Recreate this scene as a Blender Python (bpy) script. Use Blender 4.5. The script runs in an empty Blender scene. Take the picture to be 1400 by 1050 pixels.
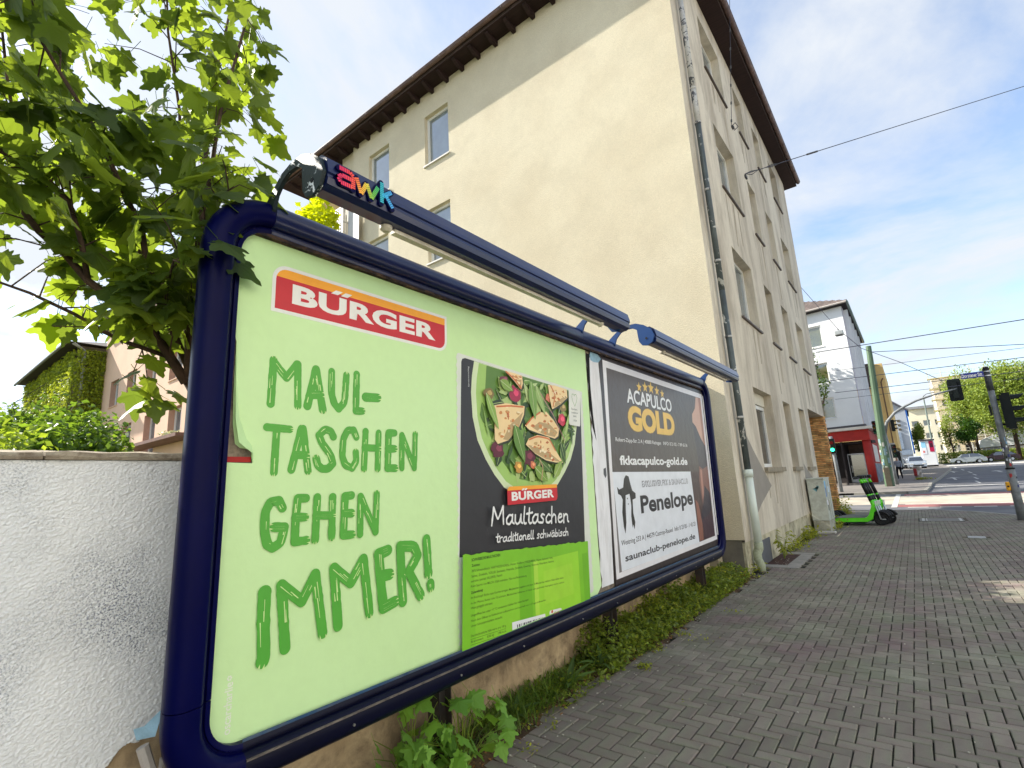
import bpy, bmesh, math, random
from math import sin, cos, pi, radians
from mathutils import Vector, Matrix, noise
from mathutils.geometry import tessellate_polygon
random.seed(7)
scene = bpy.context.scene
COL = scene.collection

# ------------------------------------------------------------------ camera
CAM_H = 1.6
cam_d = bpy.data.cameras.new('camera'); cam = bpy.data.objects.new('camera', cam_d); COL.objects.link(cam)
yaw, pitch, roll = radians(37.664), radians(11.485), radians(3.087)
Rc = Matrix.Rotation(yaw, 3, 'Z') @ Matrix.Rotation(pitch, 3, 'X') @ Matrix.Rotation(roll, 3, 'Y')
cx, cy, cz = Rc.col[0], Rc.col[1], Rc.col[2]
mw = Matrix((( cx[0], cz[0], -cy[0], 0), (cx[1], cz[1], -cy[1], 0), (cx[2], cz[2], -cy[2], CAM_H), (0, 0, 0, 1)))
cam.matrix_world = mw
cam_d.sensor_width = 36; cam_d.lens = 690.87 / 1400 * 36; cam_d.clip_start = 0.05; cam_d.clip_end = 3000
scene.camera = cam

# ------------------------------------------------------------------ sun and sky
SUN_AZ, SUN_EL = radians(76), radians(36)      # the shadows run this far round from +Y towards +X
sd = Vector((sin(SUN_AZ) * cos(SUN_EL), cos(SUN_AZ) * cos(SUN_EL), -sin(SUN_EL)))
sl = bpy.data.lights.new('sun', 'SUN'); sl.energy = 3.8; sl.angle = radians(0.55); sl.color = (1, 0.94, 0.84)
so = bpy.data.objects.new('sun', sl); COL.objects.link(so); so.rotation_euler = sd.to_track_quat('-Z', 'Y').to_euler()
so.location = (-30, -10, 40)
world = bpy.data.worlds.new('World'); scene.world = world; world.use_nodes = True
wn, wl = world.node_tree.nodes, world.node_tree.links
wn.clear()
wo = wn.new('ShaderNodeOutputWorld'); bg = wn.new('ShaderNodeBackground'); bg.inputs[1].default_value = 0.12
sky = wn.new('ShaderNodeTexSky'); sky.sky_type = 'NISHITA'; sky.sun_disc = False
sky.sun_elevation = SUN_EL; sky.sun_rotation = math.atan2(-sd.x, -sd.y); sky.dust_density = 0.5; sky.ozone_density = 1.5
tc = wn.new('ShaderNodeTexCoord'); sep = wn.new('ShaderNodeSeparateXYZ'); wl.new(tc.outputs['Generated'], sep.inputs[0])
def wmath(op, a, b):
    n = wn.new('ShaderNodeMath'); n.operation = op
    for i, v in enumerate((a, b)):
        if isinstance(v, (int, float)): n.inputs[i].default_value = v
        else: wl.new(v, n.inputs[i])
    return n.outputs[0]
dz = wmath('ADD', wmath('MAXIMUM', sep.outputs[2], 0.0), 0.22)
cmb = wn.new('ShaderNodeCombineXYZ'); wl.new(wmath('DIVIDE', sep.outputs[0], dz), cmb.inputs[0]); wl.new(wmath('DIVIDE', sep.outputs[1], dz), cmb.inputs[1])
nz = wn.new('ShaderNodeTexNoise'); nz.inputs['Scale'].default_value = 1.5; nz.inputs['Detail'].default_value = 9; nz.inputs['Roughness'].default_value = 0.6; nz.inputs['Distortion'].default_value = 0.35
wl.new(cmb.outputs[0], nz.inputs['Vector'])
rp = wn.new('ShaderNodeValToRGB'); rp.color_ramp.elements[0].position = 0.40; rp.color_ramp.elements[1].position = 0.60
rp.color_ramp.elements[0].color = (0.16, 0.16, 0.16, 1); rp.color_ramp.elements[1].color = (0.97, 0.97, 0.97, 1)
wl.new(nz.outputs[0], rp.inputs[0])
mx = wn.new('ShaderNodeMix'); mx.data_type = 'RGBA'
wl.new(rp.outputs[0], mx.inputs[0]); wl.new(sky.outputs[0], mx.inputs[6]); mx.inputs[7].default_value = (2.75, 2.9, 3.1, 1)
wl.new(mx.outputs[2], bg.inputs[0]); wl.new(bg.outputs[0], wo.inputs[0])
scene.view_settings.view_transform = 'Standard'; scene.view_settings.look = 'None'
scene.view_settings.exposure = 1.4; scene.view_settings.gamma = 1.0; scene.view_settings.use_curve_mapping = False

# ------------------------------------------------------------------ helpers
def lin(c):
    return tuple(((x / 255) / 12.92 if x / 255 <= 0.04045 else ((x / 255 + 0.055) / 1.055) ** 2.4) for x in c)
MATS = {}
def M(name, rgb, rough=0.85, var=0.12, scale=4.0, bump=0.0, bscale=60.0, metal=0.0, spec=0.4, rgb2=None, stain=None, stretch=None, island=0.0, fine=0.0, coat=0.0, bdist=0.01, thr=(0.45, 0.62)):
    """plain procedural surface: two-scale colour noise, optional stains, optional relief"""
    if name in MATS: return MATS[name]
    m = bpy.data.materials.new(name); m.use_nodes = True; MATS[name] = m
    n, l = m.node_tree.nodes, m.node_tree.links
    p = n['Principled BSDF']; p.inputs['Roughness'].default_value = rough; p.inputs['Metallic'].default_value = metal
    p.inputs['Specular IOR Level'].default_value = spec
    if coat: p.inputs['Coat Weight'].default_value = coat; p.inputs['Coat Roughness'].default_value = 0.06
    c = lin(rgb); c2 = lin(rgb2) if rgb2 else tuple(x * (1 - 2 * var) for x in c)
    if not rgb2: c = tuple(min(1, x * (1 + var)) for x in c)
    t = n.new('ShaderNodeTexCoord'); src = t.outputs['Object']
    if stretch:
        mp = n.new('ShaderNodeMapping'); mp.inputs['Scale'].default_value = stretch; l.new(src, mp.inputs[0]); s2 = mp.outputs[0]
    else: s2 = src
    a = n.new('ShaderNodeTexNoise'); a.inputs['Scale'].default_value = scale; a.inputs['Detail'].default_value = 6; a.inputs['Roughness'].default_value = 0.62; l.new(s2, a.inputs['Vector'])
    r = n.new('ShaderNodeValToRGB'); r.color_ramp.elements[0].position = 0.36; r.color_ramp.elements[1].position = 0.64
    r.color_ramp.elements[0].color = (*c2, 1); r.color_ramp.elements[1].color = (*c, 1); l.new(a.outputs[0], r.inputs[0]); out = r.outputs[0]
    def mul(out, fac, lo, hi):
        mr = n.new('ShaderNodeMapRange'); mr.inputs['To Min'].default_value = lo; mr.inputs['To Max'].default_value = hi; l.new(fac, mr.inputs[0])
        vm = n.new('ShaderNodeVectorMath'); vm.operation = 'SCALE'; l.new(out, vm.inputs[0]); l.new(mr.outputs[0], vm.inputs['Scale']); return vm.outputs[0]
    if fine:
        b = n.new('ShaderNodeTexNoise'); b.inputs['Scale'].default_value = bscale * 1.5; b.inputs['Detail'].default_value = 3; l.new(src, b.inputs['Vector'])
        out = mul(out, b.outputs[0], 1 - fine * 1.6, 1 + fine * 1.6)
    if island:
        g = n.new('ShaderNodeNewGeometry'); oi = n.new('ShaderNodeObjectInfo'); ad = n.new('ShaderNodeMath'); ad.operation = 'ADD'
        l.new(g.outputs['Random Per Island'], ad.inputs[0]); l.new(oi.outputs['Random'], ad.inputs[1])
        fr = n.new('ShaderNodeMath'); fr.operation = 'FRACT'; l.new(ad.outputs[0], fr.inputs[0]); out = mul(out, fr.outputs[0], 1 - island, 1 + island)
    if stain:
        sc, col, st = stain
        b = n.new('ShaderNodeTexNoise'); b.inputs['Scale'].default_value = sc; b.inputs['Detail'].default_value = 8; b.inputs['Roughness'].default_value = 0.7; b.inputs['Distortion'].default_value = 0.3; l.new(s2, b.inputs['Vector'])
        rr = n.new('ShaderNodeValToRGB'); rr.color_ramp.elements[0].position = thr[0]; rr.color_ramp.elements[1].position = thr[1]
        rr.color_ramp.elements[0].color = (0, 0, 0, 1); rr.color_ramp.elements[1].color = (st, st, st, 1); l.new(b.outputs[0], rr.inputs[0])
        mm = n.new('ShaderNodeMix'); mm.data_type = 'RGBA'; l.new(rr.outputs[0], mm.inputs[0]); l.new(out, mm.inputs[6]); mm.inputs[7].default_value = (*lin(col), 1); out = mm.outputs[2]
    l.new(out, p.inputs['Base Color'])
    if bump:
        b = n.new('ShaderNodeTexNoise'); b.inputs['Scale'].default_value = bscale; b.inputs['Detail'].default_value = 5; l.new(src, b.inputs['Vector'])
        bp = n.new('ShaderNodeBump'); bp.inputs['Strength'].default_value = bump; bp.inputs['Distance'].default_value = bdist; l.new(b.outputs[0], bp.inputs['Height']); l.new(bp.outputs[0], p.inputs['Normal'])
    return m
def leafmat(name, rgb, trans=(150, 200, 40), tw=0.45, var=0.3):
    if name in MATS: return MATS[name]
    m = bpy.data.materials.new(name); m.use_nodes = True; MATS[name] = m
    n, l = m.node_tree.nodes, m.node_tree.links; n.clear()
    o = n.new('ShaderNodeOutputMaterial'); d = n.new('ShaderNodeBsdfPrincipled'); d.inputs['Roughness'].default_value = 0.5; d.inputs['Specular IOR Level'].default_value = 0.35
    tr = n.new('ShaderNodeBsdfTranslucent'); mixs = n.new('ShaderNodeMixShader'); mixs.inputs[0].default_value = tw
    g = n.new('ShaderNodeNewGeometry'); oi = n.new('ShaderNodeObjectInfo'); ad = n.new('ShaderNodeMath'); ad.operation = 'ADD'
    l.new(g.outputs['Random Per Island'], ad.inputs[0]); l.new(oi.outputs['Random'], ad.inputs[1])
    fr = n.new('ShaderNodeMath'); fr.operation = 'FRACT'; l.new(ad.outputs[0], fr.inputs[0])
    for col, sh, sock in ((rgb, d, 'Base Color'), (trans, tr, 'Color')):
        c = lin(col); r = n.new('ShaderNodeValToRGB')
        r.color_ramp.elements[0].color = (c[0] * (1 - var), c[1] * (1 - var), c[2] * (1 - var * .6), 1)
        r.color_ramp.elements[1].color = (min(1, c[0] * (1 + var * 1.6)), min(1, c[1] * (1 + var)), c[2] * (1 + var * .3), 1)
        l.new(fr.outputs[0], r.inputs[0]); l.new(r.outputs[0], sh.inputs[sock])
    l.new(d.outputs[0], mixs.inputs[1]); l.new(tr.outputs[0], mixs.inputs[2]); l.new(mixs.outputs[0], o.inputs[0])
    return m
def attrmat(name, rough=0.45, spec=0.35, bump=0.15):
    """flat print: colours come from the mesh's own 'Col' attribute"""
    if name in MATS: return MATS[name]
    m = bpy.data.materials.new(name); m.use_nodes = True; MATS[name] = m
    n, l = m.node_tree.nodes, m.node_tree.links; p = n['Principled BSDF']
    p.inputs['Roughness'].default_value = rough; p.inputs['Specular IOR Level'].default_value = spec
    a = n.new('ShaderNodeAttribute'); a.attribute_name = 'Col'
    t = n.new('ShaderNodeTexCoord'); b = n.new('ShaderNodeTexNoise'); b.inputs['Scale'].default_value = 9; b.inputs['Detail'].default_value = 7; l.new(t.outputs['Object'], b.inputs['Vector'])
    mr = n.new('ShaderNodeMapRange'); mr.inputs['To Min'].default_value = 0.95; mr.inputs['To Max'].default_value = 1.18; l.new(b.outputs[0], mr.inputs[0])
    vm = n.new('ShaderNodeVectorMath'); vm.operation = 'SCALE'; l.new(a.outputs['Color'], vm.inputs[0]); l.new(mr.outputs[0], vm.inputs['Scale']); l.new(vm.outputs[0], p.inputs['Base Color'])
    if bump:
        bp = n.new('ShaderNodeBump'); bp.inputs['Strength'].default_value = bump; bp.inputs['Distance'].default_value = 0.02; l.new(b.outputs[0], bp.inputs['Height']); l.new(bp.outputs[0], p.inputs['Normal'])
    return m
def glass(name, rgb=(70, 80, 85), rough=0.04):
    if name in MATS: return MATS[name]
    m = bpy.data.materials.new(name); m.use_nodes = True; MATS[name] = m; p = m.node_tree.nodes['Principled BSDF']
    n, l = m.node_tree.nodes, m.node_tree.links
    t = n.new('ShaderNodeTexCoord'); b = n.new('ShaderNodeTexNoise'); b.inputs['Scale'].default_value = 2.2; b.inputs['Detail'].default_value = 2; l.new(t.outputs['Object'], b.inputs['Vector'])
    r = n.new('ShaderNodeValToRGB'); c = lin(rgb); r.color_ramp.elements[0].color = (c[0] * .6, c[1] * .6, c[2] * .6, 1); r.color_ramp.elements[1].color = (c[0] * 1.3, c[1] * 1.3, c[2] * 1.3, 1); l.new(b.outputs[0], r.inputs[0])
    l.new(r.outputs[0], p.inputs['Base Color']); p.inputs['Roughness'].default_value = rough; p.inputs['Specular IOR Level'].default_value = 1.0; p.inputs['IOR'].default_value = 1.9
    bp = n.new('ShaderNodeBump'); bp.inputs['Strength'].default_value = 0.05; bp.inputs['Distance'].default_value = 0.02; l.new(b.outputs[0], bp.inputs['Height']); l.new(bp.outputs[0], p.inputs['Normal'])
    return m
def emis(name, rgb, s=2.0):
    if name in MATS: return MATS[name]
    m = bpy.data.materials.new(name); m.use_nodes = True; MATS[name] = m; p = m.node_tree.nodes['Principled BSDF']
    p.inputs['Base Color'].default_value = (*lin(rgb), 1); p.inputs['Emission Color'].default_value = (*lin(rgb), 1); p.inputs['Emission Strength'].default_value = s
    return m

class MB:
    def __init__(s): s.v = []; s.f = []; s.m = []; s.c = []
    def add(s, vs, fs, mi=0, col=None):
        b = len(s.v); s.v += [tuple(v) for v in vs]
        for f in fs: s.f.append(tuple(b + i for i in f)); s.m.append(mi); s.c.append(col)
        return s
    def box(s, x0, x1, y0, y1, z0, z1, mi=0, col=None):
        return s.lbox((0, 0, 0), (1, 0, 0), (0, 1, 0), (0, 0, 1), x0, x1, y0, y1, z0, z1, mi, col)
    def lbox(s, O, u, v, n, u0, u1, v0, v1, n0, n1, mi=0, col=None):
        O, u, v, n = Vector(O), Vector(u), Vector(v), Vector(n)
        P = [O + u * a + v * b + n * c for c in (n0, n1) for b in (v0, v1) for a in (u0, u1)]
        return s.add(P, [(0, 2, 3, 1), (4, 5, 7, 6), (0, 1, 5, 4), (2, 6, 7, 3), (0, 4, 6, 2), (1, 3, 7, 5)], mi, col)
    def bbox(s, x0, x1, y0, y1, z0, z1, b=0.01, mi=0):
        """box with chamfered edges"""
        bm = bmesh.new(); bmesh.ops.create_cube(bm, size=1)
        for v in bm.verts: v.co = Vector(((x0 + x1) / 2 + v.co.x * (x1 - x0), (y0 + y1) / 2 + v.co.y * (y1 - y0), (z0 + z1) / 2 + v.co.z * (z1 - z0)))
        bmesh.ops.bevel(bm, geom=bm.edges[:], offset=b, segments=2, affect='EDGES', profile=0.6)
        bm.verts.index_update(); s.add([v.co[:] for v in bm.verts], [[v.index for v in f.verts] for f in bm.faces], mi); bm.free(); return s
    def tube(s, pts, r, n=8, mi=0, cap=True):
        pts = [Vector(p) for p in pts]; rs = r if isinstance(r, (list, tuple)) else [r] * len(pts)
        vs = []; fs = []; up = None
        for i, p in enumerate(pts):
            t = (pts[min(i + 1, len(pts) - 1)] - pts[max(i - 1, 0)])
            if t.length < 1e-9: t = Vector((0, 0, 1))
            t.normalize()
            if up is None: a = Vector((0, 0, 1)) if abs(t.z) < 0.9 else Vector((1, 0, 0)); up = (a - t * a.dot(t)).normalized()
            else:
                up = up - t * up.dot(t)
                up = up.normalized() if up.length > 1e-6 else t.orthogonal().normalized()
            w = t.cross(up)
            for k in range(n): a = 2 * pi * k / n; vs.append(p + (up * cos(a) + w * sin(a)) * rs[i])
        for i in range(len(pts) - 1):
            for k in range(n): fs.append((i * n + k, i * n + (k + 1) % n, (i + 1) * n + (k + 1) % n, (i + 1) * n + k))
        if cap: fs.append(tuple(range(n - 1, -1, -1))); fs.append(tuple((len(pts) - 1) * n + k for k in range(n)))
        return s.add(vs, fs, mi)
    def prism(s, poly, O, u, v, n, d0, d1, mi=0, side=None):
        """extrude 2D polygon (u,v) from n=d0 to d1"""
        O, u, v, n = Vector(O), Vector(u), Vector(v), Vector(n); k = len(poly)
        lo = [O + u * a + v * b + n * d0 for a, b in poly]; hi = [O + u * a + v * b + n * d1 for a, b in poly]
        tris = tessellate_polygon([[Vector((a, b, 0)) for a, b in poly]])
        s.add(lo + hi, [tuple(t[::-1]) for t in tris] + [tuple(i + k for i in t) for t in tris], mi)
        return s.add(lo + hi, [(i, (i + 1) % k, (i + 1) % k + k, i + k) for i in range(k)], mi if side is None else side)
    def disc(s, c, u, v, r, n=16, mi=0, col=None):
        c, u, v = Vector(c), Vector(u), Vector(v)
        return s.add([c + u * r * cos(2 * pi * k / n) + v * r * sin(2 * pi * k / n) for k in range(n)], [tuple(range(n))], mi, col)
    def mesh(s, name, mats, smooth=False):
        me = bpy.data.meshes.new(name); me.from_pydata([tuple(v) for v in s.v], [], s.f)
        for m in (mats if isinstance(mats, (list, tuple)) else [mats]): me.materials.append(m)
        me.polygons.foreach_set('material_index', s.m)
        if any(c is not None for c in s.c):
            a = me.color_attributes.new('Col', 'FLOAT_COLOR', 'CORNER'); buf = []
            for p, c in zip(me.polygons, s.c):
                cc = list(c if c else (1, 1, 1)) + [1]; buf += cc * p.loop_total
            a.data.foreach_set('color', buf)
        if smooth: me.polygons.foreach_set('use_smooth', [True] * len(me.polygons))
        me.update(); return me
    def build(s, name, mats, parent=None, smooth=False, label=None, kind=None):
        return link(name, s.mesh(name, mats, smooth), parent, label, kind)
def link(name, me, parent=None, label=None, kind=None):
    o = bpy.data.objects.new(name, me); COL.objects.link(o)
    if parent is not None:
        o.parent = parent; o.matrix_parent_inverse = wmat(parent).inverted()
    if label: o['label'] = label
    if kind: o['kind'] = kind
    return o
def wmat(o):
    m = Matrix.Translation(o.location) @ o.rotation_euler.to_matrix().to_4x4()
    return (wmat(o.parent) @ o.matrix_parent_inverse @ m) if o.parent else m
def thing(name, label, cat, loc=(0, 0, 0), group=None):
    o = bpy.data.objects.new(name, None); COL.objects.link(o); o.location = loc; o.empty_display_size = 0.2
    return tag(o, label, cat, group)
def tag(o, label, cat=None, group=None):
    o['label'] = label
    if cat: o['category'] = cat
    if group: o['group'] = group
    return o
def struct(o): o['kind'] = 'structure'; return o
def children_of(o): return [c for c in o.children]
def copy_tree(o, parent=None):
    c = o.copy(); COL.objects.link(c)
    if parent is not None: c.parent = parent; c.matrix_parent_inverse = o.matrix_parent_inverse.copy()
    for ch in list(o.children): copy_tree(ch, c)
    return c
def gz(y):
    return 0.0185 * (min(y, 135) - 24) if y > 24 else 0.0
X3, Y3, Z3 = Vector((1, 0, 0)), Vector((0, 1, 0)), Vector((0, 0, 1))

def wall_panel(mb, O, u, v, n, u0, u1, v0, v1, holes, depth, mi=0, rmi=None):
    """flat wall with real openings: n points outwards, the reveals run inwards by depth"""
    O, u, v, n = Vector(O), Vector(u), Vector(v), Vector(n); rmi = mi if rmi is None else rmi
    us = sorted({u0, u1, *[h[0] for h in holes], *[h[1] for h in holes]}); vs = sorted({v0, v1, *[h[2] for h in holes], *[h[3] for h in holes]})
    us = [a for a in us if u0 <= a <= u1]; vs = [a for a in vs if v0 <= a <= v1]
    for i in range(len(us) - 1):
        for j in range(len(vs) - 1):
            a, b = (us[i] + us[i + 1]) / 2, (vs[j] + vs[j + 1]) / 2
            if any(h[0] < a < h[1] and h[2] < b < h[3] for h in holes): continue
            mb.add([O + u * us[i] + v * vs[j], O + u * us[i + 1] + v * vs[j], O + u * us[i + 1] + v * vs[j + 1], O + u * us[i] + v * vs[j + 1]], [(0, 1, 2, 3)], mi)
    for h in holes:
        P = [O + u * a + v * b for a, b in ((h[0], h[2]), (h[1], h[2]), (h[1], h[3]), (h[0], h[3]))]; Q = [p - n * depth for p in P]
        mb.add(P + Q, [(i, (i + 1) % 4, (i + 1) % 4 + 4, i + 4) for i in range(4)], rmi)
def window(parent, O, u, v, n, u0, u1, v0, v1, depth=0.2, fm=None, gm=None, sill=True, fw=0.07, mull=0, name='window', sm=None, label=None):
    """frame (the part) with pane and sill as sub-parts, set back in its opening"""
    fm = fm or M('white_window_frame', (225, 225, 220), 0.4, 0.04); gm = gm or glass('window_glass')
    b = MB()
    for a in ((u0, u0 + fw, v0, v1), (u1 - fw, u1, v0, v1), (u0 + fw, u1 - fw, v0, v0 + fw), (u0 + fw, u1 - fw, v1 - fw, v1)): b.lbox(O, u, v, n, *a, -depth - 0.05, -depth + 0.02)
    for k in range(mull):
        c = u0 + (u1 - u0) * (k + 1) / (mull + 1); b.lbox(O, u, v, n, c - fw * .6, c + fw * .6, v0 + fw, v1 - fw, -depth - 0.045, -depth + 0.015)
    w = b.build(name, fm, parent, label=label)
    MB().lbox(O, u, v, n, u0 + fw * .8, u1 - fw * .8, v0 + fw * .8, v1 - fw * .8, -depth - 0.04, -depth - 0.015).build('pane', gm, w)
    if sill: MB().lbox(O, u, v, n, u0 - 0.04, u1 + 0.04, v0 - 0.045, v0 - 0.003, -depth - 0.02, 0.05).build('sill', sm or fm, w)
    return w
FONT = None
def text_tris(s, offset=0.0, shear=0.0, space=1.0):
    cu = bpy.data.curves.new('t', 'FONT'); cu.body = s; cu.size = 1; cu.offset = offset; cu.shear = shear; cu.space_character = space; cu.resolution_u = 4
    ob = bpy.data.objects.new('t', cu); me = ob.to_mesh()
    vs = [(v.co.x, v.co.y) for v in me.vertices]; fs = [tuple(p.vertices) for p in me.polygons]
    ob.to_mesh_clear(); bpy.data.objects.remove(ob); bpy.data.curves.remove(cu); return vs, fs
def text_in(mb, s, O, u, v, n, box, off, col=None, mi=0, bold=0.0, shear=0.0, space=1.0, slope=0.0):
    """text stretched into box (u0,u1,v0,v1) of the plane, laid off above it"""
    vs, fs = text_tris(s, bold, shear, space)
    if not vs: return
    x0, x1 = min(a[0] for a in vs), max(a[0] for a in vs); y0, y1 = min(a[1] for a in vs), max(a[1] for a in vs)
    O, u, v, n = Vector(O), Vector(u), Vector(v), Vector(n); P = []
    for a, b in vs:
        U = box[0] + (a - x0) / (x1 - x0) * (box[1] - box[0]); V = box[2] + (b - y0) / max(y1 - y0, 1e-6) * (box[3] - box[2]) + slope * (U - box[0]); P.append(O + u * U + v * V + n * off)
    mb.add(P, fs, mi, col)

# ------------------------------------------------------------------ the setting: ground, road, pavement
def sheet(name, pts_rows, m, kind='structure', parent=None):
    """grid sheet from rows of (x, y, z)"""
    b = MB(); w = len(pts_rows[0]); vs = [p for r in pts_rows for p in r]
    fs = [(i * w + j, i * w + j + 1, (i + 1) * w + j + 1, (i + 1) * w + j) for i in range(len(pts_rows) - 1) for j in range(w - 1)]
    b.add(vs, fs); return b.build(name, m, parent, kind=kind)
m_soil = M('garden_soil', (96, 92, 62), 0.95, 0.2, 1.5, 0.4, 30, rgb2=(66, 78, 36))
ys = [-300, -50, 0, 24, 40, 60, 80, 100, 135, 400, 1200]
ground = sheet('ground', [[(x, y, gz(y) - 0.16) for x in (-600, -60, 0, 60, 600)] for y in ys], m_soil)
m_asph = M('asphalt', (96, 97, 102), 0.9, 0.12, 0.8, 0.35, 160, fine=0.12, stain=(0.35, (122, 120, 118), 0.7))
road = sheet('road', [[(x, y, gz(y) - 0.10) for x in (-60, -10, 0, 10, 60)] for y in (16, 24, 30, 40, 60, 80, 100, 119)], m_asph)
# near pavement: sand bed with separate concrete pavers in a herringbone bond
m_joint = M('sand_joints', (34, 32, 24), 1.0, 0.2, 6, 0.5, 120, stain=(3.0, (58, 70, 34), 0.7))
kerb_line = [(-9, 24.3), (-3, 24.3), (0.3, 24.0), (1.3, 23.0), (2.05, 21.6), (3.2, 19.6), (5, 18.2), (9, 17.4), (14, 17.2)]
pv = MB(); far = [Vector((x, y, -0.02)) for x, y in kerb_line]
near = [Vector((p.x, -3.0, -0.02)) for p in far]
for i in range(len(far) - 1): pv.add([near[i], near[i + 1], far[i + 1], far[i]], [(0, 1, 2, 3)])
pavement = pv.build('pavement', m_joint, kind='structure')
m_paver = M('concrete_paver', (134, 132, 116), 0.88, 0.10, 1.3, 0.6, 220, rgb2=(122, 106, 102), island=0.17, fine=0.3, stain=(1.9, (104, 112, 84), 0.5), bdist=0.004)
def paver_mesh(seed):
    r = random.Random(seed); b = MB(); w, h, c = 0.0878, 0.0418, 0.0048
    dz = [r.uniform(-0.0012, 0.0012) for _ in range(4)]
    q = [(-w, -h), (w, -h), (w, h), (-w, h)]
    top = [(x - math.copysign(c, x), y - math.copysign(c, y), dz[i]) for i, (x, y) in enumerate(q)]
    mid = [(x, y, -0.004) for x, y in q]; lo = [(x, y, -0.03) for x, y in q]
    b.add(top + mid + lo, [(0, 1, 2, 3)] + [(i + 4, (i + 1) % 4 + 4, (i + 1) % 4, i) for i in range(4)] + [(i + 8, (i + 1) % 4 + 8, (i + 1) % 4 + 4, i + 4) for i in range(4)])
    return b
PAV = [paver_mesh(i) for i in range(6)]; PAVM = [b.mesh('paver', m_paver) for b in PAV]
def kerb_y(x):
    for (x0, y0), (x1, y1) in zip(kerb_line, kerb_line[1:]):
        if x0 <= x <= x1: return y0 + (y1 - y0) * (x - x0) / (x1 - x0)
    return 17
def soil_edge(y):   # where the planted strip under the hoarding ends
    if y < 8.9: return -2.40 - 0.05 * sin(y * 2.1) - 0.04 * noise.noise((y * 3, 0, 0)) * 2
    return -2.33
bricks = []; U = 0.092
HOLES = [(-2.42, -1.82, 9.98, 11.9), (-0.17, 0.85, 19.1, 20.3), (0.64, 0.95, 15.0, 15.35)]
for i in range(-28, 76):
    for j in range(-22, 268):
        k = (i - j) % 4
        if k == 0: x, y, rot = (i + 1) * U, (j + .5) * U, 0
        elif k == 3: x, y, rot = (i + .5) * U, (j + 1) * U, 1
        else: continue
        if x < soil_edge(y) + 0.08 or y > kerb_y(x) - 0.22: continue
        if any(a - .05 < x < b + .05 and c - .05 < y < d + .05 for a, b, c, d in HOLES): continue
        bricks.append((x, y, rot))
def vis(x, y):  # distance measure for choosing the pavers that show largest
    return math.hypot(x, y - 0.0)
inview = [b for b in bricks if b[0] > -2.30 + 0.0 and b[1] > 2.35 - 0.0 and b[1] > 2.45 + (b[0] + 2.2) * 0.62]
inview.sort(key=lambda b: vis(b[0], b[1])); near_set = set(inview[:300])
rb = random.Random(3); rest = MB()
for (x, y, rot) in bricks:
    s = rb.randrange(6); z = rb.uniform(-0.0015, 0.0015); a = rot * pi / 2 + rb.uniform(-0.012, 0.012) + (pi if rb.random() < .5 else 0)
    if (x, y, rot) in near_set:
        o = link('paving_brick', PAVM[s], pavement); o.location = (x, y, z); o.rotation_euler = (rb.uniform(-.006, .006), rb.uniform(-.006, .006), a)
    else:
        ca, sa = cos(a), sin(a); P = PAV[s]; tx, ty = rb.uniform(-.006, .006), rb.uniform(-.006, .006)
        rest.add([(x + vx * ca - vy * sa, y + vx * sa + vy * ca, z + vz + vx * tx + vy * ty) for vx, vy, vz in P.v], P.f)
rest.build('paving_bricks', m_paver, pavement, kind='stuff')
# kerb stones
m_kerb = M('kerb_stone', (150, 146, 136), 0.85, 0.1, 3, 0.3, 80)
kb = MB()
def along(line, step):
    out = []
    for (x0, y0), (x1, y1) in zip(line, line[1:]):
        L = math.hypot(x1 - x0, y1 - y0); k = max(1, round(L / step))
        for i in range(k): out.append((x0 + (x1 - x0) * i / k, y0 + (y1 - y0) * i / k, x0 + (x1 - x0) * (i + 1) / k, y0 + (y1 - y0) * (i + 1) / k))
    return out
for x0, y0, x1, y1 in along(kerb_line, 1.0):
    d = Vector((x1 - x0, y1 - y0, 0)); L = d.length; d.normalize(); nn = Vector((-d.y, d.x, 0))
    MB().lbox((x0, y0, 0), d, nn, Z3, 0.004, L - 0.004, -0.16, 0.0, -0.2, 0.006).build('kerb_stone', m_kerb, pavement)
# painted crossing: asphalt, red cycle tracks, a paler band across the carriageway
def band(name, line0, line1, m, dz=0.004, col=None):
    rows = []
    for (a, b) in zip(line0, line1): rows.append([(a[0], a[1], gz(a[1]) - 0.10 + dz), (b[0], b[1], gz(b[1]) - 0.10 + dz)])
    return sheet(name, rows, m)
m_red = M('red_cycle_surface', (150, 94, 92), 0.9, 0.1, 1.2, 0.2, 120, fine=0.1)
m_pale = M('pale_road_band', (184, 176, 158), 0.9, 0.08, 0.35, 0.2, 90, fine=0.1, stain=(0.6, (146, 136, 126), 0.7))
m_paint = M('road_paint', (205, 203, 195), 0.75, 0.05, 5, 0.2, 90, stain=(9, (140, 138, 134), 0.5))
XR = (-0.9, 22)
band('cycle_track_red', [(x, 26.5) for x in (-0.85, 22)], [(x, 27.7) for x in (-0.85, 22)], m_red)
band('carriageway_pale', [(x, 27.95) for x in (-40, 22)], [(x, 33.2) for x in (-40, 22)], m_pale)
band('cycle_track_red', [(x, 33.4) for x in (-0.7, 22)], [(x, 34.6) for x in (-0.7, 22)], m_red)
pm = MB()
def mark(x0, x1, y0, y1, dz=0.008, sk=0.0):
    n = max(1, int((y1 - y0) / 4)); 
    for i in range(n):
        a, b = y0 + (y1 - y0) * i / n, y0 + (y1 - y0) * (i + 1) / n
        pm.add([(x0 + sk * (a - y0), a, gz(a) - 0.10 + dz), (x1 + sk * (a - y0), a, gz(a) - 0.10 + dz), (x1 + sk * (b - y0), b, gz(b) - 0.10 + dz), (x0 + sk * (b - y0), b, gz(b) - 0.10 + dz)], [(0, 1, 2, 3)])
for k in range(8): mark(-0.5 + k * 1.0, 0.15 + k * 1.0, 26.15, 26.4)
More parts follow.
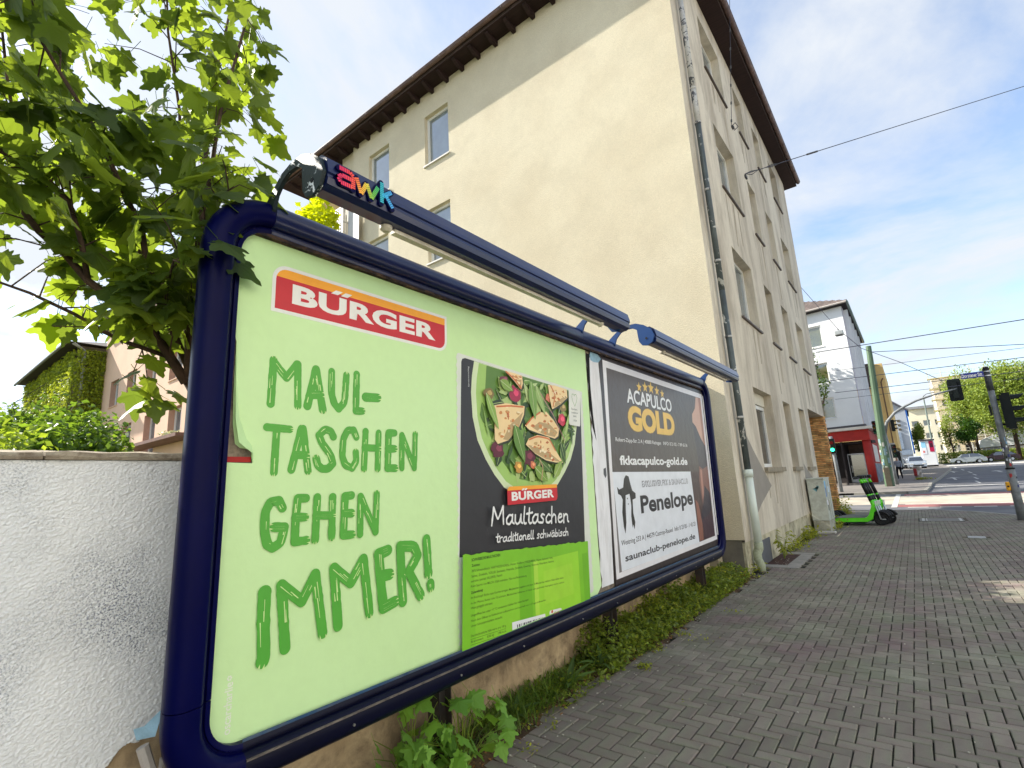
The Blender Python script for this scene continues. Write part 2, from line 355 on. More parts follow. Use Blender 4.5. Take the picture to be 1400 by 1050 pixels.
mark(-1.05, -0.85, 26.3, 34.5, 0.012); mark(-0.6, 22, 33.22, 33.38); mark(0.7, 22, 41.3, 41.75); mark(-0.6, 22, 27.72, 27.92)
for y in (44, 50, 57): mark(3.0 + (y - 44) * .06, 3.12 + (y - 44) * .06, y, y + 3)
for y0 in (63, 72, 84): mark(3.9, 4.05, y0, y0 + 4)
for ax, ay in ((2.2, 50), (5.9, 62), (2.9, 66), (8.3, 60)):      # lane arrows
    mark(ax - .08, ax + .08, ay, ay + 3.2)
    pm.add([(ax - .5, ay + 3.2, gz(ay + 3) - .092), (ax + .5, ay + 3.2, gz(ay + 3) - .092), (ax, ay + 4.6, gz(ay + 4.4) - .092)], [(0, 1, 2)])
struct(pm.build('road_markings', m_paint))
# far pavement on the other side of the junction
m_farp = M('far_paving', (128, 122, 116), 0.9, 0.08, 1.0, 0.2, 40, fine=0.12)
fk = [(-30, 35.2), (-3, 35.2), (-0.6, 35.2), (0.2, 36.2), (0.45, 40), (0.62, 44.6), (1.3, 52), (1.95, 60.6), (2.95, 73.6), (3.4, 84), (3.4, 100), (3.4, 119)]
fp = MB()
for (x0, y0), (x1, y1) in zip(fk[2:], fk[3:]): fp.add([(-30, y0, gz(y0) + .01), (x0, y0, gz(y0) + .01), (x1, y1, gz(y1) + .01), (-30, y1, gz(y1) + .01)], [(0, 1, 2, 3)])
fpo = fp.build('far_pavement', m_farp, kind='structure')
for x0, y0, x1, y1 in along(fk[1:10], 2.0):
    d = Vector((x1 - x0, y1 - y0, gz(y1) - gz(y0))); L = d.length; d.normalize(); nn = Vector((d.y, -d.x, 0))
    MB().lbox((x0, y0, gz(y0)), d, nn, Z3, 0.005, L - 0.005, -0.06, 0.10, -0.2, 0.02).build('kerb_stone', m_kerb, fpo)
# manholes, cover plates and loose marks in the near pavement
m_iron = M('cast_iron', (92, 92, 94), 0.6, 0.15, 12, 0.6, 60, metal=0.3)
mh = thing('manhole_cover', 'long rectangular grey service cover set in the pavers before the scooters', 'cover', (0.34, 19.7, 0))
b = MB(); b.box(-0.16, 0.84, 19.2, 20.2, -0.03, 0.002); b.build('cover_plate', M('cover_concrete', (128, 124, 116), 0.8, 0.1, 8, 0.3, 90), mh)
for a_, c_ in ((-.10, -.04), (.74, .80), (0, .02)): MB().box(a_, c_, 19.25, 20.15, 0.003, 0.006).build('metal_edge', m_paint, mh)
mh = thing('valve_cover', 'small pale metal cover plate set in the open pavement', 'cover', (0.8, 15.15, 0))
b = MB(); b.box(0.65, 0.94, 15.02, 15.33, -0.03, 0.003); b.build('cover_plate', M('zinc_plate', (170, 170, 168), 0.5, 0.1, 9, 0.3, 60, metal=0.4), mh)

# ------------------------------------------------------------------ tall apartment building behind the hoarding
GX, GY = -2.407, 9.185
m_gable = M('cream_render', (216, 206, 180), 0.95, 0.05, 0.5, 0.65, 48, rgb2=(207, 195, 168), fine=0.16, stain=(1.1, (186, 176, 152), 0.25), bdist=0.018)
m_facade = M('weathered_grey_render', (220, 211, 192), 0.95, 0.05, 0.35, 0.25, 45, rgb2=(200, 190, 172), fine=0.08, stretch=(1, 1, 0.28), stain=(1.3, (150, 138, 120), 0.62))
m_plinth_d = M('dark_plinth_render', (104, 100, 92), 0.95, 0.1, 3, 0.3, 60, stain=(2, (128, 122, 108), 0.5))
m_plinth = M('cream_plinth_render', (196, 188, 160), 0.95, 0.08, 2, 0.3, 50, stain=(2.2, (110, 104, 84), 0.8))
apt = thing('apartment_building', 'tall cream rendered apartment block with dark eaves rising behind the hoarding', 'building', (GX, GY, 0))
ZT = 13.4
gh = [(-9.88, -8.89, 10.97, 12.62), (-9.83, -8.91, 7.87, 9.53), (-12.6, -11.55, 10.97, 12.62), (-12.6, -11.6, 7.87, 9.53), (-9.83, -8.91, 4.75, 6.4), (-12.6, -11.6, 4.75, 6.4)]
b = MB(); wall_panel(b, (0, GY, 0), X3, Z3, (0, -1, 0), -13.48, GX, 0.53, ZT, gh, 0.2)
b.add([(-13.48, GY, 0.5), (-13.48, 9.45, 0.5), (-13.48, 9.45, ZT), (-13.48, GY, ZT)], [(0, 1, 2, 3)])
b.build('gable_wall', m_gable, apt)
rows = ((4.96, 6.6), (8.08, 9.74), (11.27, 12.8)); cols = ((11.38, 13.12), (14.46, 15.4), (16.7, 17.72), (19.07, 20.5))
fh = [(a, c, z0, z1) for z0, z1 in rows for a, c in cols] + [(11.38, 13.12, 1.72, 3.4), (14.46, 15.4, 1.72, 3.4), (16.7, 17.72, 1.72, 3.42)]
b = MB(); wall_panel(b, (GX, 0, 0), Y3, Z3, X3, GY, 18.49, 0.49, ZT, [h for h in fh if h[0] < 18.4], 0.3)
wall_panel(b, (GX, 0, 0), Y3, Z3, X3, 18.49, 22.42, 3.56, ZT, [h for h in fh if h[0] > 18.4], 0.3)
b.add([(GX, 22.42, 3.56), (-12, 22.42, 3.56), (-12, 22.42, ZT), (GX, 22.42, ZT)], [(0, 1, 2, 3)])
b.add([(GX, 18.49, 3.56), (GX, 22.42, 3.56), (-6, 22.42, 3.56), (-6, 18.49, 3.56)], [(0, 1, 2, 3)])    # soffit of the porch
b.add([(GX, 18.49, 0), (-6, 18.49, 0), (-6, 18.49, 3.56), (GX, 18.49, 3.56)], [(0, 1, 2, 3)])
b.add([(-6, 18.49, 0), (-6, 22.42, 0), (-6, 22.42, 3.56), (-6, 18.49, 3.56)], [(0, 1, 2, 3)])
b.build('street_wall', m_facade, apt)
# plinths, set back a little below the render
b = MB(); b.box(-13.4, GX - 0.062, GY + 0.03, GY + 0.12, -0.1, 0.53); b.build('gable_plinth', m_plinth_d, apt)
b = MB(); b.box(GX - 0.06, GX - 0.02, GY + 0.028, 18.49, -0.1, 0.488); b.build('street_plinth', m_plinth, apt)
b = MB(); b.box(GX - 0.1, GX - 0.005, 9.95, 10.95, -0.05, 0.40); b.build('plinth_panel', M('slate_grey_panel', (92, 94, 98), 0.8, 0.08, 3, 0.2, 60), apt)
# two grey painted arrow shapes on the street wall
m_pt = M('grey_wall_paint', (150, 144, 134), 0.9, 0.05, 2, 0.2, 50)
MB().prism([(9.93, 2.55), (10.66, 2.03), (11.74, 1.34), (10.63, 1.02), (9.9, 0.75)], (GX, 0, 0), Y3, Z3, X3, -0.004, 0.004).build('painted_shape', m_pt, apt)
MB().prism([(16.09, 1.80), (17.62, 1.27), (17.0, 0.98), (15.95, 0.56)], (GX, 0, 0), Y3, Z3, X3, -0.004, 0.004).build('painted_shape', m_pt, apt)
# windows
m_run = M('rain_streaks', (168, 156, 136), 0.95, 0.12, 3, 0.2, 45, stretch=(1, 3, .3), stain=(3, (206, 194, 172), .8))
m_sillg = M('dark_window_sill', (96, 86, 80), 0.6, 0.08, 4)
m_sillp = M('pale_window_sill', (205, 202, 195), 0.6, 0.05, 4)
gsky = glass('window_glass', (112, 124, 128)); gd = glass('dark_window_glass', (34, 38, 42), 0.06)
for h in gh: window(apt, (0, GY, 0), X3, Z3, (0, -1, 0), *h, depth=0.14, fw=0.075, sm=m_sillp)
for h in fh:
    up = h[2] > 4
    if not up: # ground floor: roller shutter box above, curtain behind
        w = window(apt, (GX, 0, 0), Y3, Z3, X3, h[0], h[1], h[2], h[3] - 0.28, depth=0.22, fw=0.085, gm=gd, sill=False, mull=1 if h[0] < 12 else 0)
        MB().lbox((GX, 0, 0), Y3, Z3, X3, h[0] + .01, h[1] - .01, h[3] - 0.27, h[3] - .005, -0.29, -0.17).build('shutter_box', M('shutter_box_cream', (212, 205, 185), 0.7, 0.04), w)
        MB().lbox((GX, 0, 0), Y3, Z3, X3, h[0] - .05, h[1] + .08, h[2] - .10, h[2] - .003, -0.24, 0.07).build('sill', M('concrete_sill', (150, 140, 120), 0.9, 0.1, 6, 0.3), w)
        if h[0] < 12:
            c = MB(); k = 26; y0, y1 = h[0] + .1, h[0] + .95
            for i in range(k): ya, yb = y0 + (y1 - y0) * i / k, y0 + (y1 - y0) * (i + 1) / k; xa, xb = GX - .262 + .004 * sin(i * 1.9), GX - .262 + .004 * sin((i + 1) * 1.9); c.add([(xa, ya, h[2] + .1), (xb, yb, h[2] + .1), (xb, yb, h[3] - .38), (xa, ya, h[3] - .38)], [(0, 1, 2, 3)])
            c.build('curtain', M('white_curtain', (222, 222, 224), 0.9, 0.03), w)
    else:
        w = window(apt, (GX, 0, 0), Y3, Z3, X3, *h, depth=0.22, fw=0.08, sm=m_sillg, gm=gsky, mull=1 if h[1] - h[0] > 1.2 else 0)
rr = random.Random(77)
for h in fh:
    for k in range(3):
        y = rr.uniform(h[0], h[1] - .2); L = rr.uniform(.5, 1.3); w = rr.uniform(.10, .26); z = h[2] - .11; n = 7
        P = [(y + .02 * noise.noise((i * .7, y, 0)), z - L * i / n) for i in range(n + 1)] + [(y + w * (1 - .5 * i / n) + .02 * noise.noise((i * .7, y, 5)), z - L * i / n) for i in range(n, -1, -1)]
        if z - L > .55: MB().prism(P, (GX, 0, 0), Y3, Z3, X3, -.004, .0012 + .0004 * k).build('rain_streak', m_run, apt)
# brick end pier of the porch: coursed slips of uneven depth
m_brick = M('ochre_clinker', (228, 186, 124), 0.85, 0.15, 4, 0.4, 60, island=0.42, rgb2=(196, 136, 84))
b = MB(); b.box(-3.9, GX + 0.0, 22.08, 22.42, 0, 3.56); pier = b.build('brick_pier', M('pier_mortar', (120, 112, 98), 0.95, 0.1, 5), apt)
b = MB(); rr = random.Random(5); z = 0.02
while z < 3.52:
    h = 0.052; x = -3.88 - rr.uniform(0, .15)
    while x < GX - 0.02:
        L = rr.choice((0.22, 0.22, 0.11, 0.3)); x1 = min(x + L, GX + 0.01); d = rr.choice((0.0, 0.0, .012, .03))
        if x1 > -3.88: b.box(max(x, -3.88), x1 - .008, 22.06 - d, 22.10, z, z + h)
        x += L
    y = 22.09
    while y < 22.42: b.box(GX - .005, GX + .012 + rr.choice((0, .01, .02)), y, min(y + .1, 22.42), z, z + h); y += .11
    z += 0.066
b.build('brickwork', m_brick, pier, kind='stuff')
# roof: hip, soffit, rafter ends, gutters
EX, EY, EYF, EXL = -1.99, 8.70, 22.98, -17.5
m_soff = M('dark_brown_boards', (44, 26, 24), 0.8, 0.2, 6, 0.2, 30, stretch=(0.3, 6, 1))
m_gut = M('brown_gutter', (92, 70, 64), 0.5, 0.15, 3, 0.1, 30, spec=0.5, stain=(4, (128, 104, 96), 0.5))
b = MB(); b.add([(EXL, EY, ZT + .003), (EX, EY, ZT + .003), (EX, EYF, ZT + .003), (EXL, EYF, ZT + .003)], [(0, 3, 2, 1)]); b.build('soffit', m_soff, apt)
b = MB(); R1, R2 = (-9.5, 13.5, 16.6), (-9.5, 18.0, 16.6); zc = ZT + .14
b.add([(EXL, EY, zc), (EX, EY, zc), (EX, EYF, zc), (EXL, EYF, zc), R1, R2], [(0, 1, 4), (1, 2, 5, 4), (2, 3, 5), (3, 0, 4, 5)])
b.add([(EXL, EY, ZT), (EX, EY, ZT), (EX, EYF, ZT), (EXL, EYF, ZT), (EXL, EY, zc), (EX, EY, zc), (EX, EYF, zc), (EXL, EYF, zc)], [(0, 1, 5, 4), (1, 2, 6, 5), (2, 3, 7, 6), (3, 0, 4, 7)])
b.build('roof', M('dark_roof_tiles', (74, 60, 56), 0.85, 0.15, 5, 0.5, 20), apt)
x = GX - 0.25
while x > -17.2:
    MB().prism([(0, 0), (0.42, 0), (0.42, -0.05), (0.2, -0.16), (0.0, -0.16)], (x, GY - 0.003, ZT), (0, -1, 0), Z3, X3, -0.05, 0.05).build('rafter_end', m_soff, apt); x -= 0.62
def gutter(p0, p1, out, name='gutter'):
    d = Vector(p1) - Vector(p0); g = MB(); prof = [(cos(a) * 0.075, -abs(sin(a)) * 0.085) for a in [pi * k / 8 for k in range(9)]]
    out = Vector(out); P = [Vector(q) + out * (c + 0.075) + Z3 * s for q in (p0, p1) for c, s in prof]
    g.add(P, [(i, i + 1, i + 10, i + 9) for i in range(8)]); g.add(P[:9], [tuple(range(9))]); g.add(P[9:], [tuple(range(8, -1, -1))])
    for q in (0, 8): a, c2 = P[q], P[q + 9]; g.tube([a, c2], 0.011, 6)
    o = g.build(name, m_gut, apt); n = int(d.length / 1.1)
    for i in range(1, n):
        c = Vector(p0) + d * i / n; k = MB(); k.tube([c + out * (cc + .075) * 1.0 + Z3 * (ss * 1.03 - .002) for cc, ss in prof], 0.009, 5); k.build('bracket', m_gut, o)
gutter((EXL, EY, zc + 0.01), (EX + .15, EY, zc + 0.01), (0, -1, 0)); gutter((EX, EY - .15, zc + 0.01), (EX, EYF, zc + 0.01), (1, 0, 0))
# loggia and balcony at the far left end of the gable
b = MB(); b.box(-14.3, -13.48, GY + .12, 9.6, 4, ZT); b.box(-17.6, -14.3, 10.7, 10.9, 4, ZT); b.box(-17.5, -14.3, 9.3, 10.7, 12.35, 12.6); b.box(-17.5, -14.3, 9.3, 10.7, 9.55, 9.8); b.box(-17.5, -14.3, 9.3, 10.7, 6.55, 6.8)
b.build('loggia_wall', m_gable, apt)
m_rail = M('white_railing', (214, 212, 205), 0.5, 0.05)
for zb in (10.02,):
    b = MB(); x0, x1, y0, y1, z0, z1 = -17.4, -13.6, 8.9, 9.3, zb, zb + 1.08
    for z_ in (z0, (z0 + z1) / 2, z1): b.box(x0, x1, y0 - .02, y0 + .02, z_ - .02, z_ + .02); b.box(x1 - .02, x1 + .02, y0, y1, z_ - .02, z_ + .02)
    r = b.build('balcony_rail', m_rail, apt)
    b = MB(); x = x0
    while x <= x1: b.box(x - .03, x + .03, y0 - .012, y0 + .012, z0, z1); x += .125
    for k in range(7): yy = y0 + (y1 - y0) * k / 6; b.box(x1 - .012, x1 + .012, yy - .018, yy + .018, z0, z1)
    for k in range(1, 9): zz = z0 + (z1 - z0) * k / 9; b.box(x0, x1, y0 - .008, y0 + .008, zz - .014, zz + .014)
    b.build('lattice', m_rail, r, kind='stuff')
b = MB(); b.box(-17.5, -13.5, 8.88, 9.32, 9.84, 9.98); b.build('balcony_slab', m_gable, apt)
b = MB(); b.prism([(-13.45, 11.15), (-13.2, 11.0), (-12.86, 10.55), (-12.86, 9.6), (-13.45, 9.6)], (0, 0, 0), X3, Z3, (0, -1, 0), -9.02, -8.99); b.build('privacy_screen', M('frosted_screen', (176, 176, 172), 0.4, 0.05), apt)
# downpipe at the corner: several materials down its length
dp = thing('downpipe', 'peeling grey rainwater pipe down the building corner, ending in a white plastic elbow', 'downpipe', (GX + .1, 9.62, 0))
px, py = GX + 0.10, 9.60
m_peel = M('peeling_white_pipe', (196, 194, 188), 0.6, 0.08, 5, 0.3, 30, stain=(5, (60, 64, 72), 0.95), thr=(0.53, 0.56))
m_peel2 = M('grey_green_pipe', (84, 92, 92), 0.5, 0.1, 4, 0.2, 30, stain=(3.2, (196, 196, 190), 1.0), thr=(0.58, 0.60), metal=0.1)
m_plast = M('white_plastic_pipe', (212, 222, 212), 0.35, 0.03, 3, spec=0.5)
for z0, z1, m, r in ((1.66, 5.0, m_peel2, .055), (5.0, 8.6, m_peel2, .055), (8.6, 9.4, m_peel, .056), (9.4, 11.6, m_peel, .056), (11.6, 13.3, m_peel2, .055)):
    MB().tube([(px, py, z0), (px, py, z1)], r, 14).build('pipe_section', m, dp, True)
MB().tube([(px, py, 0.42), (px, py, 1.66)], 0.065, 16).build('plastic_section', m_plast, dp, True)
MB().tube([(px, py, 1.55), (px, py, 1.68)], 0.078, 16).build('collar', m_plast, dp, True)
MB().tube([(px, py, 0.46), (px, py, 0.36), (px - .03, py - .04, 0.28), (px - .03, py - .04, 0.18), (px, py - .02, 0.1), (px, py - .02, -0.05)], [.07, .072, .07, .068, .068, .066], 16).build('elbow', M('grubby_plastic', (176, 184, 158), 0.6, 0.1, 6, stain=(6, (110, 112, 84), 0.6)), dp, True)
for z in (2.6, 4.1, 5.6, 7.1, 8.6, 9.4, 10.9, 12.4): MB().tube([(px, py, z - .02), (px, py, z + .02)], 0.064, 14).build('pipe_clip', m_peel, dp, True)
# light shaft in front of the plinth
ls = thing('light_shaft', 'sunken cellar light shaft with pale concrete rim beside the downpipe', 'light shaft', (-2.1, 10.9, 0))
m_rim = M('shaft_rim', (148, 144, 136), 0.9, 0.1, 5, 0.3)
b = MB(); b.box(-2.40, -1.83, 9.99, 10.24, -.2, .004); b.box(-2.04, -1.83, 10.24, 11.9, -.2, .004); b.box(-2.40, -2.04, 11.66, 11.9, -.2, .004); b.build('rim', m_rim, ls)
b = MB(); b.box(-2.40, -2.04, 10.24, 11.66, -.35, -.008); b.build('shaft_bed', M('rusty_leaf_litter', (74, 48, 40), 0.95, 0.3, 14, 0.6, 40), ls)

# ------------------------------------------------------------------ roughcast wall the hoarding stands against
WX = -2.62
m_rough = M('white_roughcast', (232, 234, 236), 0.95, 0.04, 1.3, 0.35, 160, fine=0.05, bdist=0.004)
def add_specks(m, col, lo_scale, hi_scale, lo, hi):
    """dark weathering caught in the pits: fine specks inside drifting patches"""
    n, l = m.node_tree.nodes, m.node_tree.links; p = n['Principled BSDF']; src = p.inputs['Base Color'].links[0].from_socket
    t = n.new('ShaderNodeTexCoord'); A = n.new('ShaderNodeTexNoise'); A.inputs['Scale'].default_value = lo_scale; A.inputs['Detail'].default_value = 3; l.new(t.outputs['Object'], A.inputs['Vector'])
    B = n.new('ShaderNodeTexNoise'); B.inputs['Scale'].default_value = hi_scale; B.inputs['Detail'].default_value = 2; l.new(t.outputs['Object'], B.inputs['Vector'])
    s1 = n.new('ShaderNodeMapRange'); s1.inputs['From Min'].default_value = lo[0]; s1.inputs['From Max'].default_value = lo[1]; l.new(A.outputs[0], s1.inputs[0])
    s2 = n.new('ShaderNodeMapRange'); s2.inputs['From Min'].default_value = hi[0]; s2.inputs['From Max'].default_value = hi[1]; l.new(B.outputs[0], s2.inputs[0])
    mu = n.new('ShaderNodeMath'); mu.operation = 'MULTIPLY'; l.new(s1.outputs[0], mu.inputs[0]); l.new(s2.outputs[0], mu.inputs[1])
    mm = n.new('ShaderNodeMix'); mm.data_type = 'RGBA'; l.new(mu.outputs[0], mm.inputs[0]); l.new(src, mm.inputs[6]); mm.inputs[7].default_value = (*lin(col), 1); l.new(mm.outputs[2], p.inputs['Base Color'])
add_specks(m_rough, (100, 108, 126), 2.3, 150, (0.47, 0.70), (0.46, 0.66))
m_bare = M('bare_plaster', (190, 168, 134), 0.95, 0.1, 3, 0.6, 40, rgb2=(160, 138, 108), stain=(3.5, (116, 100, 80), 0.8))
m_cop = M('crumbling_coping', (176, 164, 144), 0.95, 0.12, 5, 0.7, 45, stain=(9, (104, 88, 74), 0.8))
wall = thing('roughcast_wall', 'white roughcast garden wall with crumbling concrete coping, left of the hoarding', 'wall', (WX, 1.5, 0))
def rough_face(y0, y1, z0, z1, step, amp, bare_z):
    ny, nz_ = int((y1 - y0) / step), int((z1 - z0) / step); b = MB(); vs = []
    for j in range(nz_ + 1):
        for i in range(ny + 1):
            y, z = y0 + (y1 - y0) * i / ny, z0 + (z1 - z0) * j / nz_; q = Vector((0, y, z))
            q2 = Vector((0, y * .8 + z * .5, z * 1.15 - y * .5)); d = noise.noise(q2 * 125) * .62 + noise.noise(q2 * 260) * .45 + noise.noise(q2 * 58) * .34 + noise.noise(q * 4) * .3
            edge = bare_z + max(0, min(.9, y) - .62) * .42 + 0.08 * noise.noise(q * 3.2) + 0.04 * noise.noise(q * 17)
            dd = amp * (max(-0.35, d)) if z > edge else -0.022 + amp * .3 * noise.noise(q * 30)
            vs.append((WX + dd, y, z))
    w = ny + 1; fs = []; mi = []
    for j in range(nz_):
        for i in range(ny):
            f = (j * w + i, j * w + i + 1, (j + 1) * w + i + 1, (j + 1) * w + i); fs.append(f)
            mi.append(1 if sum(vs[k][0] < WX - 0.0165 for k in f) >= 2 and vs[f[0]][2] < bare_z + .3 else 0)
    b.v = vs; b.f = fs; b.m = mi; b.c = [None] * len(fs); return b
rough_face(0.16, 1.0, 0.5, 1.795, 0.0027, 0.0072, 0.60).build('render', [m_rough, m_bare], wall, True)
rough_face(-6.0, 0.16, -.1, 1.795, 0.03, 0.012, 0.30).build('render', [m_rough, m_bare], wall, True)
rough_face(1.0, 8.0, -.1, 1.795, 0.05, 0.02, 0.72).build('render', [m_rough, m_bare], wall, True)
b = MB(); b.box(WX - .3, WX - .03, -6, 8.0, -.2, 1.795); b.box(WX - .03, WX - .02, 0.16, 1.0, -.2, .5); b.build('core', m_bare, wall)
rr = random.Random(11); y = -6.0
while y < 7.9:
    L = rr.uniform(.5, .9); y1 = min(y + L, 8.0); n = 14; g = MB(); prof = [(WX - .33, 1.797), (WX + .014, 1.797), (WX + .018, 1.808), (WX + .006, 1.826), (WX - .12, 1.842), (WX - .33, 1.836)]
    for i in range(n + 1):
        yy = y + (y1 - y - .006) * i / n
        for k, (a, c) in enumerate(prof):
            e = noise.noise((a * 9, yy * 14, c * 20)) * .011; g.v.append((a + (e if k in (1, 2, 3) else 0), yy, c + (e * .6 if k > 1 else 0)))
    for i in range(n):
        for k in range(6): g.f.append((i * 6 + k, i * 6 + (k + 1) % 6, i * 6 + 6 + (k + 1) % 6, i * 6 + 6 + k)); g.m.append(0); g.c.append(None)
    g.f += [tuple(range(6)), tuple(n * 6 + k for k in range(5, -1, -1))]; g.m += [0, 0]; g.c += [None, None]
    g.build('coping_slab', m_cop, wall); y = y1

# ------------------------------------------------------------------ the hoarding
BX, BZ = -2.307, 0.75
hb = thing('billboard', 'long dark blue double hoarding with two posters and light rails on curved arms', 'billboard', (BX, 0, BZ))
hb.rotation_euler = (0, radians(1.1), 0)
TH = radians(1.1)
def B3(y, z, off=0.0):
    """point of the leaning board: y along the street, z up the board, off in front of it"""
    w = z - BZ; return Vector((BX + off * cos(TH) + w * sin(TH), y, BZ - off * sin(TH) + w * cos(TH)))
bU, bV, bN = Vector((0, 1, 0)), Vector((sin(TH), 0, cos(TH))), Vector((cos(TH), 0, -sin(TH)))
bO = B3(0, 0) 
m_blue = M('dark_blue_enamel', (3, 5, 58), 0.34, 0.1, 1.2, 0.05, 12, spec=0.09, stain=(22, (40, 52, 96), 0.3), thr=(0.66, 0.72))
m_blue2 = M('mid_blue_metal', (11, 26, 74), 0.3, 0.1, 2, 0.05, 12, spec=0.5, coat=0.25, stain=(9, (60, 74, 110), 0.3), thr=(0.58, 0.8))
m_arm = M('arm_blue', (24, 62, 116), 0.35, 0.08, 3, spec=0.5)
m_low = M('shaded_grimy_rail', (5, 7, 34), 0.4, 0.1, 3, 0.05, 12, spec=0.2, stain=(30, (150, 146, 140), 0.5), thr=(0.70, 0.73), stretch=(1, .4, 1))  # darker blue carries the dim pavement reflection in its colour, with dirt specks
m_met0 = M('screw_metal', (170, 168, 160), .4, .1, 5, metal=.7)
m_black = M('black_rubber', (14, 14, 16), 0.7, 0.1, 5)
# frame: one profile swept round the opening
y0, y1, z0, z1 = 0.945, 7.47, 0.66, 2.845; R = 0.13
prof = [(0.0, 0.004), (0.0, .030), (0.016, .036), (0.020, .036), (0.023, .026), (0.031, .026), (0.034, .046), (0.046, .062), (0.054, .066), (0.110, .074), (0.135, .062), (0.155, .034), (0.156, .004), (0.142, -.05), (0.122, -.11), (0.0, -.11)]
def path(segs):
    out = []
    for kind, *a in segs:
        if kind == 'l': (p, q, n) = a; out += [((p[0] + (q[0] - p[0]) * t, p[1] + (q[1] - p[1]) * t), n) for t in (0, 1)]
        else: c, a0, a1 = a; out += [((c[0] + R * cos(radians(t)), c[1] + R * sin(radians(t))), (cos(radians(t)), sin(radians(t)))) for t in [a0 + (a1 - a0) * k / 12 for k in range(13)]]
    return out
def sweep(pts, name, m, prof=prof):
    b = MB(); n = len(prof)
    for (p, nn) in pts:
        for r, o in prof: b.v.append(tuple(B3(p[0] + nn[0] * r, p[1] + nn[1] * r, o)))
    for i in range(len(pts) - 1):
        for k in range(n): b.f.append((i * n + k, (i + 1) * n + k, (i + 1) * n + (k + 1) % n, i * n + (k + 1) % n)); b.m.append(0); b.c.append(None)
    for t in (tuple(range(n)), tuple((len(pts) - 1) * n + k for k in range(n - 1, -1, -1))): b.f.append(t); b.m.append(0); b.c.append(None)
    o = b.build(name, m, hb, True); 
    md = o.modifiers.new('e', 'EDGE_SPLIT'); md.split_angle = radians(38); return o
g = 0.002
sweep(path([('l', (y0, 0.86), (y0, z1 - R), (-1, 0)), ('a', (y0 + R, z1 - R), 180, 90)]), 'frame_corner', m_blue)
sweep(path([('l', (y0 + R + g, z1), (3.96, z1), (0, 1))]), 'frame_rail', m_blue2)
sweep(path([('l', (3.96 + g, z1), (4.60, z1), (0, 1))]), 'frame_rail', m_blue2)
sweep(path([('l', (4.60 + g, z1), (y1 - R, z1), (0, 1))]), 'frame_rail', m_blue2)
sweep(path([('a', (y1 - R, z1 - R), 90, 0), ('l', (y1, z1 - R), (y1, z0 + R), (1, 0))]), 'frame_corner', m_blue)
sweep(path([('a', (y1 - R, z0 + R), 0, -90)]), 'frame_corner', m_blue)
sweep(path([('l', (y1 - R - g, z0), (4.3, z0), (0, -1))]), 'frame_rail', m_low)
sweep(path([('l', (4.3 - g, z0), (y0 + R, z0), (0, -1))]), 'frame_rail', m_low)
sweep(path([('a', (y0 + R, z0 + R), 270, 180), ('l', (y0, z0 + R), (y0, 0.856), (-1, 0))]), 'frame_corner', m_blue)
for a_, c_ in ((y0 + R, 4.298), (4.302, y1 - R)): MB().lbox(bO, bU, bV, bN, a_, c_, z0 - .058, z0 - .050, .066, .0725).build('rail_highlight', M('painted_highlight', (118, 108, 100), .5, .15, 20, stain=(30, (50, 46, 50), .7), stretch=(1, .6, 1)), hb)  # thin bright strips painting a highlight along the bottom rail
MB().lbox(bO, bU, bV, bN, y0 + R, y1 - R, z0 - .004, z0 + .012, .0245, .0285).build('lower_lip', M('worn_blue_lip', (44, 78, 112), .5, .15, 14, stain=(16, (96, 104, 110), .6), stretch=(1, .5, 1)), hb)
rr = random.Random(60)
for k in range(9): yy = 1.5 + .66 * k + rr.random() * .2; MB().tube([B3(yy, z0 - .10, .070), B3(yy, z0 - .10, .0785)], .006, 8).build('screw', m_met0, hb)
# dirty inner lip and rusty underside of the top rail
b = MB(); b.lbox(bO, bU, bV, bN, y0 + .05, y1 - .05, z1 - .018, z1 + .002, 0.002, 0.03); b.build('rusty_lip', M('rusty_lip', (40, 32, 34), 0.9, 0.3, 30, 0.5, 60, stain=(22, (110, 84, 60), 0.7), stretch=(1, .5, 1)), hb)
m_under = M('old_paste_layers', (176, 160, 138), 0.95, 0.1, 9, 0.8, 60, rgb2=(120, 112, 100), stain=(7, (84, 76, 72), 0.8))
b = MB(); b.lbox(bO, bU, bV, bN, y0 - .03, y1 + .03, z0 - .03, z1 + .03, -0.07, -0.012); b.build('backing_board', m_under, hb)
# steel posts and struts
m_steel = M('galvanised_post', (70, 66, 66), 0.6, 0.15, 6, 0.2, 30, metal=0.4, stain=(5, (96, 70, 54), 0.5))
for yy in (1.15, 2.32, 4.5, 7.05):
    b = MB(); xc = BX - .16
    b.box(xc - .05, xc + .05, yy - .05, yy - .042, -.1, 2.75); b.box(xc - .05, xc + .05, yy + .042, yy + .05, -.1, 2.75); b.box(xc - .004, xc + .004, yy - .042, yy + .042, -.1, 2.75); b.build('post', m_steel, hb)
b = MB(); b.tube([(BX - .10, 1.0, .62), (BX - .27, .90, .60), (BX - .30, .86, -.1)], .012, 8); b.tube([(-2.50, .80, .70), (-2.44, 0.92, .30)], .022, 8); b.build('strut', M('white_conduit', (180, 172, 164), 0.6, 0.1, 8), hb)
b = MB(); b.add([(-2.55, .78, .755), (-2.50, .80, .77), (-2.46, .85, .83), (-2.47, .83, .73), (-2.54, .79, .715)], [(0, 1, 4), (1, 2, 3), (1, 3, 4)]); b.build('torn_paper', M('pale_blue_paper', (150, 186, 205), 0.8, 0.1, 12, 0.5, 40), hb)
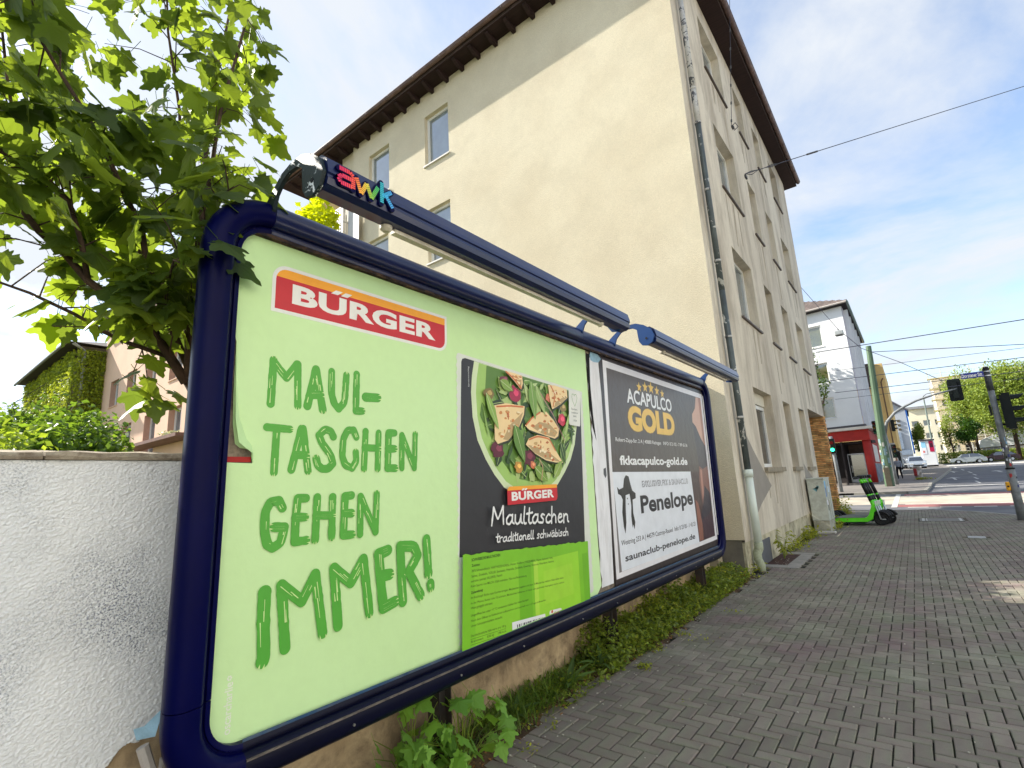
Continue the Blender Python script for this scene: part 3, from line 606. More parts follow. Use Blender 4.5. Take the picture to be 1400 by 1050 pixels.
# light rails on curved arms
def railprof(u0, u1, name):
    P = [(-.03, .085), (.045, .09), (.085, .06), (.098, .01), (.102, -.012), (.094, -.018), (.094, -.03), (.100, -.036), (.092, -.062), (.06, -.078), (.0, -.078), (-.035, -.05), (-.05, .02)]
    P = [(a * 1.05, c * 1.05) for a, c in P]; b = MB(); n = len(P); cc = (-1.862, 2.972)
    for yy in (u0, u1):
        for a, c in P: b.v.append((cc[0] + a, yy, cc[1] + c))
    b.f = [(k, (k + 1) % n, n + (k + 1) % n, n + k) for k in range(n)] + [tuple(range(n - 1, -1, -1)), tuple(n + k for k in range(n))]
    b.m = [0] * len(b.f); b.c = [None] * len(b.f); return b.build(name, m_blue2, hb)
m_strip = M('lamp_diffuser', (214, 206, 190), 0.5, 0.05, 4, stain=(5, (150, 140, 120), 0.5))
for a0, a1 in ((1.075, 4.02), (4.60, 7.56)):
    r = railprof(a0, a1, 'light_rail')
    b = MB(); b.box(-1.872, -1.836, a0 + .42, a1 - .42, 2.868, 2.888); b.build('diffuser', m_strip, r)
    for q in (a0 + .38, a1 - .38): MB().tube([(-1.855, q, 2.905), (-1.855, q, 2.875), (-1.855, q, 2.862)], [.032, .030, .016], 12).build('lamp_holder', m_strip, r)
def arm(yy, m, flip=False):
    """flat curved bracket: foot on the frame, arch, round head that closes the rail"""
    t = 0.009; outer = []; inner = []
    C = (-2.0, 2.93)
    top = [(-2.335, 2.975), (-2.26, 3.00), (-2.20, 3.045), (-2.12, 3.10), (-2.03, 3.122), (-1.94, 3.118), (-1.86, 3.085), (-1.79, 3.03), (-1.765, 2.96), (-1.79, 2.90), (-1.84, 2.873), (-1.895, 2.885), (-1.925, 2.93), (-1.93, 2.985), (-1.935, 3.05)]
    bot = [(-1.98, 3.078), (-2.05, 3.082), (-2.11, 3.06), (-2.16, 3.012), (-2.185, 2.95), (-2.20, 2.93)]
    b = MB(); b.prism(top + bot, (0, 0, 0), X3, Z3, (0, -1, 0), -yy - t, -yy + t); o = b.build('arm', m, hb)
    MB().tube([(-1.845, yy - .012, 2.945), (-1.845, yy + .012, 2.945)], .012, 8).build('bolt', m_black, o); return o
m_peelarm = M('dark_green_flaking_arm', (26, 40, 44), 0.5, 0.1, 6, 0.2, 30, stain=(15, (222, 226, 226), 1.0), thr=(0.575, 0.585))
a1 = arm(1.062, m_peelarm); a1['label'] = 'flaking dark green arm with white patches at the left end'
arm(3.93, m_arm); arm(4.575, m_arm); arm(7.41, m_arm)

# letters awk on the left rail: striped colour plates on a dark outline
def stroke_poly(pts, w, cap=5):
    """outline of a thick round-ended polyline, as separate convex pieces"""
    out = []
    for (a, c) in zip(pts, pts[1:]):
        d = Vector((c[0] - a[0], c[1] - a[1])); ang = math.atan2(d.y, d.x); P = []
        for k in range(cap + 1): t = ang + pi / 2 + pi * k / cap; P.append((a[0] + cos(t) * w / 2, a[1] + sin(t) * w / 2))
        for k in range(cap + 1): t = ang - pi / 2 + pi * k / cap; P.append((c[0] + cos(t) * w / 2, c[1] + sin(t) * w / 2))
        out.append(P)
    return out
AW = {'a': [[(1.122, 2.998), (1.175, 2.998), (1.192, 2.985), (1.192, 2.925)], [(1.188, 2.966), (1.135, 2.966), (1.118, 2.948), (1.130, 2.930), (1.188, 2.932)]],
      'w': [[(1.208, 2.990), (1.233, 2.922)], [(1.233, 2.922), (1.262, 2.985)], [(1.262, 2.985), (1.288, 2.922)], [(1.288, 2.922), (1.324, 2.996)]], 'k': [[(1.345, 3.030), (1.345, 2.925)], [(1.350, 2.962), (1.402, 3.004)], [(1.366, 2.974), (1.408, 2.922)]]}
def awk():
    back = MB(); top = MB(); O = Vector((-1.749, 0, 0))
    ramp = [(1.10, (214, 30, 100)), (1.15, (236, 50, 90)), (1.20, (240, 84, 60)), (1.225, (248, 160, 60)), (1.26, (236, 206, 60)), (1.30, (110, 190, 70)), (1.33, (40, 170, 120)), (1.35, (50, 180, 220)), (1.40, (70, 160, 226)), (1.45, (60, 120, 200))]
    def colr(x):
        for (a, c), (b_, d) in zip(ramp, ramp[1:]):
            if a <= x <= b_: t = (x - a) / (b_ - a); return lin(tuple(p + (q - p) * t for p, q in zip(c, d)))
        return lin(ramp[-1][1])
    lay = 0
    for ch, sts in AW.items():
        for st in sts:
            lay += .0004
            for P in stroke_poly(st, 0.030, 4): back.prism(P, O, Y3, Z3, X3, -0.014, -0.001 + lay * .2)
            for (a, c) in zip(st, st[1:]):
                L = math.hypot(c[0] - a[0], c[1] - a[1]); n = max(2, round(L / .0095)); d = Vector((c[0] - a[0], c[1] - a[1])) / L; nn = Vector((-d.y, d.x)) * .0102
                for i in range(n):
                    t0, t1 = i / n, (i + .8) / n; p = [(a[0] + (c[0] - a[0]) * t, a[1] + (c[1] - a[1]) * t) for t in (t0, t1)]
                    q = [(p[0][0] + nn.x, p[0][1] + nn.y), (p[1][0] + nn.x, p[1][1] + nn.y), (p[1][0] - nn.x, p[1][1] - nn.y), (p[0][0] - nn.x, p[0][1] - nn.y)]
                    top.add([O + Y3 * x + Z3 * y + X3 * (.002 + lay) for x, y in q], [(0, 1, 2, 3)], 0, colr((p[0][0] + p[1][0]) / 2))
    b = back.build('letter_plate', m_blue, hb, label='three outlined letters a w k in rainbow colours on the left rail'); top.build('letter_face', attrmat('enamel_colours', 0.35, 0.4, 0), b)
awk()

# ------------------------------------------------------------------ posters
class Print(MB):
    """layers of flat colour on the board; every call lies a hair above the last"""
    def __init__(s, off0=0.0006, step=0.00005): super().__init__(); s.off = off0; s.step = step
    def up(s): s.off += s.step; return s.off
    def poly(s, pts, rgb):
        o = s.up(); tris = tessellate_polygon([[Vector((a, c, 0)) for a, c in pts]]); s.add([B3(a, c, o) for a, c in pts], [tuple(t) for t in tris], 0, lin(rgb))
    def rect(s, a, b, c, d, rgb): s.poly([(a, c), (b, c), (b, d), (a, d)], rgb)
    def ell(s, cx_, cy_, rx, ry, rgb, n=32, a0=0, wob=0, rot=0):
        P = []
        for k in range(n):
            t = 2 * pi * k / n; w = 1 + wob * noise.noise((cos(t) * 2 + cx_ * 9, sin(t) * 2, cy_ * 9)); x, y = rx * w * cos(t), ry * w * sin(t); P.append((cx_ + x * cos(rot) - y * sin(rot), cy_ + x * sin(rot) + y * cos(rot)))
        s.poly(P, rgb)
    def text(s, t, box, rgb, bold=0.0, shear=0.0, space=1.0, slope=0.0): text_in(s, t, bO, bU, bV, bN, box, s.up(), lin(rgb), 0, bold, shear, space, slope)
    def brush(s, pts, w, rgb, bg=None, rnd=random, taper=.9, jit=.06):
        """one brush stroke: round-ended, uneven width"""
        if len(pts) > 2:
            for cut in (.87, .8):
                Q = [pts[0]]
                for (a, c) in zip(pts, pts[1:]): Q += [(a[0] * cut + c[0] * (1 - cut), a[1] * cut + c[1] * (1 - cut)), (a[0] * (1 - cut) + c[0] * cut, a[1] * (1 - cut) + c[1] * cut)]
                pts = Q + [pts[-1]]
        P = []
        for (a, c) in zip(pts, pts[1:]):
            n = max(1, int(math.hypot(c[0] - a[0], c[1] - a[1]) / (w * .35))); P += [(a[0] + (c[0] - a[0]) * i / n, a[1] + (c[1] - a[1]) * i / n) for i in range(n)]
        P.append(pts[-1]); o = s.up(); L, Rr = [], []; n = len(P)
        for i, p in enumerate(P):
            q0, q1 = P[max(0, i - 1)], P[min(n - 1, i + 1)]; d = Vector((q1[0] - q0[0], q1[1] - q0[1])); d = d.normalized() if d.length > 1e-9 else Vector((1, 0)); nn = Vector((-d.y, d.x))
            e = w / 2 * (1 + jit * noise.noise((p[0] * 40, p[1] * 40, 3.1)) * 2); L.append((p[0] + nn.x * e, p[1] + nn.y * e)); Rr.append((p[0] - nn.x * e, p[1] - nn.y * e))
        for i in range(n - 1): s.add([B3(*q, o) for q in (L[i], L[i + 1], Rr[i + 1], Rr[i])], [(0, 1, 2, 3)], 0, lin(rgb))
        for p, A, Bq in ((P[0], L[0], Rr[0]), (P[-1], Rr[-1], L[-1])):
            a0_ = math.atan2(A[1] - p[1], A[0] - p[0]); rw = math.hypot(A[0] - p[0], A[1] - p[1])
            s.add([B3(p[0] + rw * cos(a0_ + pi * k / 8), p[1] + rw * sin(a0_ + pi * k / 8), o) for k in range(9)], [tuple(range(9))], 0, lin(rgb))
        if bg: # dry bristle gaps
            o2 = s.up()
            for _ in range(3):
                i = rnd.randrange(max(1, n - 3)); j = min(n - 1, i + rnd.randrange(2, 6)); f = rnd.uniform(-.55, .55); k = rnd.uniform(.0012, .003)
                A = [(L[t][0] * (.5 + f / 2) + Rr[t][0] * (.5 - f / 2), L[t][1] * (.5 + f / 2) + Rr[t][1] * (.5 - f / 2)) for t in (i, j)]
                s.add([B3(A[0][0] - k, A[0][1], o2), B3(A[0][0] + k, A[0][1], o2), B3(A[1][0] + k * .4, A[1][1], o2), B3(A[1][0] - k * .4, A[1][1], o2)], [(0, 1, 2, 3)], 0, lin(bg))
            e = P[-1]; prev = P[-2] if n > 1 else e; d = Vector((e[0] - prev[0], e[1] - prev[1])); d = d.normalized() if d.length > 1e-9 else Vector((0, -1)); nn = Vector((-d.y, d.x))
            for f in (rnd.uniform(-.3, -.1), rnd.uniform(.05, .3)):
                c = (e[0] + d.x * w * .5 + nn.x * f * w, e[1] + d.y * w * .5 + nn.y * f * w); t = rnd.uniform(.25, .5) * w
                s.add([B3(c[0] + nn.x * w * .09, c[1] + nn.y * w * .09, o2), B3(c[0] - nn.x * w * .09, c[1] - nn.y * w * .09, o2), B3(c[0] - d.x * t, c[1] - d.y * t, o2)], [(0, 1, 2)], 0, lin(bg))
GREEN = (212, 246, 178); INK = (84, 166, 58)
m_sheet = M('pale_green_paper', (210, 242, 178), 0.42, 0.03, 0.6, 0.10, 14, rgb2=(203, 236, 168), spec=0.4, fine=0.02, bdist=0.02)
sheet_pts = [(y0 - .02, z0 - .02), (4.0, z0 - .02), (4.108, .72), (4.095, 1.1), (4.10, 2.0), (4.09, 2.86), (y0 - .02, 2.87), (y0 - .02, 2.45), (.962, 2.30), (.965, 2.05), (.970, 1.93), (.984, 1.845), (1.005, 1.828), (1.051, 1.821), (1.062, 1.762), (y0 - .02, 1.766)]
b = MB(); tris = tessellate_polygon([[Vector((a, c, 0)) for a, c in sheet_pts]]); b.add([B3(a, c, 0.0) for a, c in sheet_pts], [tuple(t) for t in tris])
p1 = b.build('poster_sheet', m_sheet, hb, label='pale green food poster pasted on the left panel'); p1.name = 'poster_sheet'
m_print = attrmat('poster_inks', 0.4, 0.4, 0.12)
# torn corner: red and cream strips underneath, curled flap
b = MB(); b.lbox(bO, bU, bV, bN, y0 - .02, 1.058, 1.767, 1.790, -.010, -.004); b.build('red_strip', M('red_paper', (178, 44, 40), 0.7, 0.05), hb)
b = MB(); F = [((.962, 2.30), (.962, 2.30), 0), ((.966, 2.10), (.975, 2.10), .010), ((.970, 1.95), (.995, 1.96), .022), ((.984, 1.850), (1.03, 1.87), .034), ((1.012, 1.828), (1.055, 1.84), .034), ((1.05, 1.805), (1.062, 1.80), .022), ((1.062, 1.765), (1.0625, 1.765), .002)]
for e_, r_, d in F: b.v += [tuple(B3(*r_, .0008)), tuple(B3((e_[0] + r_[0]) / 2, (e_[1] + r_[1]) / 2, .003 + d * .55)), tuple(B3(e_[0], e_[1], .003 + d))]
for i in range(len(F) - 1):
    for k in (0, 1): b.f.append((i * 3 + k, i * 3 + k + 1, i * 3 + k + 4, i * 3 + k + 3)); b.m.append(0); b.c.append(None)
fl = b.build('curled_flap', m_sheet, hb, True)
# headline in brush capitals
HEAD = [(0.033,[[(1.13,2.034),(1.131,2.075),(1.133,2.242)],[(1.134,2.235),(1.2,2.164)],[(1.2,2.164),(1.249,2.24)],[(1.253,2.24),(1.262,2.036)]]),(0.037,[[(1.311,2.04),(1.35,2.229)],[(1.35,2.229),(1.394,2.029)],[(1.332,2.097),(1.379,2.102)]]),(0.034,[[(1.438,2.231),(1.44,2.116),(1.458,2.065),(1.484,2.041),(1.518,2.078),(1.525,2.224)]]),(0.035,[[(1.588,2.237),(1.587,2.038),(1.627,2.041)]]),(0.043,[[(1.648,2.119),(1.726,2.123)]]),(0.031,[[(1.119,1.925),(1.227,1.921)],[(1.164,1.914),(1.161,1.721)]]),(0.033,[[(1.243,1.733),(1.285,1.928)],[(1.293,1.928),(1.327,1.726)],[(1.261,1.802),(1.313,1.801)]]),(0.034,[[(1.458,1.896),(1.442,1.925),(1.409,1.931),(1.378,1.9),(1.396,1.861),(1.446,1.804),(1.46,1.761),(1.432,1.736),(1.4,1.736),(1.376,1.754),(1.367,1.785)]]),(0.033,[[(1.593,1.899),(1.575,1.936),(1.539,1.934),(1.515,1.888),(1.511,1.798),(1.531,1.754),(1.571,1.739),(1.596,1.776),(1.591,1.822)]]),(0.033,[[(1.65,1.932),(1.644,1.735)],[(1.735,1.929),(1.731,1.734)],[(1.645,1.846),(1.734,1.845)]]),(0.038,[[(1.844,1.934),(1.803,1.932),(1.798,1.738),(1.85,1.737)],[(1.799,1.844),(1.845,1.845)]]),(0.033,[[(1.897,1.737),(1.897,1.924),(1.989,1.737),(1.997,1.933)]]),(0.036,[[(1.208,1.561),(1.189,1.594),(1.152,1.592),(1.13,1.55),(1.131,1.465),(1.146,1.409),(1.171,1.391),(1.207,1.41),(1.221,1.476),(1.174,1.48)]]),(0.035,[[(1.321,1.599),(1.28,1.601),(1.273,1.507),(1.273,1.406),(1.329,1.406)],[(1.275,1.515),(1.32,1.512)]]),(0.034,[[(1.379,1.601),(1.375,1.403)],[(1.462,1.597),(1.462,1.406)],[(1.376,1.516),(1.463,1.509)]]),(0.036,[[(1.569,1.601),(1.532,1.598),(1.527,1.408),(1.579,1.407)],[(1.529,1.515),(1.571,1.512)]]),(0.033,[[(1.625,1.403),(1.624,1.593),(1.721,1.406),(1.726,1.603)]]),(0.049,[[(1.145,1.21),(1.145,1.104),(1.155,0.95),(1.15,0.934)]]),(0.043,[[(1.248,0.958),(1.219,1.227),(1.318,1.139),(1.381,1.247),(1.428,0.978)]]),(0.045,[[(1.509,0.991),(1.479,1.26),(1.575,1.176),(1.647,1.279),(1.688,1.011)]]),(0.051,[[(1.801,1.303),(1.742,1.289),(1.756,1.156),(1.775,1.018),(1.852,1.034)],[(1.756,1.178),(1.815,1.178)]]),(0.05,[[(1.904,1.024),(1.885,1.313),(1.984,1.302),(2.011,1.249),(1.945,1.171),(2.03,1.032)]]),(0.051,[[(2.077,1.329),(2.09,1.141)]]),(0.05,[[(2.106,1.079),(2.109,1.061)]])]
pr = Print(); rh = random.Random(21)
def split_sharp(st, lim=62):
    out = [[st[0]]]
    for a, c, d in zip(st, st[1:], st[2:]):
        t = abs((math.degrees(math.atan2(d[1] - c[1], d[0] - c[0]) - math.atan2(c[1] - a[1], c[0] - a[0])) + 180) % 360 - 180); out[-1].append(c)
        if t > lim: out.append([c])
    out[-1].append(st[-1]); return out
for w, strokes in HEAD:
    for st in [q for s0 in strokes for q in split_sharp(s0)]: pr.brush(st, w * 1.16, INK, (205, 230, 155), rh)
pr.build('headline_lettering', m_print, p1)
# logo plate
def rrect(a, b_, c, d, r, which=(1, 1, 1, 1)):
    P = []
    for (cx_, cy_, s0), on_ in zip(((b_ - r, d - r, 0), (a + r, d - r, 90), (a + r, c + r, 180), (b_ - r, c + r, 270)), which):
        if on_: P += [(cx_ + r * cos(radians(s0 + t)), cy_ + r * sin(radians(s0 + t))) for t in range(0, 91, 15)]
        else: P.append({0: (b_, d), 90: (a, d), 180: (a, c), 270: (b_, c)}[s0])
    return P
def logo(pr, a, b_, c, d, grow):
    if grow: pr.poly(rrect(a - grow, b_ + grow, c - grow, d + grow, .075, (0, 1, 0, 1)), (228, 228, 222))
    h = d - c; pr.poly(rrect(a, b_, c, d, h * .28, (0, 1, 0, 1)), (196, 38, 48))
    q = rrect(a, b_, c, d, h * .28, (0, 1, 0, 0)); q = [(x, max(y, d - h * .215)) for x, y in q]; pr.poly([q[0]] + q[1:], (244, 164, 46))
    W = b_ - a; pr.text('BURGER', (a + W * .075, b_ - W * .075, c + h * .20, c + h * .70), (232, 230, 224), bold=0.042, space=1.05)
    for k in (0, 1): x = a + W * (.262 + .052 * k); pr.poly([(x, c + h * .745), (x + W * .036, c + h * .745), (x + W * .062, c + h * .86), (x + W * .026, c + h * .86)], (232, 230, 224))
pr = Print(); logo(pr, 1.125, 2.252, 2.497, 2.705, .018); pr.build('red_logo', m_print, p1, label='red and orange nameplate with white letters at the top of the poster')
# designer credit, upright
pr = Print(); o = pr.up()
vs, fs = text_tris('oscarcharlie', .012); x0, x1 = min(a[0] for a in vs), max(a[0] for a in vs); ymx = max(a[1] for a in vs)
pr.add([B3(1.036 - c * .030 / ymx * 1.0, .70 + (a - x0) / (x1 - x0) * .19, o) for a, c in vs], fs, 0, lin((226, 232, 214)))
for k in range(6): t = k * pi / 3; pr.ell(1.022 + .007 * cos(t), .906 + .007 * sin(t), .0035, .0035, (226, 232, 214), 8)
pr.build('designer_credit', m_print, p1)
# the picture of the package
pk = Print(.0008)
saw = []
for k in range(70): z = .69 + (2.49 - .69) * k / 69; saw.append((2.352 + (.012 if k % 2 else 0) - (2.49 - z) * .012, z))
tp = [(2.372, 2.497), (3.98, 2.415)]; rs = []
for k in range(60): z = 2.40 - (2.40 - .70) * k / 59; rs.append((3.985 - (.010 if k % 2 else 0) - (2.4 - z) * .01, z))
pk.poly(saw + tp + rs + [(3.9, .69)], (214, 218, 206))
pk.poly([(2.402, 2.44), (2.412, 2.462), (2.44, 2.472), (3.93, 2.392), (3.945, 2.36), (3.87, 1.10), (2.352, 1.19)], (50, 49, 52))
# bowl
bowl = [(2.53, 2.466), (2.505, 2.36), (2.492, 2.243), (2.502, 2.075), (2.545, 1.92), (2.624, 1.793), (2.71, 1.69), (2.81, 1.60), (2.95, 1.535), (3.15, 1.505), (3.36, 1.53), (3.50, 1.60), (3.62, 1.70), (3.719, 1.80), (3.80, 1.93), (3.846, 2.071), (3.875, 2.2), (3.88, 2.395)]
pk.poly(bowl, (206, 220, 176))
inner = [(3.19 + (x - 3.19) * .93, 1.99 + (y - 1.99) * .93 + .012) for x, y in bowl[1:-1]]
pk.poly([(2.58, 2.46)] + inner + [(3.82, 2.398)], (160, 196, 104))
pk.poly([(2.66, 2.455)] + [(3.19 + (x - 3.19) * .80, 2.02 + (y - 2.02) * .80 + .02) for x, y in bowl[1:-1]] + [(3.74, 2.402)], (92, 128, 52))
rs_ = random.Random(8); greens = [(78, 110, 44), (116, 152, 66), (146, 174, 90), (94, 128, 58), (58, 84, 40), (170, 192, 120), (48, 66, 38), (186, 204, 142)]
def leafp(x, y, L, W, a, col, vein=None):
    P = []
    for k in range(9): t = k / 8; P.append((t * L, W * sin(pi * t ** .8) * (1 + .12 * sin(k * 2.1))))
    for k in range(7, 0, -1): t = k / 8; P.append((t * L, -W * sin(pi * t ** .8)))
    f = lambda p: (x + p[0] * cos(a) - p[1] * sin(a), y + p[0] * sin(a) + p[1] * cos(a))
    Q = [f(p) for p in P]
    if any(q[1] > 2.462 - (q[0] - 2.53) * .047 or q[0] > 3.85 or (q[1] < 2.1 and ((q[0] - 3.19) / .62) ** 2 + ((q[1] - 2.08) / .55) ** 2 > 1) for q in Q): return
    pk.poly(Q, col)
    if vein: pk.poly([f((0, .003)), f((L * .9, .0012)), f((L * .9, -.0012)), f((0, -.003))], vein)
for _ in range(210):
    t = rs_.uniform(0, 2 * pi); r = math.sqrt(rs_.random()); x, y = 3.19 + .56 * r * cos(t), 2.03 + .40 * r * sin(t)
    leafp(x, y, rs_.uniform(.07, .24), rs_.uniform(.012, .045), rs_.uniform(0, 6.28), rs_.choice(greens), rs_.choice([None, (170, 190, 120)]))
for x, y, r, c in ((2.96, 2.28, .07, (160, 40, 70)), (3.593, 2.13, .06, (196, 60, 80)), (2.74, 1.86, .07, (96, 34, 50)), (3.10, 1.81, .08, (92, 30, 44)), (3.15, 1.755, .035, (214, 120, 80)), (2.97, 1.74, .05, (190, 140, 60)), (2.66, 2.25, .05, (130, 110, 60)), (3.42, 2.30, .05, (210, 120, 90)), (3.62, 2.24, .05, (140, 120, 70)), (2.84, 2.37, .045, (120, 60, 70))):
    pk.ell(x, y, r, r * .8, c, 14, wob=.5); pk.ell(x + r * .2, y + r * .15, r * .45, r * .35, tuple(min(255, int(v * 1.3 + 18)) for v in c), 10, wob=.5)
def dumpling(outline, face, ridge):
    pk.poly([(x + .012, y - .014) for x, y in outline], (50, 56, 30)); pk.poly(outline, (236, 206, 152)); pk.poly(face, (184, 156, 110))
    cx_ = sum(p[0] for p in outline) / len(outline); cy_ = sum(p[1] for p in outline) / len(outline)
    for _ in range(30):
        k = rs_.randrange(len(outline)); t = rs_.uniform(.15, .8); x = cx_ + (outline[k][0] - cx_) * t; y = cy_ + (outline[k][1] - cy_) * t
        pk.ell(x, y, rs_.uniform(.006, .026), rs_.uniform(.004, .014), rs_.choice([(206, 136, 74), (232, 208, 160), (186, 106, 58), (240, 222, 184), (198, 160, 104)]), 9, wob=.6)
    pk.brush(ridge, .012, (206, 112, 62))
dumpling([(2.715, 2.172), (2.85, 2.20), (3.075, 2.198), (3.06, 2.13), (2.99, 2.03), (2.86, 1.93), (2.74, 1.90), (2.708, 1.93)], [(3.05, 2.15), (2.99, 2.03), (2.86, 1.93), (2.80, 1.935), (2.88, 2.04)], [(2.74, 2.165), (2.9, 2.185), (3.05, 2.19)])
dumpling([(3.256, 2.165), (3.36, 2.178), (3.46, 2.12), (3.539, 2.05), (3.52, 1.99), (3.466, 1.966), (3.34, 1.985), (3.223, 2.002), (3.12, 2.02), (3.065, 2.05), (3.15, 2.11)], [(3.16, 2.04), (3.26, 2.09), (3.40, 2.08), (3.51, 2.02), (3.466, 1.98), (3.3, 1.995)], [(3.08, 2.055), (3.17, 2.12), (3.27, 2.165)])
dumpling([(3.104, 1.952), (3.22, 1.985), (3.382, 1.972), (3.46, 1.88), (3.566, 1.772), (3.45, 1.775), (3.324, 1.79), (3.18, 1.84), (3.064, 1.906)], [(3.09, 1.905), (3.25, 1.885), (3.40, 1.84), (3.53, 1.78), (3.324, 1.80), (3.16, 1.85)], [(3.11, 1.945), (3.22, 1.975), (3.38, 1.962), (3.46, 1.87)])
dumpling([(3.40, 2.405), (3.50, 2.412), (3.69, 2.40), (3.694, 2.329), (3.58, 2.26), (3.445, 2.205), (3.42, 2.28)], [(3.50, 2.27), (3.66, 2.34), (3.69, 2.33), (3.58, 2.26), (3.47, 2.22)], [(3.44, 2.40), (3.5, 2.33), (3.46, 2.23)])
dumpling([(2.84, 2.44), (2.95, 2.438), (3.05, 2.43), (3.055, 2.37), (3.03, 2.32), (2.95, 2.375)], [(2.98, 2.39), (3.04, 2.40), (3.03, 2.33)], [(2.85, 2.435), (2.95, 2.39), (3.03, 2.33)])
for x, y, L, W, a, c in ((3.16, 2.40, .30, .055, -1.45, (120, 156, 70)), (3.22, 2.38, .26, .04, -1.1, (150, 178, 100)), (2.93, 2.05, .30, .06, -1.2, (96, 134, 52)), (3.16, 1.74, .20, .05, -.6, (120, 150, 60)), (3.42, 1.66, .18, .045, .8, (140, 166, 76)), (2.62, 2.25, .28, .035, -1.1, (140, 174, 80)), (2.78, 2.36, .16, .04, -.4, (130, 160, 70)), (3.55, 1.95, .22, .03, .9, (120, 156, 66)), (3.62, 2.0, .2, .02, 1.2, (160, 190, 100))): leafp(x, y, L, W, a, c, (190, 200, 150))
pk.brush([(3.28, 2.32), (3.45, 2.16), (3.60, 1.96)], .008, (176, 120, 120)); pk.brush([(3.24, 1.64), (3.27, 1.74), (3.22, 1.80)], .008, (196, 150, 120))
# label panel with heart
pk.poly([(3.713, 2.404), (3.895, 2.394), (3.905, 2.38), (3.873, 2.10), (3.86, 2.088), (3.70, 2.093), (3.69, 2.11)], (222, 222, 212))
hp = [(0, -.06), (.03, -.02), (.045, .02), (.03, .05), (.008, .045), (0, .03), (-.012, .048), (-.034, .045), (-.042, .015), (-.03, -.02)]
for a_, c_ in zip(hp, hp[1:] + hp[:1]): pk.brush([(3.80 + a_[0], 2.322 + a_[1]), (3.80 + c_[0], 2.322 + c_[1])], .004, (110, 160, 70))
for t, z in (('Familien-', 2.226), ('tradition', 2.196), ('seit', 2.166), ('1934', 2.126)): wd = .105 if len(t) > 4 else .055; pk.text(t, (3.79 - wd / 2, 3.79 + wd / 2, z, z + .018), (90, 96, 88))
o = pk.up(); vs, fs = text_tris('Serviervorschlag', 0.01); x0, x1 = min(a[0] for a in vs), max(a[0] for a in vs)
pk.add([B3(2.448 - c * .018, 2.27 + (a - x0) / (x1 - x0) * .14, o) for a, c in vs], fs, 0, lin((190, 190, 186)))
# scratches in the black
for _ in range(26): x, y = rs_.uniform(2.4, 3.85), rs_.uniform(1.22, 1.55); pk.brush([(x, y), (x + rs_.uniform(-.02, .02), y - rs_.uniform(.02, .07))], .0016, (78, 76, 80))
logo(pk, 2.812, 3.445, 1.478, 1.603, 0)
# handwriting
SCR = {'M': ([[(0, 0), (.08, 1)], [(.08, 1), (.36, .25), (.66, 1.02)], [(.66, 1.02), (.72, 0)]], .86), 'a': ([[(.42, .5), (.22, .56), (.04, .34), (.06, .08), (.24, 0), (.40, .2), (.43, .55)], [(.43, .55), (.42, .1), (.54, .02)]], .58),
 'u': ([[(.03, .55), (.03, .16), (.16, 0), (.34, .1), (.42, .55)], [(.42, .55), (.42, .08), (.54, .02)]], .58), 'l': ([[(.08, 1.05), (.03, .2), (.10, 0), (.2, .04)]], .26), 't': ([[(.16, .95), (.12, .15), (.2, 0), (.32, .04)], [(-.04, .62), (.38, .66)]], .36),
 's': ([[(.34, .5), (.2, .58), (.06, .46), (.28, .22), (.22, .02), (.02, .06)]], .42), 'c': ([[(.38, .46), (.24, .57), (.05, .34), (.08, .06), (.26, 0), (.42, .1)]], .46), 'h': ([[(.05, 1.05), (.03, 0)], [(.04, .34), (.2, .56), (.36, .44), (.38, 0)]], .52),
 'e': ([[(.04, .28), (.36, .36), (.32, .54), (.16, .56), (.03, .3), (.1, .04), (.26, 0), (.42, .1)]], .48), 'n': ([[(.04, .56), (.04, 0)], [(.04, .36), (.2, .56), (.36, .46), (.38, .06), (.46, 0)]], .54), 'r': ([[(.04, .56), (.05, 0)], [(.05, .34), (.2, .54), (.32, .52)]], .38),
 'd': ([[(.38, .46), (.22, .56), (.04, .32), (.08, .04), (.26, .02), (.40, .24)], [(.42, 1.02), (.40, .1), (.5, 0)]], .56), 'i': ([[(.06, .56), (.05, .08), (.14, 0)], [(.07, .78), (.075, .8)]], .22), 'o': ([[(.22, .56), (.05, .38), (.06, .1), (.22, 0), (.38, .14), (.38, .42), (.22, .56)]], .48),
 'w': ([[(.03, .56), (.1, 0), (.28, .4), (.44, 0), (.56, .56)]], .66), 'b': ([[(.06, 1.02), (.05, .04)], [(.05, .3), (.22, .52), (.38, .36), (.34, .08), (.18, 0), (.05, .08)]], .5), ' ': ([], .34)}
SCR['ä'] = (SCR['a'][0] + [[(.12, .78), (.125, .8)], [(.32, .8), (.325, .82)]], .58)
def hand(pr, s, u0, u1, v0, h, slope, w, rgb):
    W = sum(SCR[c][1] for c in s); k = (u1 - u0) / W; x = u0
    for c in s:
        for st in SCR[c][0]: pr.brush([(x + a * k + b_ * h * .10, v0 + slope * (x - u0) + b_ * h) for a, b_ in st], w, rgb, jit=.15)
        x += SCR[c][1] * k
hand(pk, 'Maultaschen', 2.635, 3.60, 1.356, .115, -.062, .0155, (226, 226, 224)); hand(pk, 'traditionell schwäbisch', 2.675, 3.575, 1.243, .056, -.052, .0095, (224, 224, 222))
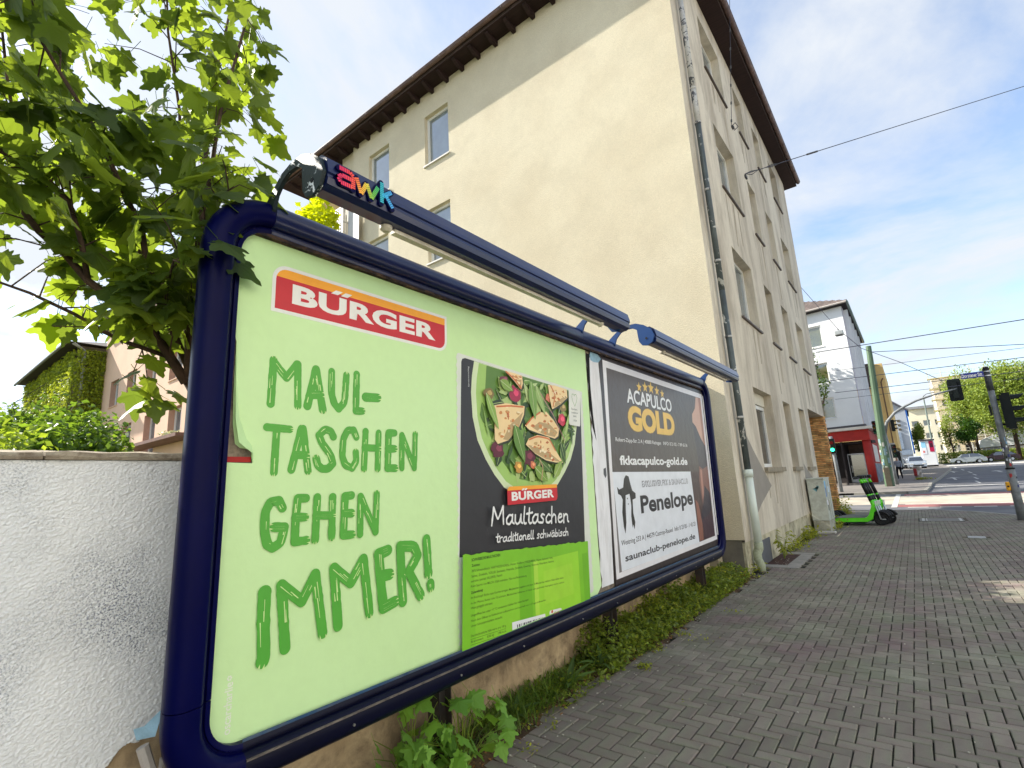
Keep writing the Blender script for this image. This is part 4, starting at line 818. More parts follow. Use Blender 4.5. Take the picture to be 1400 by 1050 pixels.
# green lower half
ge = [(2.351, 1.205)] + [(2.351 + (3.868 - 2.351) * k / 60, 1.205 - .087 * k / 60 + .006 * noise.noise((k * .45, 0, 0)) * 2) for k in range(1, 60)] + [(3.868, 1.118)]
pk.poly(ge + [(3.853, .69), (3.75, .664), (2.33, .664)], (124, 190, 42))
for a_, b_, c in ((2.45, 2.9, (136, 198, 48)), (2.9, 3.05, (112, 180, 36)), (3.13, 3.7, (150, 208, 52)), (3.76, 3.85, (112, 178, 38)), (3.08, 3.13, (170, 214, 70))): pk.rect(a_, b_, .666, 1.10 - (a_ - 2.35) * .05, c)
pk.rect(3.2, 3.6, .75, .98, (158, 210, 58))
DK = (52, 84, 24)
T = [('SCHWÄBISCHE MAULTASCHEN', 2.428, 2.709, 1.157, .022, -.02, .03), ('Zutaten:', 2.427, 2.507, 1.125, .016, -.03, .02),
 ('28 % Schweinefleisch, HARTWEIZENGRIESS, Wasser, Weißbrot (WEIZENMEHL, Wasser, Speisesalz, Hefe),', 2.426, 3.331, 1.090, .019, -.046, 0), ('Spinat, Zwiebeln, VOLLEI, Speisesalz, Petersilie, Zwiebeln, Gewürze, Dextrose, Naturdarm, Gewürz-', 2.425, 3.344, 1.059, .019, -.042, 0),
 ('extrakte (enthält SELLERIE), Rapsöl.', 2.419, 2.726, 1.030, .018, -.03, 0), ('Kann Spuren von MILCH, SOJA enthalten. *Eier aus Bodenhaltung', 2.418, 2.991, 1.002, .018, -.05, 0), ('Zubereitung:', 2.417, 2.528, .962, .020, -.0, .03),
 ('Im Kochtopf: Brühe zum Kochen bringen, Maultaschen zugeben und etwa 10 Minuten bei mittlerer Hitze ziehen lassen.', 2.416, 3.467, .935, .018, -.05, 0), ('In der Pfanne: Butter oder Öl erhitzen, Maultaschen halbieren, im Stück oder geschnitten hineingeben und bei mittlerer', 2.415, 3.472, .905, .018, -.052, 0),
 ('Hitze goldgelb anbraten.', 2.414, 2.619, .876, .018, -.05, 0), ('Ungeöffnet bei unter +7 °C mindestens haltbar bis: siehe Stempel', 2.413, 3.0, .834, .018, -.036, 0), ('Nach dem Öffnen im Kühlschrank aufbewahren und innerhalb von 1-2 Tagen aufbrauchen.', 2.412, 3.215, .804, .018, -.042, 0),
 ('Unter Schutzatmosphäre verpackt.', 2.411, 2.712, .774, .018, -.04, 0), ('Durchschnittliche Nährwerte pro 100 g', 2.409, 2.745, .718, .018, -.05, 0), ('Brennwert     830 kJ     198 kcal', 2.408, 2.743, .686, .018, -.05, 0)]
for t, a_, b_, z, h, sl, bd in T: pk.off -= pk.step * .9; pk.text(t, (a_, b_, z, z + h), DK, bold=bd + .006, slope=sl)
for z in (.712, .680): pk.poly([(2.405, z - .002), (2.745, z - .019), (2.745, z - .017), (2.405, z)], DK)
pk.poly([(2.81, .668), (3.20, .668), (3.193, .689), (2.81, .716)], (226, 226, 226)); x = 2.862
while x < 3.17: w = rs_.choice((.004, .006, .010, .014)); pk.rect(x, x + w, .670, .690 - (x - 2.86) * .06, (44, 44, 50)); x += w + rs_.choice((.005, .008, .012))
pk.poly([(3.25, .67), (3.25, .688), (3.262, .696), (3.40, .686), (3.415, .675), (3.41, .67)], (226, 224, 218)); pk.ell(3.285, .684, .013, .011, (196, 84, 44), 10); pk.text('Gut', (3.305, 3.375, .658, .676), (150, 70, 70))
pk.build('package_picture', m_print, p1, label='picture of the food package with salad bowl and list of ingredients')

# white strip and torn edge between the posters
m_white = M('white_poster_paper', (234, 234, 236), 0.6, 0.03, 2, 0.3, 16, stain=(6, (190, 188, 186), 0.35), stretch=(1, 2, .4))
b = MB(); rr = random.Random(4)
le = [(4.105 + .03 * noise.noise((k * .6, 1, 0)) + (.05 if 14 < k < 24 else 0) * abs(noise.noise((k * .5, 4, 0))), .70 + 2.06 * k / 30) for k in range(31)]
P = le + [(4.33, 2.79), (4.36, 2.2), (4.37, 1.5), (4.33, .70)]
tris = tessellate_polygon([[Vector((a, c, 0)) for a, c in P]]); b.add([B3(a, c, .0035) for a, c in P], [tuple(t) for t in tris]); b.build('white_paper_strip', m_white, hb)
b = MB(); b.prism([(4.10, 2.80), (4.16, 2.80), (4.14, 2.5), (4.155, 2.2), (4.185, 1.98), (4.13, 2.1), (4.105, 2.3)], bO, bU, bV, bN, .0042, .0052); b.build('torn_gap', M('dark_torn_gap', (28, 26, 26), .9, .2, 20), hb)
b = MB(); b.prism([(4.19, 2.845), (4.30, 2.84), (4.39, 2.79), (4.33, 2.745), (4.24, 2.735), (4.18, 2.745), (4.165, 2.79)], bO, bU, bV, bN, .004, .0055); b.build('blue_paper_scrap', M('pale_blue_paper', (150, 186, 205)), hb)
b = MB(); b.prism([(4.285, 1.72), (4.33, 1.73), (4.335, 1.66), (4.31, 1.635), (4.28, 1.67)], bO, bU, bV, bN, .004, .0055); b.build('grey_paper_scrap', M('grey_scrap', (96, 98, 102), 0.7), hb)

# second poster
q = Print(.004)
q.poly([(4.345, 2.83), (7.50, 2.845), (7.50, .66), (4.36, .66)], (54, 46, 44))
q.poly([(4.42, 2.79), (7.42, 2.77), (7.42, .745), (4.385, .72)], (226, 224, 226))
q.poly([(4.49, 2.72), (7.34, 2.705), (7.34, .80), (4.45, .77)], (122, 116, 116))
q.poly([(4.49, 2.72), (7.34, 2.705), (7.34, 1.66), (4.46, 1.69)], (78, 68, 62))
q.poly([(6.62, 1.67), (7.34, 1.665), (7.34, .80), (6.69, .79)], (70, 50, 46))
# figure at the right edge, kept to broad tones
q.poly([(7.14, 2.70), (7.34, 2.70), (7.34, 2.02), (7.18, 2.12), (7.02, 2.28), (6.90, 2.33), (6.92, 2.44), (7.06, 2.53)], (196, 154, 132))
q.poly([(7.24, 2.70), (7.34, 2.70), (7.34, 2.02), (7.26, 2.08)], (164, 118, 100))
q.poly([(6.90, 2.33), (7.02, 2.28), (7.18, 2.12), (7.34, 2.02), (7.34, 1.74), (7.12, 1.70), (6.98, 1.74)], (62, 54, 60))
q.poly([(6.98, 1.745), (7.12, 1.70), (7.34, 1.745), (7.34, 1.28), (7.2, 1.2), (7.05, 1.0), (6.96, 1.3), (6.93, 1.55)], (126, 84, 72))
q.poly([(7.0, 1.70), (7.08, 1.69), (7.06, 1.36), (6.99, 1.30)], (172, 124, 106))
q.poly([(7.12, 1.48), (7.30, 1.38), (7.34, 1.18), (7.22, 1.12), (6.98, 1.02), (6.80, .86), (6.78, 1.02), (7.0, 1.26)], (46, 40, 50))
q.poly([(6.70, 1.32), (6.80, 1.26), (6.88, 1.0), (6.86, .80), (6.71, .80)], (140, 92, 76)); q.poly([(6.9, 1.05), (7.2, 1.1), (7.34, 1.0), (7.34, .81), (6.9, .80)], (66, 44, 52))
q.poly([(4.458, 1.688), (6.625, 1.672), (6.69, .79), (4.50, .772)], (222, 226, 232))
for (x, z), r in zip(((5.246, 2.612), (5.411, 2.632), (5.577, 2.642), (5.749, 2.628), (5.909, 2.610)), (.062, .068, .078, .064, .056)):
    q.poly([(x + r * (1 if k % 2 == 0 else .42) * cos(pi / 2 + k * pi / 5) * 1.15, z + r * (1 if k % 2 == 0 else .42) * sin(pi / 2 + k * pi / 5)) for k in range(10)], (222, 184, 72))
for d, c in (((.012, -.010), (44, 36, 32)), ((0, 0), (224, 224, 224))): q.text('ACAPULCO', (4.91 + d[0], 6.178 + d[0], 2.405 + d[1], 2.566 + d[1]), c, bold=.022)
q.text('GOLD', (4.885, 6.23, 2.10, 2.392), (120, 88, 30), bold=.075); q.text('GOLD', (4.90, 6.215, 2.108, 2.385), (226, 184, 74), bold=.055)
q.text('Robert-Zapp-Str. 2 A | 40880 Ratingen   INFO: 0 21 02 - 7 89 65 36', (4.575, 6.60, 1.975, 2.028), (214, 212, 210), bold=.012)
q.text('fkkacapulco-gold.de', (4.632, 6.54, 1.727, 1.85), (228, 228, 228), bold=.03)
q.text('EXKLUSIVER FKK & SAUNACLUB', (5.105, 6.49, 1.523, 1.59), (88, 88, 94), bold=.03); q.text('EXKLUSIVER FKK & SAUNACLUB', (5.10, 6.485, 1.528, 1.594), (196, 198, 204), bold=.004)
q.text('Penelope', (5.03, 6.60, 1.205, 1.44), (34, 32, 36), bold=.03)
q.text('Westring 233 A | 44579 Castrop-Rauxel  Info: 0 23 05 - 1 42 23', (4.53, 6.605, .985, 1.048), (56, 54, 58), bold=.005)
q.text('saunaclub-penelope.de', (4.59, 6.55, .828, .912), (38, 36, 42), bold=.02)
# hat emblem
BK = (44, 42, 38)
q.poly([(4.53, 1.545), (4.57, 1.52), (4.66, 1.535), (4.69, 1.62), (4.74, 1.655), (4.80, 1.64), (4.83, 1.56), (4.86, 1.50), (4.93, 1.47), (4.925, 1.42), (4.85, 1.41), (4.84, 1.28), (4.87, 1.19), (4.845, 1.12), (4.82, 1.17), (4.80, 1.14), (4.79, 1.25), (4.81, 1.36), (4.79, 1.47), (4.70, 1.46), (4.68, 1.33), (4.67, 1.2), (4.635, 1.10), (4.61, 1.17), (4.60, 1.3), (4.63, 1.42), (4.60, 1.46), (4.54, 1.48)], BK)
q.poly([(4.705, 1.455), (4.76, 1.465), (4.77, 1.40), (4.745, 1.345), (4.71, 1.36)], (222, 226, 232))
q.poly([(4.72, 1.43), (4.75, 1.435), (4.74, 1.415)], BK); q.poly([(4.73, 1.375), (4.76, 1.378), (4.745, 1.365)], BK)
q.build('club_poster', attrmat('glossy_poster_inks', 0.3, 0.5, 0.25), hb, label='dark club poster with gold lettering on the right panel')
# torn whitish inner edge of the right side
b = MB(); P = [(7.43 + .012 * noise.noise((k * .8, 0, 7)), .80 + 1.95 * k / 26) for k in range(27)] + [(7.475 + .01 * noise.noise((k * .9, 5, 7)), .80 + 1.95 * k / 26) for k in range(26, -1, -1)]
tris = tessellate_polygon([[Vector((a, c, 0)) for a, c in P]]); b.add([B3(a, c, .009) for a, c in P], [tuple(t) for t in tris]); b.build('torn_edge', m_white, hb)

# ------------------------------------------------------------------ plants
def maple_leaf(seed, w=1.0):
    """five-lobed toothed leaf, creased and cupped; stalk at the origin, tip towards +x, unit length"""
    r = random.Random(seed); out = []
    lobes = [(-2.25, .42), (-1.15, .80), (0, 1.0), (1.15, .80), (2.25, .42)]
    P = []
    for i, (a, L) in enumerate(lobes):
        L *= r.uniform(.92, 1.06); a += r.uniform(-.06, .06)
        for da, f in ((-.36, .66), (-.23, .72), (-.15, .87), (0, 1.0), (.15, .87), (.23, .72), (.36, .66)):
            k = L * f; P.append((.30 + k * .62 * cos(a + da * (1.25 if abs(a) > 2 else 1)), k * .62 * sin(a + da)))
        if i < 4: a2 = a + .575; q = .40 if i in (1, 2) else .34; P.append((.30 + q * cos(a2), q * sin(a2)))
    P.append((.06, 0.03)); b = MB(); fold = r.uniform(.10, .28); droop = r.uniform(.15, .5)
    def z(x, y): return -fold * abs(y) * .6 - droop * (x - .3) ** 2 + .03 * sin(x * 14 + seed) * abs(y) * 2
    vs = [(.30, 0, z(.30, 0) + .01)] + [(x, y * w, z(x, y)) for x, y in P]
    n = len(P); b.add(vs, [(0, i + 1, (i + 1) % n + 1) for i in range(n)])
    b.tube([(.08, 0, 0), (-.30, 0, .10)], .008, 3, cap=False)
    return b
LEAF = [maple_leaf(i) for i in range(8)]
def simple_leaf(L=1.0, w=.3, n=4, droop=.4, fold=.3):
    b = MB(); vs = []
    for i in range(n + 1):
        t = i / n; ww = w * sin(pi * min(.98, max(.06, t)) ** .75); z = -droop * t * t * L
        vs += [(t * L, -ww / 2, z + fold * ww * .4), (t * L, 0, z), (t * L, ww / 2, z + fold * ww * .4)]
    for i in range(n):
        for k in (0, 1): b.f.append((i * 3 + k, i * 3 + k + 1, i * 3 + k + 4, i * 3 + k + 3))
    b.v = vs; b.m = [0] * len(b.f); b.c = [None] * len(b.f); return b
def place(dst, src, loc, rot, s, mi=0):
    M_ = Matrix.Translation(loc) @ rot.to_4x4() @ Matrix.Scale(s, 4); o = len(dst.v)
    dst.v += [tuple(M_ @ Vector(v)) for v in src.v]; dst.f += [tuple(o + i for i in f) for f in src.f]; dst.m += [mi] * len(src.f); dst.c += [None] * len(src.f)
from mathutils import Euler
def erot(rx, ry, rz): return Euler((rx, ry, rz)).to_matrix()
m_maple = leafmat('maple_leaf', (62, 86, 32), (146, 176, 52), 0.42, 0.42)
m_bark = M('maple_bark', (74, 58, 46), 0.9, 0.2, 14, 0.4, 80)
# maple standing behind the wall, its limbs fanning over the hoarding's corner
tr = thing('maple_tree', 'leafy maple leaning over the wall and the left end of the hoarding', 'tree', (-3.0, 1.25, 0))
LIMB = {
'main': [(-2.9, 0.99, 2.22), (-2.9, 0.91, 2.34), (-2.9, 0.83, 2.46), (-2.9, 0.76, 2.53), (-2.9, 0.69, 2.56), (-2.9, 0.55, 2.65), (-2.9, 0.46, 2.75), (-2.9, 0.36, 2.83), (-2.9, 0.28, 2.93), (-2.9, 0.22, 2.99), (-2.9, 0.08, 3.1), (-2.85, -.15, 3.25)],
'a': [(-2.9, 0.83, 2.46), (-2.8, 0.77, 2.63), (-2.8, 0.71, 2.94), (-2.8, 0.62, 3.11), (-2.8, 0.54, 3.27), (-2.8, 0.45, 3.43), (-2.8, 0.35, 3.57), (-2.8, 0.27, 3.69), (-2.8, 0.2, 3.95)],
'b': [(-2.9, 0.55, 2.65), (-2.8, 0.49, 2.79), (-2.8, 0.43, 2.97), (-2.8, 0.37, 3.0), (-2.8, 0.26, 3.07), (-2.8, 0.21, 3.09), (-2.8, 0.11, 3.1)],
'c': [(-3.0, 1.03, 2.24), (-3.0, 0.99, 2.74), (-3.0, 0.95, 3.17), (-3.0, 0.88, 3.84), (-3.0, 0.79, 4.3), (-3.0, 0.75, 4.7)],
'd': [(-2.9, 0.99, 2.22), (-2.75, 0.93, 2.66), (-2.75, 0.95, 3.1), (-2.75, 0.98, 3.35), (-2.75, 0.99, 3.56), (-2.75, 1.01, 3.81), (-2.75, 1.07, 4.18), (-2.75, 1.12, 4.52), (-2.75, 1.15, 4.87)],
'e': [(-2.8, 0.43, 2.97), (-2.9, 0.32, 3.13), (-2.9, 0.24, 3.27), (-2.9, 0.19, 3.49), (-2.9, 0.14, 3.77), (-2.9, 0.1, 4.06)],
'f': [(-2.9, 0.83, 2.46), (-2.75, 0.82, 2.55), (-2.75, 0.84, 2.71), (-2.75, 0.87, 2.84), (-2.75, 0.9, 2.97)],
'g': [(-2.9, 0.91, 2.34), (-3.0, 0.71, 2.42), (-3.0, 0.53, 2.51), (-3.0, 0.37, 2.57), (-3.0, 0.23, 2.6)],
'h': [(-3.02, 1.05, 2.3), (-3.3, 0.85, 3.0), (-3.5, 0.55, 3.7), (-3.6, 0.3, 4.4), (-3.6, 0.1, 5.1)],
'i': [(-3.02, 1.05, 2.3), (-3.3, 1.15, 3.0), (-3.5, 1.2, 3.8), (-3.55, 1.25, 4.6), (-3.5, 1.3, 5.3)],
'j': [(-2.9, 0.28, 2.93), (-2.7, .1, 3.2), (-2.6, -.05, 3.5), (-2.5, -.1, 3.9)]}
MB().tube([(-3.05, 1.5, -.2), (-3.04, 1.46, .8), (-3.0, 1.34, 1.6), (-2.95, 1.14, 2.05), (-2.9, .99, 2.26)], [.07, .06, .05, .04, .033], 10).build('trunk', m_bark, tr, True)
LIMB['k'] = [(-2.75, .93, 2.66), (-2.6, .92, 2.9), (-2.42, .90, 3.04), (-2.25, .90, 3.02)]; LIMB['l'] = [(-2.75, .82, 2.55), (-2.6, .78, 2.62), (-2.42, .74, 2.66), (-2.3, .74, 2.6)]
RAD = dict(k=.007, l=.007, main=.026, a=.017, b=.013, c=.013, d=.016, e=.010, f=.010, g=.012, h=.02, i=.02, j=.010)
for k, pts in LIMB.items():
    n = len(pts); MB().tube(pts, [RAD[k] * (1 - .75 * i / n) for i in range(n)], 7).build('branch', m_bark, tr, True)
rt = random.Random(17); cand = []; twigs = MB()
def tree_ok(p):
    if p.z < 2.0 or p.y > 1.47: return False
    if p.z < 2.9 and p.y > 0.98 + max(0, (-2.62 - p.x)) * .1 and p.x > -2.75: return False
    if p.x > -2.42 and (p.z < 2.35 or p.y > 1.12): return False
    if p.x > -2.18: return False
    if .38 < p.y < .56 and 3.72 < p.z < 4.1 and p.x > -3.4: return False       # a gap where the sky shows
    if p.z < 2.46 and p.y < .70: return False
    return True
for k, pts in LIMB.items():
    P = [Vector(p) for p in pts]; n = len(P)
    L = sum((P[i + 1] - P[i]).length for i in range(n - 1)); m = int(L / (.12 if k in 'hij' else .083))
    for j in range(m):
        t = (j + rt.random()) / m
        if k in ('main', 'c', 'd') and t < .1: continue
        s_ = t * (n - 1); i = min(int(s_), n - 2); base = P[i].lerp(P[i + 1], s_ - i)
        d = Vector((rt.gauss(.1, 1), rt.gauss(0, 1), rt.gauss(.35, .7))).normalized(); ln = rt.uniform(.10, .36)
        tip = base + d * ln; mid = base.lerp(tip, .5) + Vector((0, 0, .03))
        got = False
        for q, kk in ((mid, 1), (tip, 2), (tip, 2)):
            for _ in range(kk):
                dirv = (d * .6 + Vector((rt.gauss(0, .8), rt.gauss(0, .8), rt.gauss(-.1, .5)))).normalized(); pet = rt.uniform(.04, .09); at = q + dirv * pet
                if tree_ok(at) or (k in 'kl' and at.y < .97 and at.x < -2.16 and at.z > 2.4): cand.append((q, dirv, at)); got = True
        if got: twigs.tube([base, mid, tip], [.0042, .003, .002], 4, cap=False)
twigs.build('twigs', m_bark, tr, kind='stuff')
def leaf_xf(r, dirv, at, size):
    """leaf blade nearly level, hanging a little, pointing away from its twig"""
    yaw_ = math.atan2(dirv.y, dirv.x) + r.gauss(0, .5); return Matrix.Translation(at) @ erot(r.gauss(0, .5), r.gauss(.62, .34), yaw_).to_4x4() @ Matrix.Scale(size, 4)
rl = random.Random(5); LM = [b.mesh('maple_leaf', m_maple) for b in LEAF]
cand.sort(key=lambda c: c[2].length if True else 0)
campos = Vector((0, 0, CAM_H)); cand.sort(key=lambda c: (c[2] - campos).length + (3 if c[2].z > 4.75 or c[2].y < .0 else 0))
mass = MB()
for i, (q, dirv, at) in enumerate(cand):
    s_ = rl.uniform(.14, .235); X = leaf_xf(rl, dirv, at, s_)
    if i < 300:
        o = link('leaf', LM[rl.randrange(8)], tr); o.matrix_parent_inverse = Matrix.Translation(tr.location).inverted(); o.matrix_basis = X
    else:
        src = LEAF[rl.randrange(8)]; o_ = len(mass.v); mass.v += [tuple(X @ Vector(v)) for v in src.v]; mass.f += [tuple(o_ + i_ for i_ in f) for f in src.f]; mass.m += [0] * len(src.f); mass.c += [None] * len(src.f)
mass.build('foliage', m_maple, tr, kind='stuff')
print('maple leaves', len(cand))
# winged seed clusters
sd_ = MB()
for _ in range(14):
    q = cand[rl.randrange(min(len(cand), 260))][0]
    for k in range(9): d = Vector((rl.gauss(0, 1), rl.gauss(0, 1), rl.gauss(-.4, 1))).normalized(); e = q + d * rl.uniform(.02, .06); sd_.tube([q, e], .0012, 3, cap=False); place(sd_, simple_leaf(1, .3, 2), e, erot(rl.uniform(0, 6), rl.uniform(0, 6), rl.uniform(0, 6)), .028)
sd_.build('seed_clusters', leafmat('seed_green', (130, 150, 50), (170, 200, 60), .4), tr, kind='stuff')

def crown(mb, cx_, cy_, cz_, rx, ry, rz, n, leaf, s0, s1, rnd, clumps=14, hollow=.35, flat=False):
    """leaves gathered in clumps through an uneven crown, gaps between them"""
    cl = []
    for _ in range(clumps):
        d = Vector((rnd.gauss(0, 1), rnd.gauss(0, 1), rnd.gauss(0, 1))).normalized(); r = rnd.uniform(hollow, 1.0)
        cl.append((Vector((cx_ + d.x * rx * r * .8, cy_ + d.y * ry * r * .8, cz_ + d.z * rz * r * .8)), rnd.uniform(.26, .52)))
    for _ in range(n):
        c, k = cl[rnd.randrange(clumps)]; d = Vector((rnd.gauss(0, 1), rnd.gauss(0, 1), rnd.gauss(0, 1))).normalized() * (rnd.random() ** .4)
        p = c + Vector((d.x * rx * k, d.y * ry * k, d.z * rz * k * .9))
        place(mb, leaf, p, erot(rnd.uniform(-1, 1), rnd.uniform(-.6, 1.2), rnd.uniform(0, 6.28)), rnd.uniform(s0, s1))
QL = MB(); QL.add([(0, 0, 0), (.5, -.32, .06), (1, 0, -.06), (.5, .32, .06)], [(0, 1, 2), (0, 2, 3)])
def shrub(name, label, loc, r, n, m, s0, s1, seed, cat='shrub', group=None, clumps=22, stem=True):
    t = thing(name, label, cat, (loc[0], loc[1], loc[3] if len(loc) > 3 else 0), group); rnd = random.Random(seed); b = MB()
    crown(b, loc[0], loc[1], loc[2], *r, n, QL, s0, s1, rnd, clumps); b.build('foliage', m, t, kind='stuff')
    b = MB(); z0 = loc[3] if len(loc) > 3 else 0
    for k in range(5): b.tube([(loc[0] + rnd.gauss(0, .08), loc[1] + rnd.gauss(0, .08), z0), (loc[0] + rnd.gauss(0, r[0] * .3), loc[1] + rnd.gauss(0, r[1] * .3), loc[2])], [.03, .012], 5)
    b.build('stems', m_bark, t, kind='stuff'); return t
m_sh1 = leafmat('light_shrub_leaf', (104, 136, 40), (170, 200, 60), .35, .35); m_sh2 = leafmat('mid_shrub_leaf', (70, 102, 36), (130, 170, 50), .35, .4); m_lime = leafmat('lime_leaf', (150, 172, 20), (215, 226, 20), .5, .2)
m_far = leafmat('street_tree_leaf', (124, 148, 62), (180, 200, 86), .3, .3); m_fard = leafmat('dark_tree_leaf', (48, 84, 24), (90, 130, 30), .3, .4)
shrub('garden_shrub', 'bright green leafy bush nearest the left edge, behind the roughcast wall', (-7.6, .60, 1.5), (1.4, .75, 1.25), 15000, m_sh1, .07, .13, 31, clumps=40)
shrub('garden_shrub', 'widest dense bush behind the roughcast wall, below the ivy clad house', (-9.6, 1.60, 1.75), (1.8, 1.0, 1.5), 30000, m_sh2, .07, .125, 32, clumps=60)
shrub('garden_shrub', 'rounded yellow green bush at the right end of the hedge row, before the pink house', (-10.2, 2.42, 1.75), (1.2, .62, 1.2), 17000, m_sh1, .06, .11, 33, clumps=40)
b = MB(); rr = random.Random(9)
for k in range(26):
    p = Vector((-10 + rr.gauss(0, .5), 1.2 + rr.random() * .7, 2.75)); b.tube([p, p + Vector((rr.gauss(0, .2), rr.gauss(0, .2), .3)), p + Vector((rr.gauss(0, .4), rr.gauss(0, .35), .42 + rr.random() * .2))], [.006, .004, .002], 3, cap=False)
tag(b.build('bare_twigs', m_bark), 'thin bare grey twigs sticking up out of the bushes', 'twigs')['kind'] = 'stuff'
t = thing('lime_tree', 'yellow lime coloured tree showing under the curved arm of the hoarding', 'tree', (-9.2, 4.75, 0)); b = MB()
crown(b, -9.0, 4.85, 6.35, 1.1, .75, 1.7, 3600, LEAF[2], .11, .2, random.Random(40), 16); b.build('foliage', m_lime, t, kind='stuff'); MB().tube([(-9.1, 4.7, -.1), (-9.05, 4.6, 3), (-9, 4.55, 6)], [.10, .07, .03], 8).build('trunk', m_bark, t, True)
t = thing('shade_hedge', 'unseen green hedge added behind the far end of the hoarding to shade the pavement', 'hedge', (-3.2, 7.9, 0)); b = MB(); rr = random.Random(44)  # hidden hedge, added to block the sun beside the lit pavement patch
for _ in range(13000): place(b, QL, (rr.uniform(-3.5, -2.98), rr.uniform(6.4, 9.0), rr.uniform(.3, 2.74)), erot(rr.uniform(-1, 1), rr.uniform(-1, 1), rr.uniform(0, 6.28)), rr.uniform(.07, .13))
b.build('foliage', m_sh2, t, kind='stuff')
b = MB(); b.bbox(-3.25, -2.80, 8.93, 9.17, 0, 3.26, .01)  # hidden pier, added to cast shade on the gable's lower corner
b.box(-3.2, -3.0, 7.95, 8.93, -.1, 1.9)
tag(b.build('shade_pier', M('pier_render', (170, 160, 136), .95, .1, 3, .4)), 'tall unseen pier added behind the hoarding end to shade the gable', 'pier')

# soil strip under the hoarding
m_litter = M('leaf_litter', (86, 66, 44), 1.0, .3, 9, 1.0, 45, rgb2=(48, 36, 26), stain=(7, (120, 98, 70), .6))
rows = []
for i in range(90):
    y = 1.6 + i * .0832
    rows.append([(-2.68, y, .03), (-2.55, y, .05 + .03 * noise.noise((y * 6, 1, 0))), (-2.45, y, .03 + .02 * noise.noise((y * 7, 3, 0))), (soil_edge(y) + .03, y, .006), (soil_edge(y) + .11 + .04 * noise.noise((y * 5, 8, 0)), y, -.006)])
sheet('soil_strip', rows, m_litter)
lit = MB(); rr = random.Random(50)
for _ in range(2600):
    y = rr.uniform(2.2, 8.8); x = soil_edge(y) + rr.gauss(-.06, .09)
    if x > -2.66: place(lit, QL, (x, y, rr.uniform(.006, .03) + (.03 if x < -2.45 else 0)), erot(rr.uniform(-.4, .4), rr.uniform(-.4, .4), rr.uniform(0, 6.28)), rr.uniform(.012, .035))
tag(lit.build('dry_leaves', leafmat('dry_leaf', (132, 100, 60), (150, 110, 60), .15, .5)), 'dry brown leaf litter along the foot of the hoarding', 'leaves')['kind'] = 'stuff'
m_weed = leafmat('weed_leaf', (104, 128, 48), (150, 176, 54), .3, .45); m_weed2 = leafmat('pale_weed_leaf', (136, 148, 50), (180, 190, 60), .35, .3); m_grass = leafmat('grass_blade', (84, 116, 40), (130, 160, 44), .3, .35)
SL = simple_leaf(1, .32, 4, .35, .4); BL = simple_leaf(1, .045, 4, .55, .2); RL = simple_leaf(1, .62, 3, .2, .3)
def weed_mass(y0_, y1_, n, h, m, leaf, s0, s1, seed, b=None, xw=.16, xc=-2.5):
    b = b or MB(); rr = random.Random(seed); st = []
    for _ in range(n):
        y = rr.uniform(y0_, y1_); x = min(xc + rr.gauss(0, xw), -2.27 + .0 * y); hh = h * (0.55 + .9 * abs(noise.noise((y * 1.7, seed, 0)))) * (1 - .5 * max(0, (x + 2.45) / .3))
        p = Vector((max(x, -2.64), y, rr.uniform(.01, max(.03, hh)))); place(b, leaf, p, erot(rr.gauss(0, .6), rr.uniform(-1.1, .3), rr.uniform(0, 6.28)), rr.uniform(s0, s1))
    return b
b = weed_mass(4.1, 8.6, 14000, .38, m_weed, RL, .022, .050, 61); weed_mass(3.3, 4.6, 900, .14, m_weed, RL, .02, .05, 62, b)
tag(b.build('ground_cover', m_weed), 'dense low green weeds crowding below the far half of the hoarding', 'weeds')['kind'] = 'stuff'
b = weed_mass(4.4, 8.6, 4500, .42, m_weed2, RL, .018, .038, 63); weed_mass(2.9, 4.6, 300, .12, m_weed2, RL, .015, .03, 64, b)
tag(b.build('yellowing_ground_cover', m_weed2), 'yellow green shoots among the weeds below the hoarding', 'weeds')['kind'] = 'stuff'
b = MB(); rr = random.Random(66)
for _ in range(1900):
    y = rr.choice((rr.gauss(3.35, .33), rr.gauss(3.0, .3), rr.uniform(2.8, 8.4))); x = -2.5 + rr.gauss(0, .08); place(b, BL, (max(min(x, -2.3), -2.62), y, .01), erot(rr.gauss(0, .2), rr.uniform(-1.5, -.75), rr.uniform(0, 6.28)), rr.uniform(.08, .2))
tag(b.build('grass_tufts', m_grass), 'ragged grass tufts growing along the foot of the hoarding', 'grass')['kind'] = 'stuff'
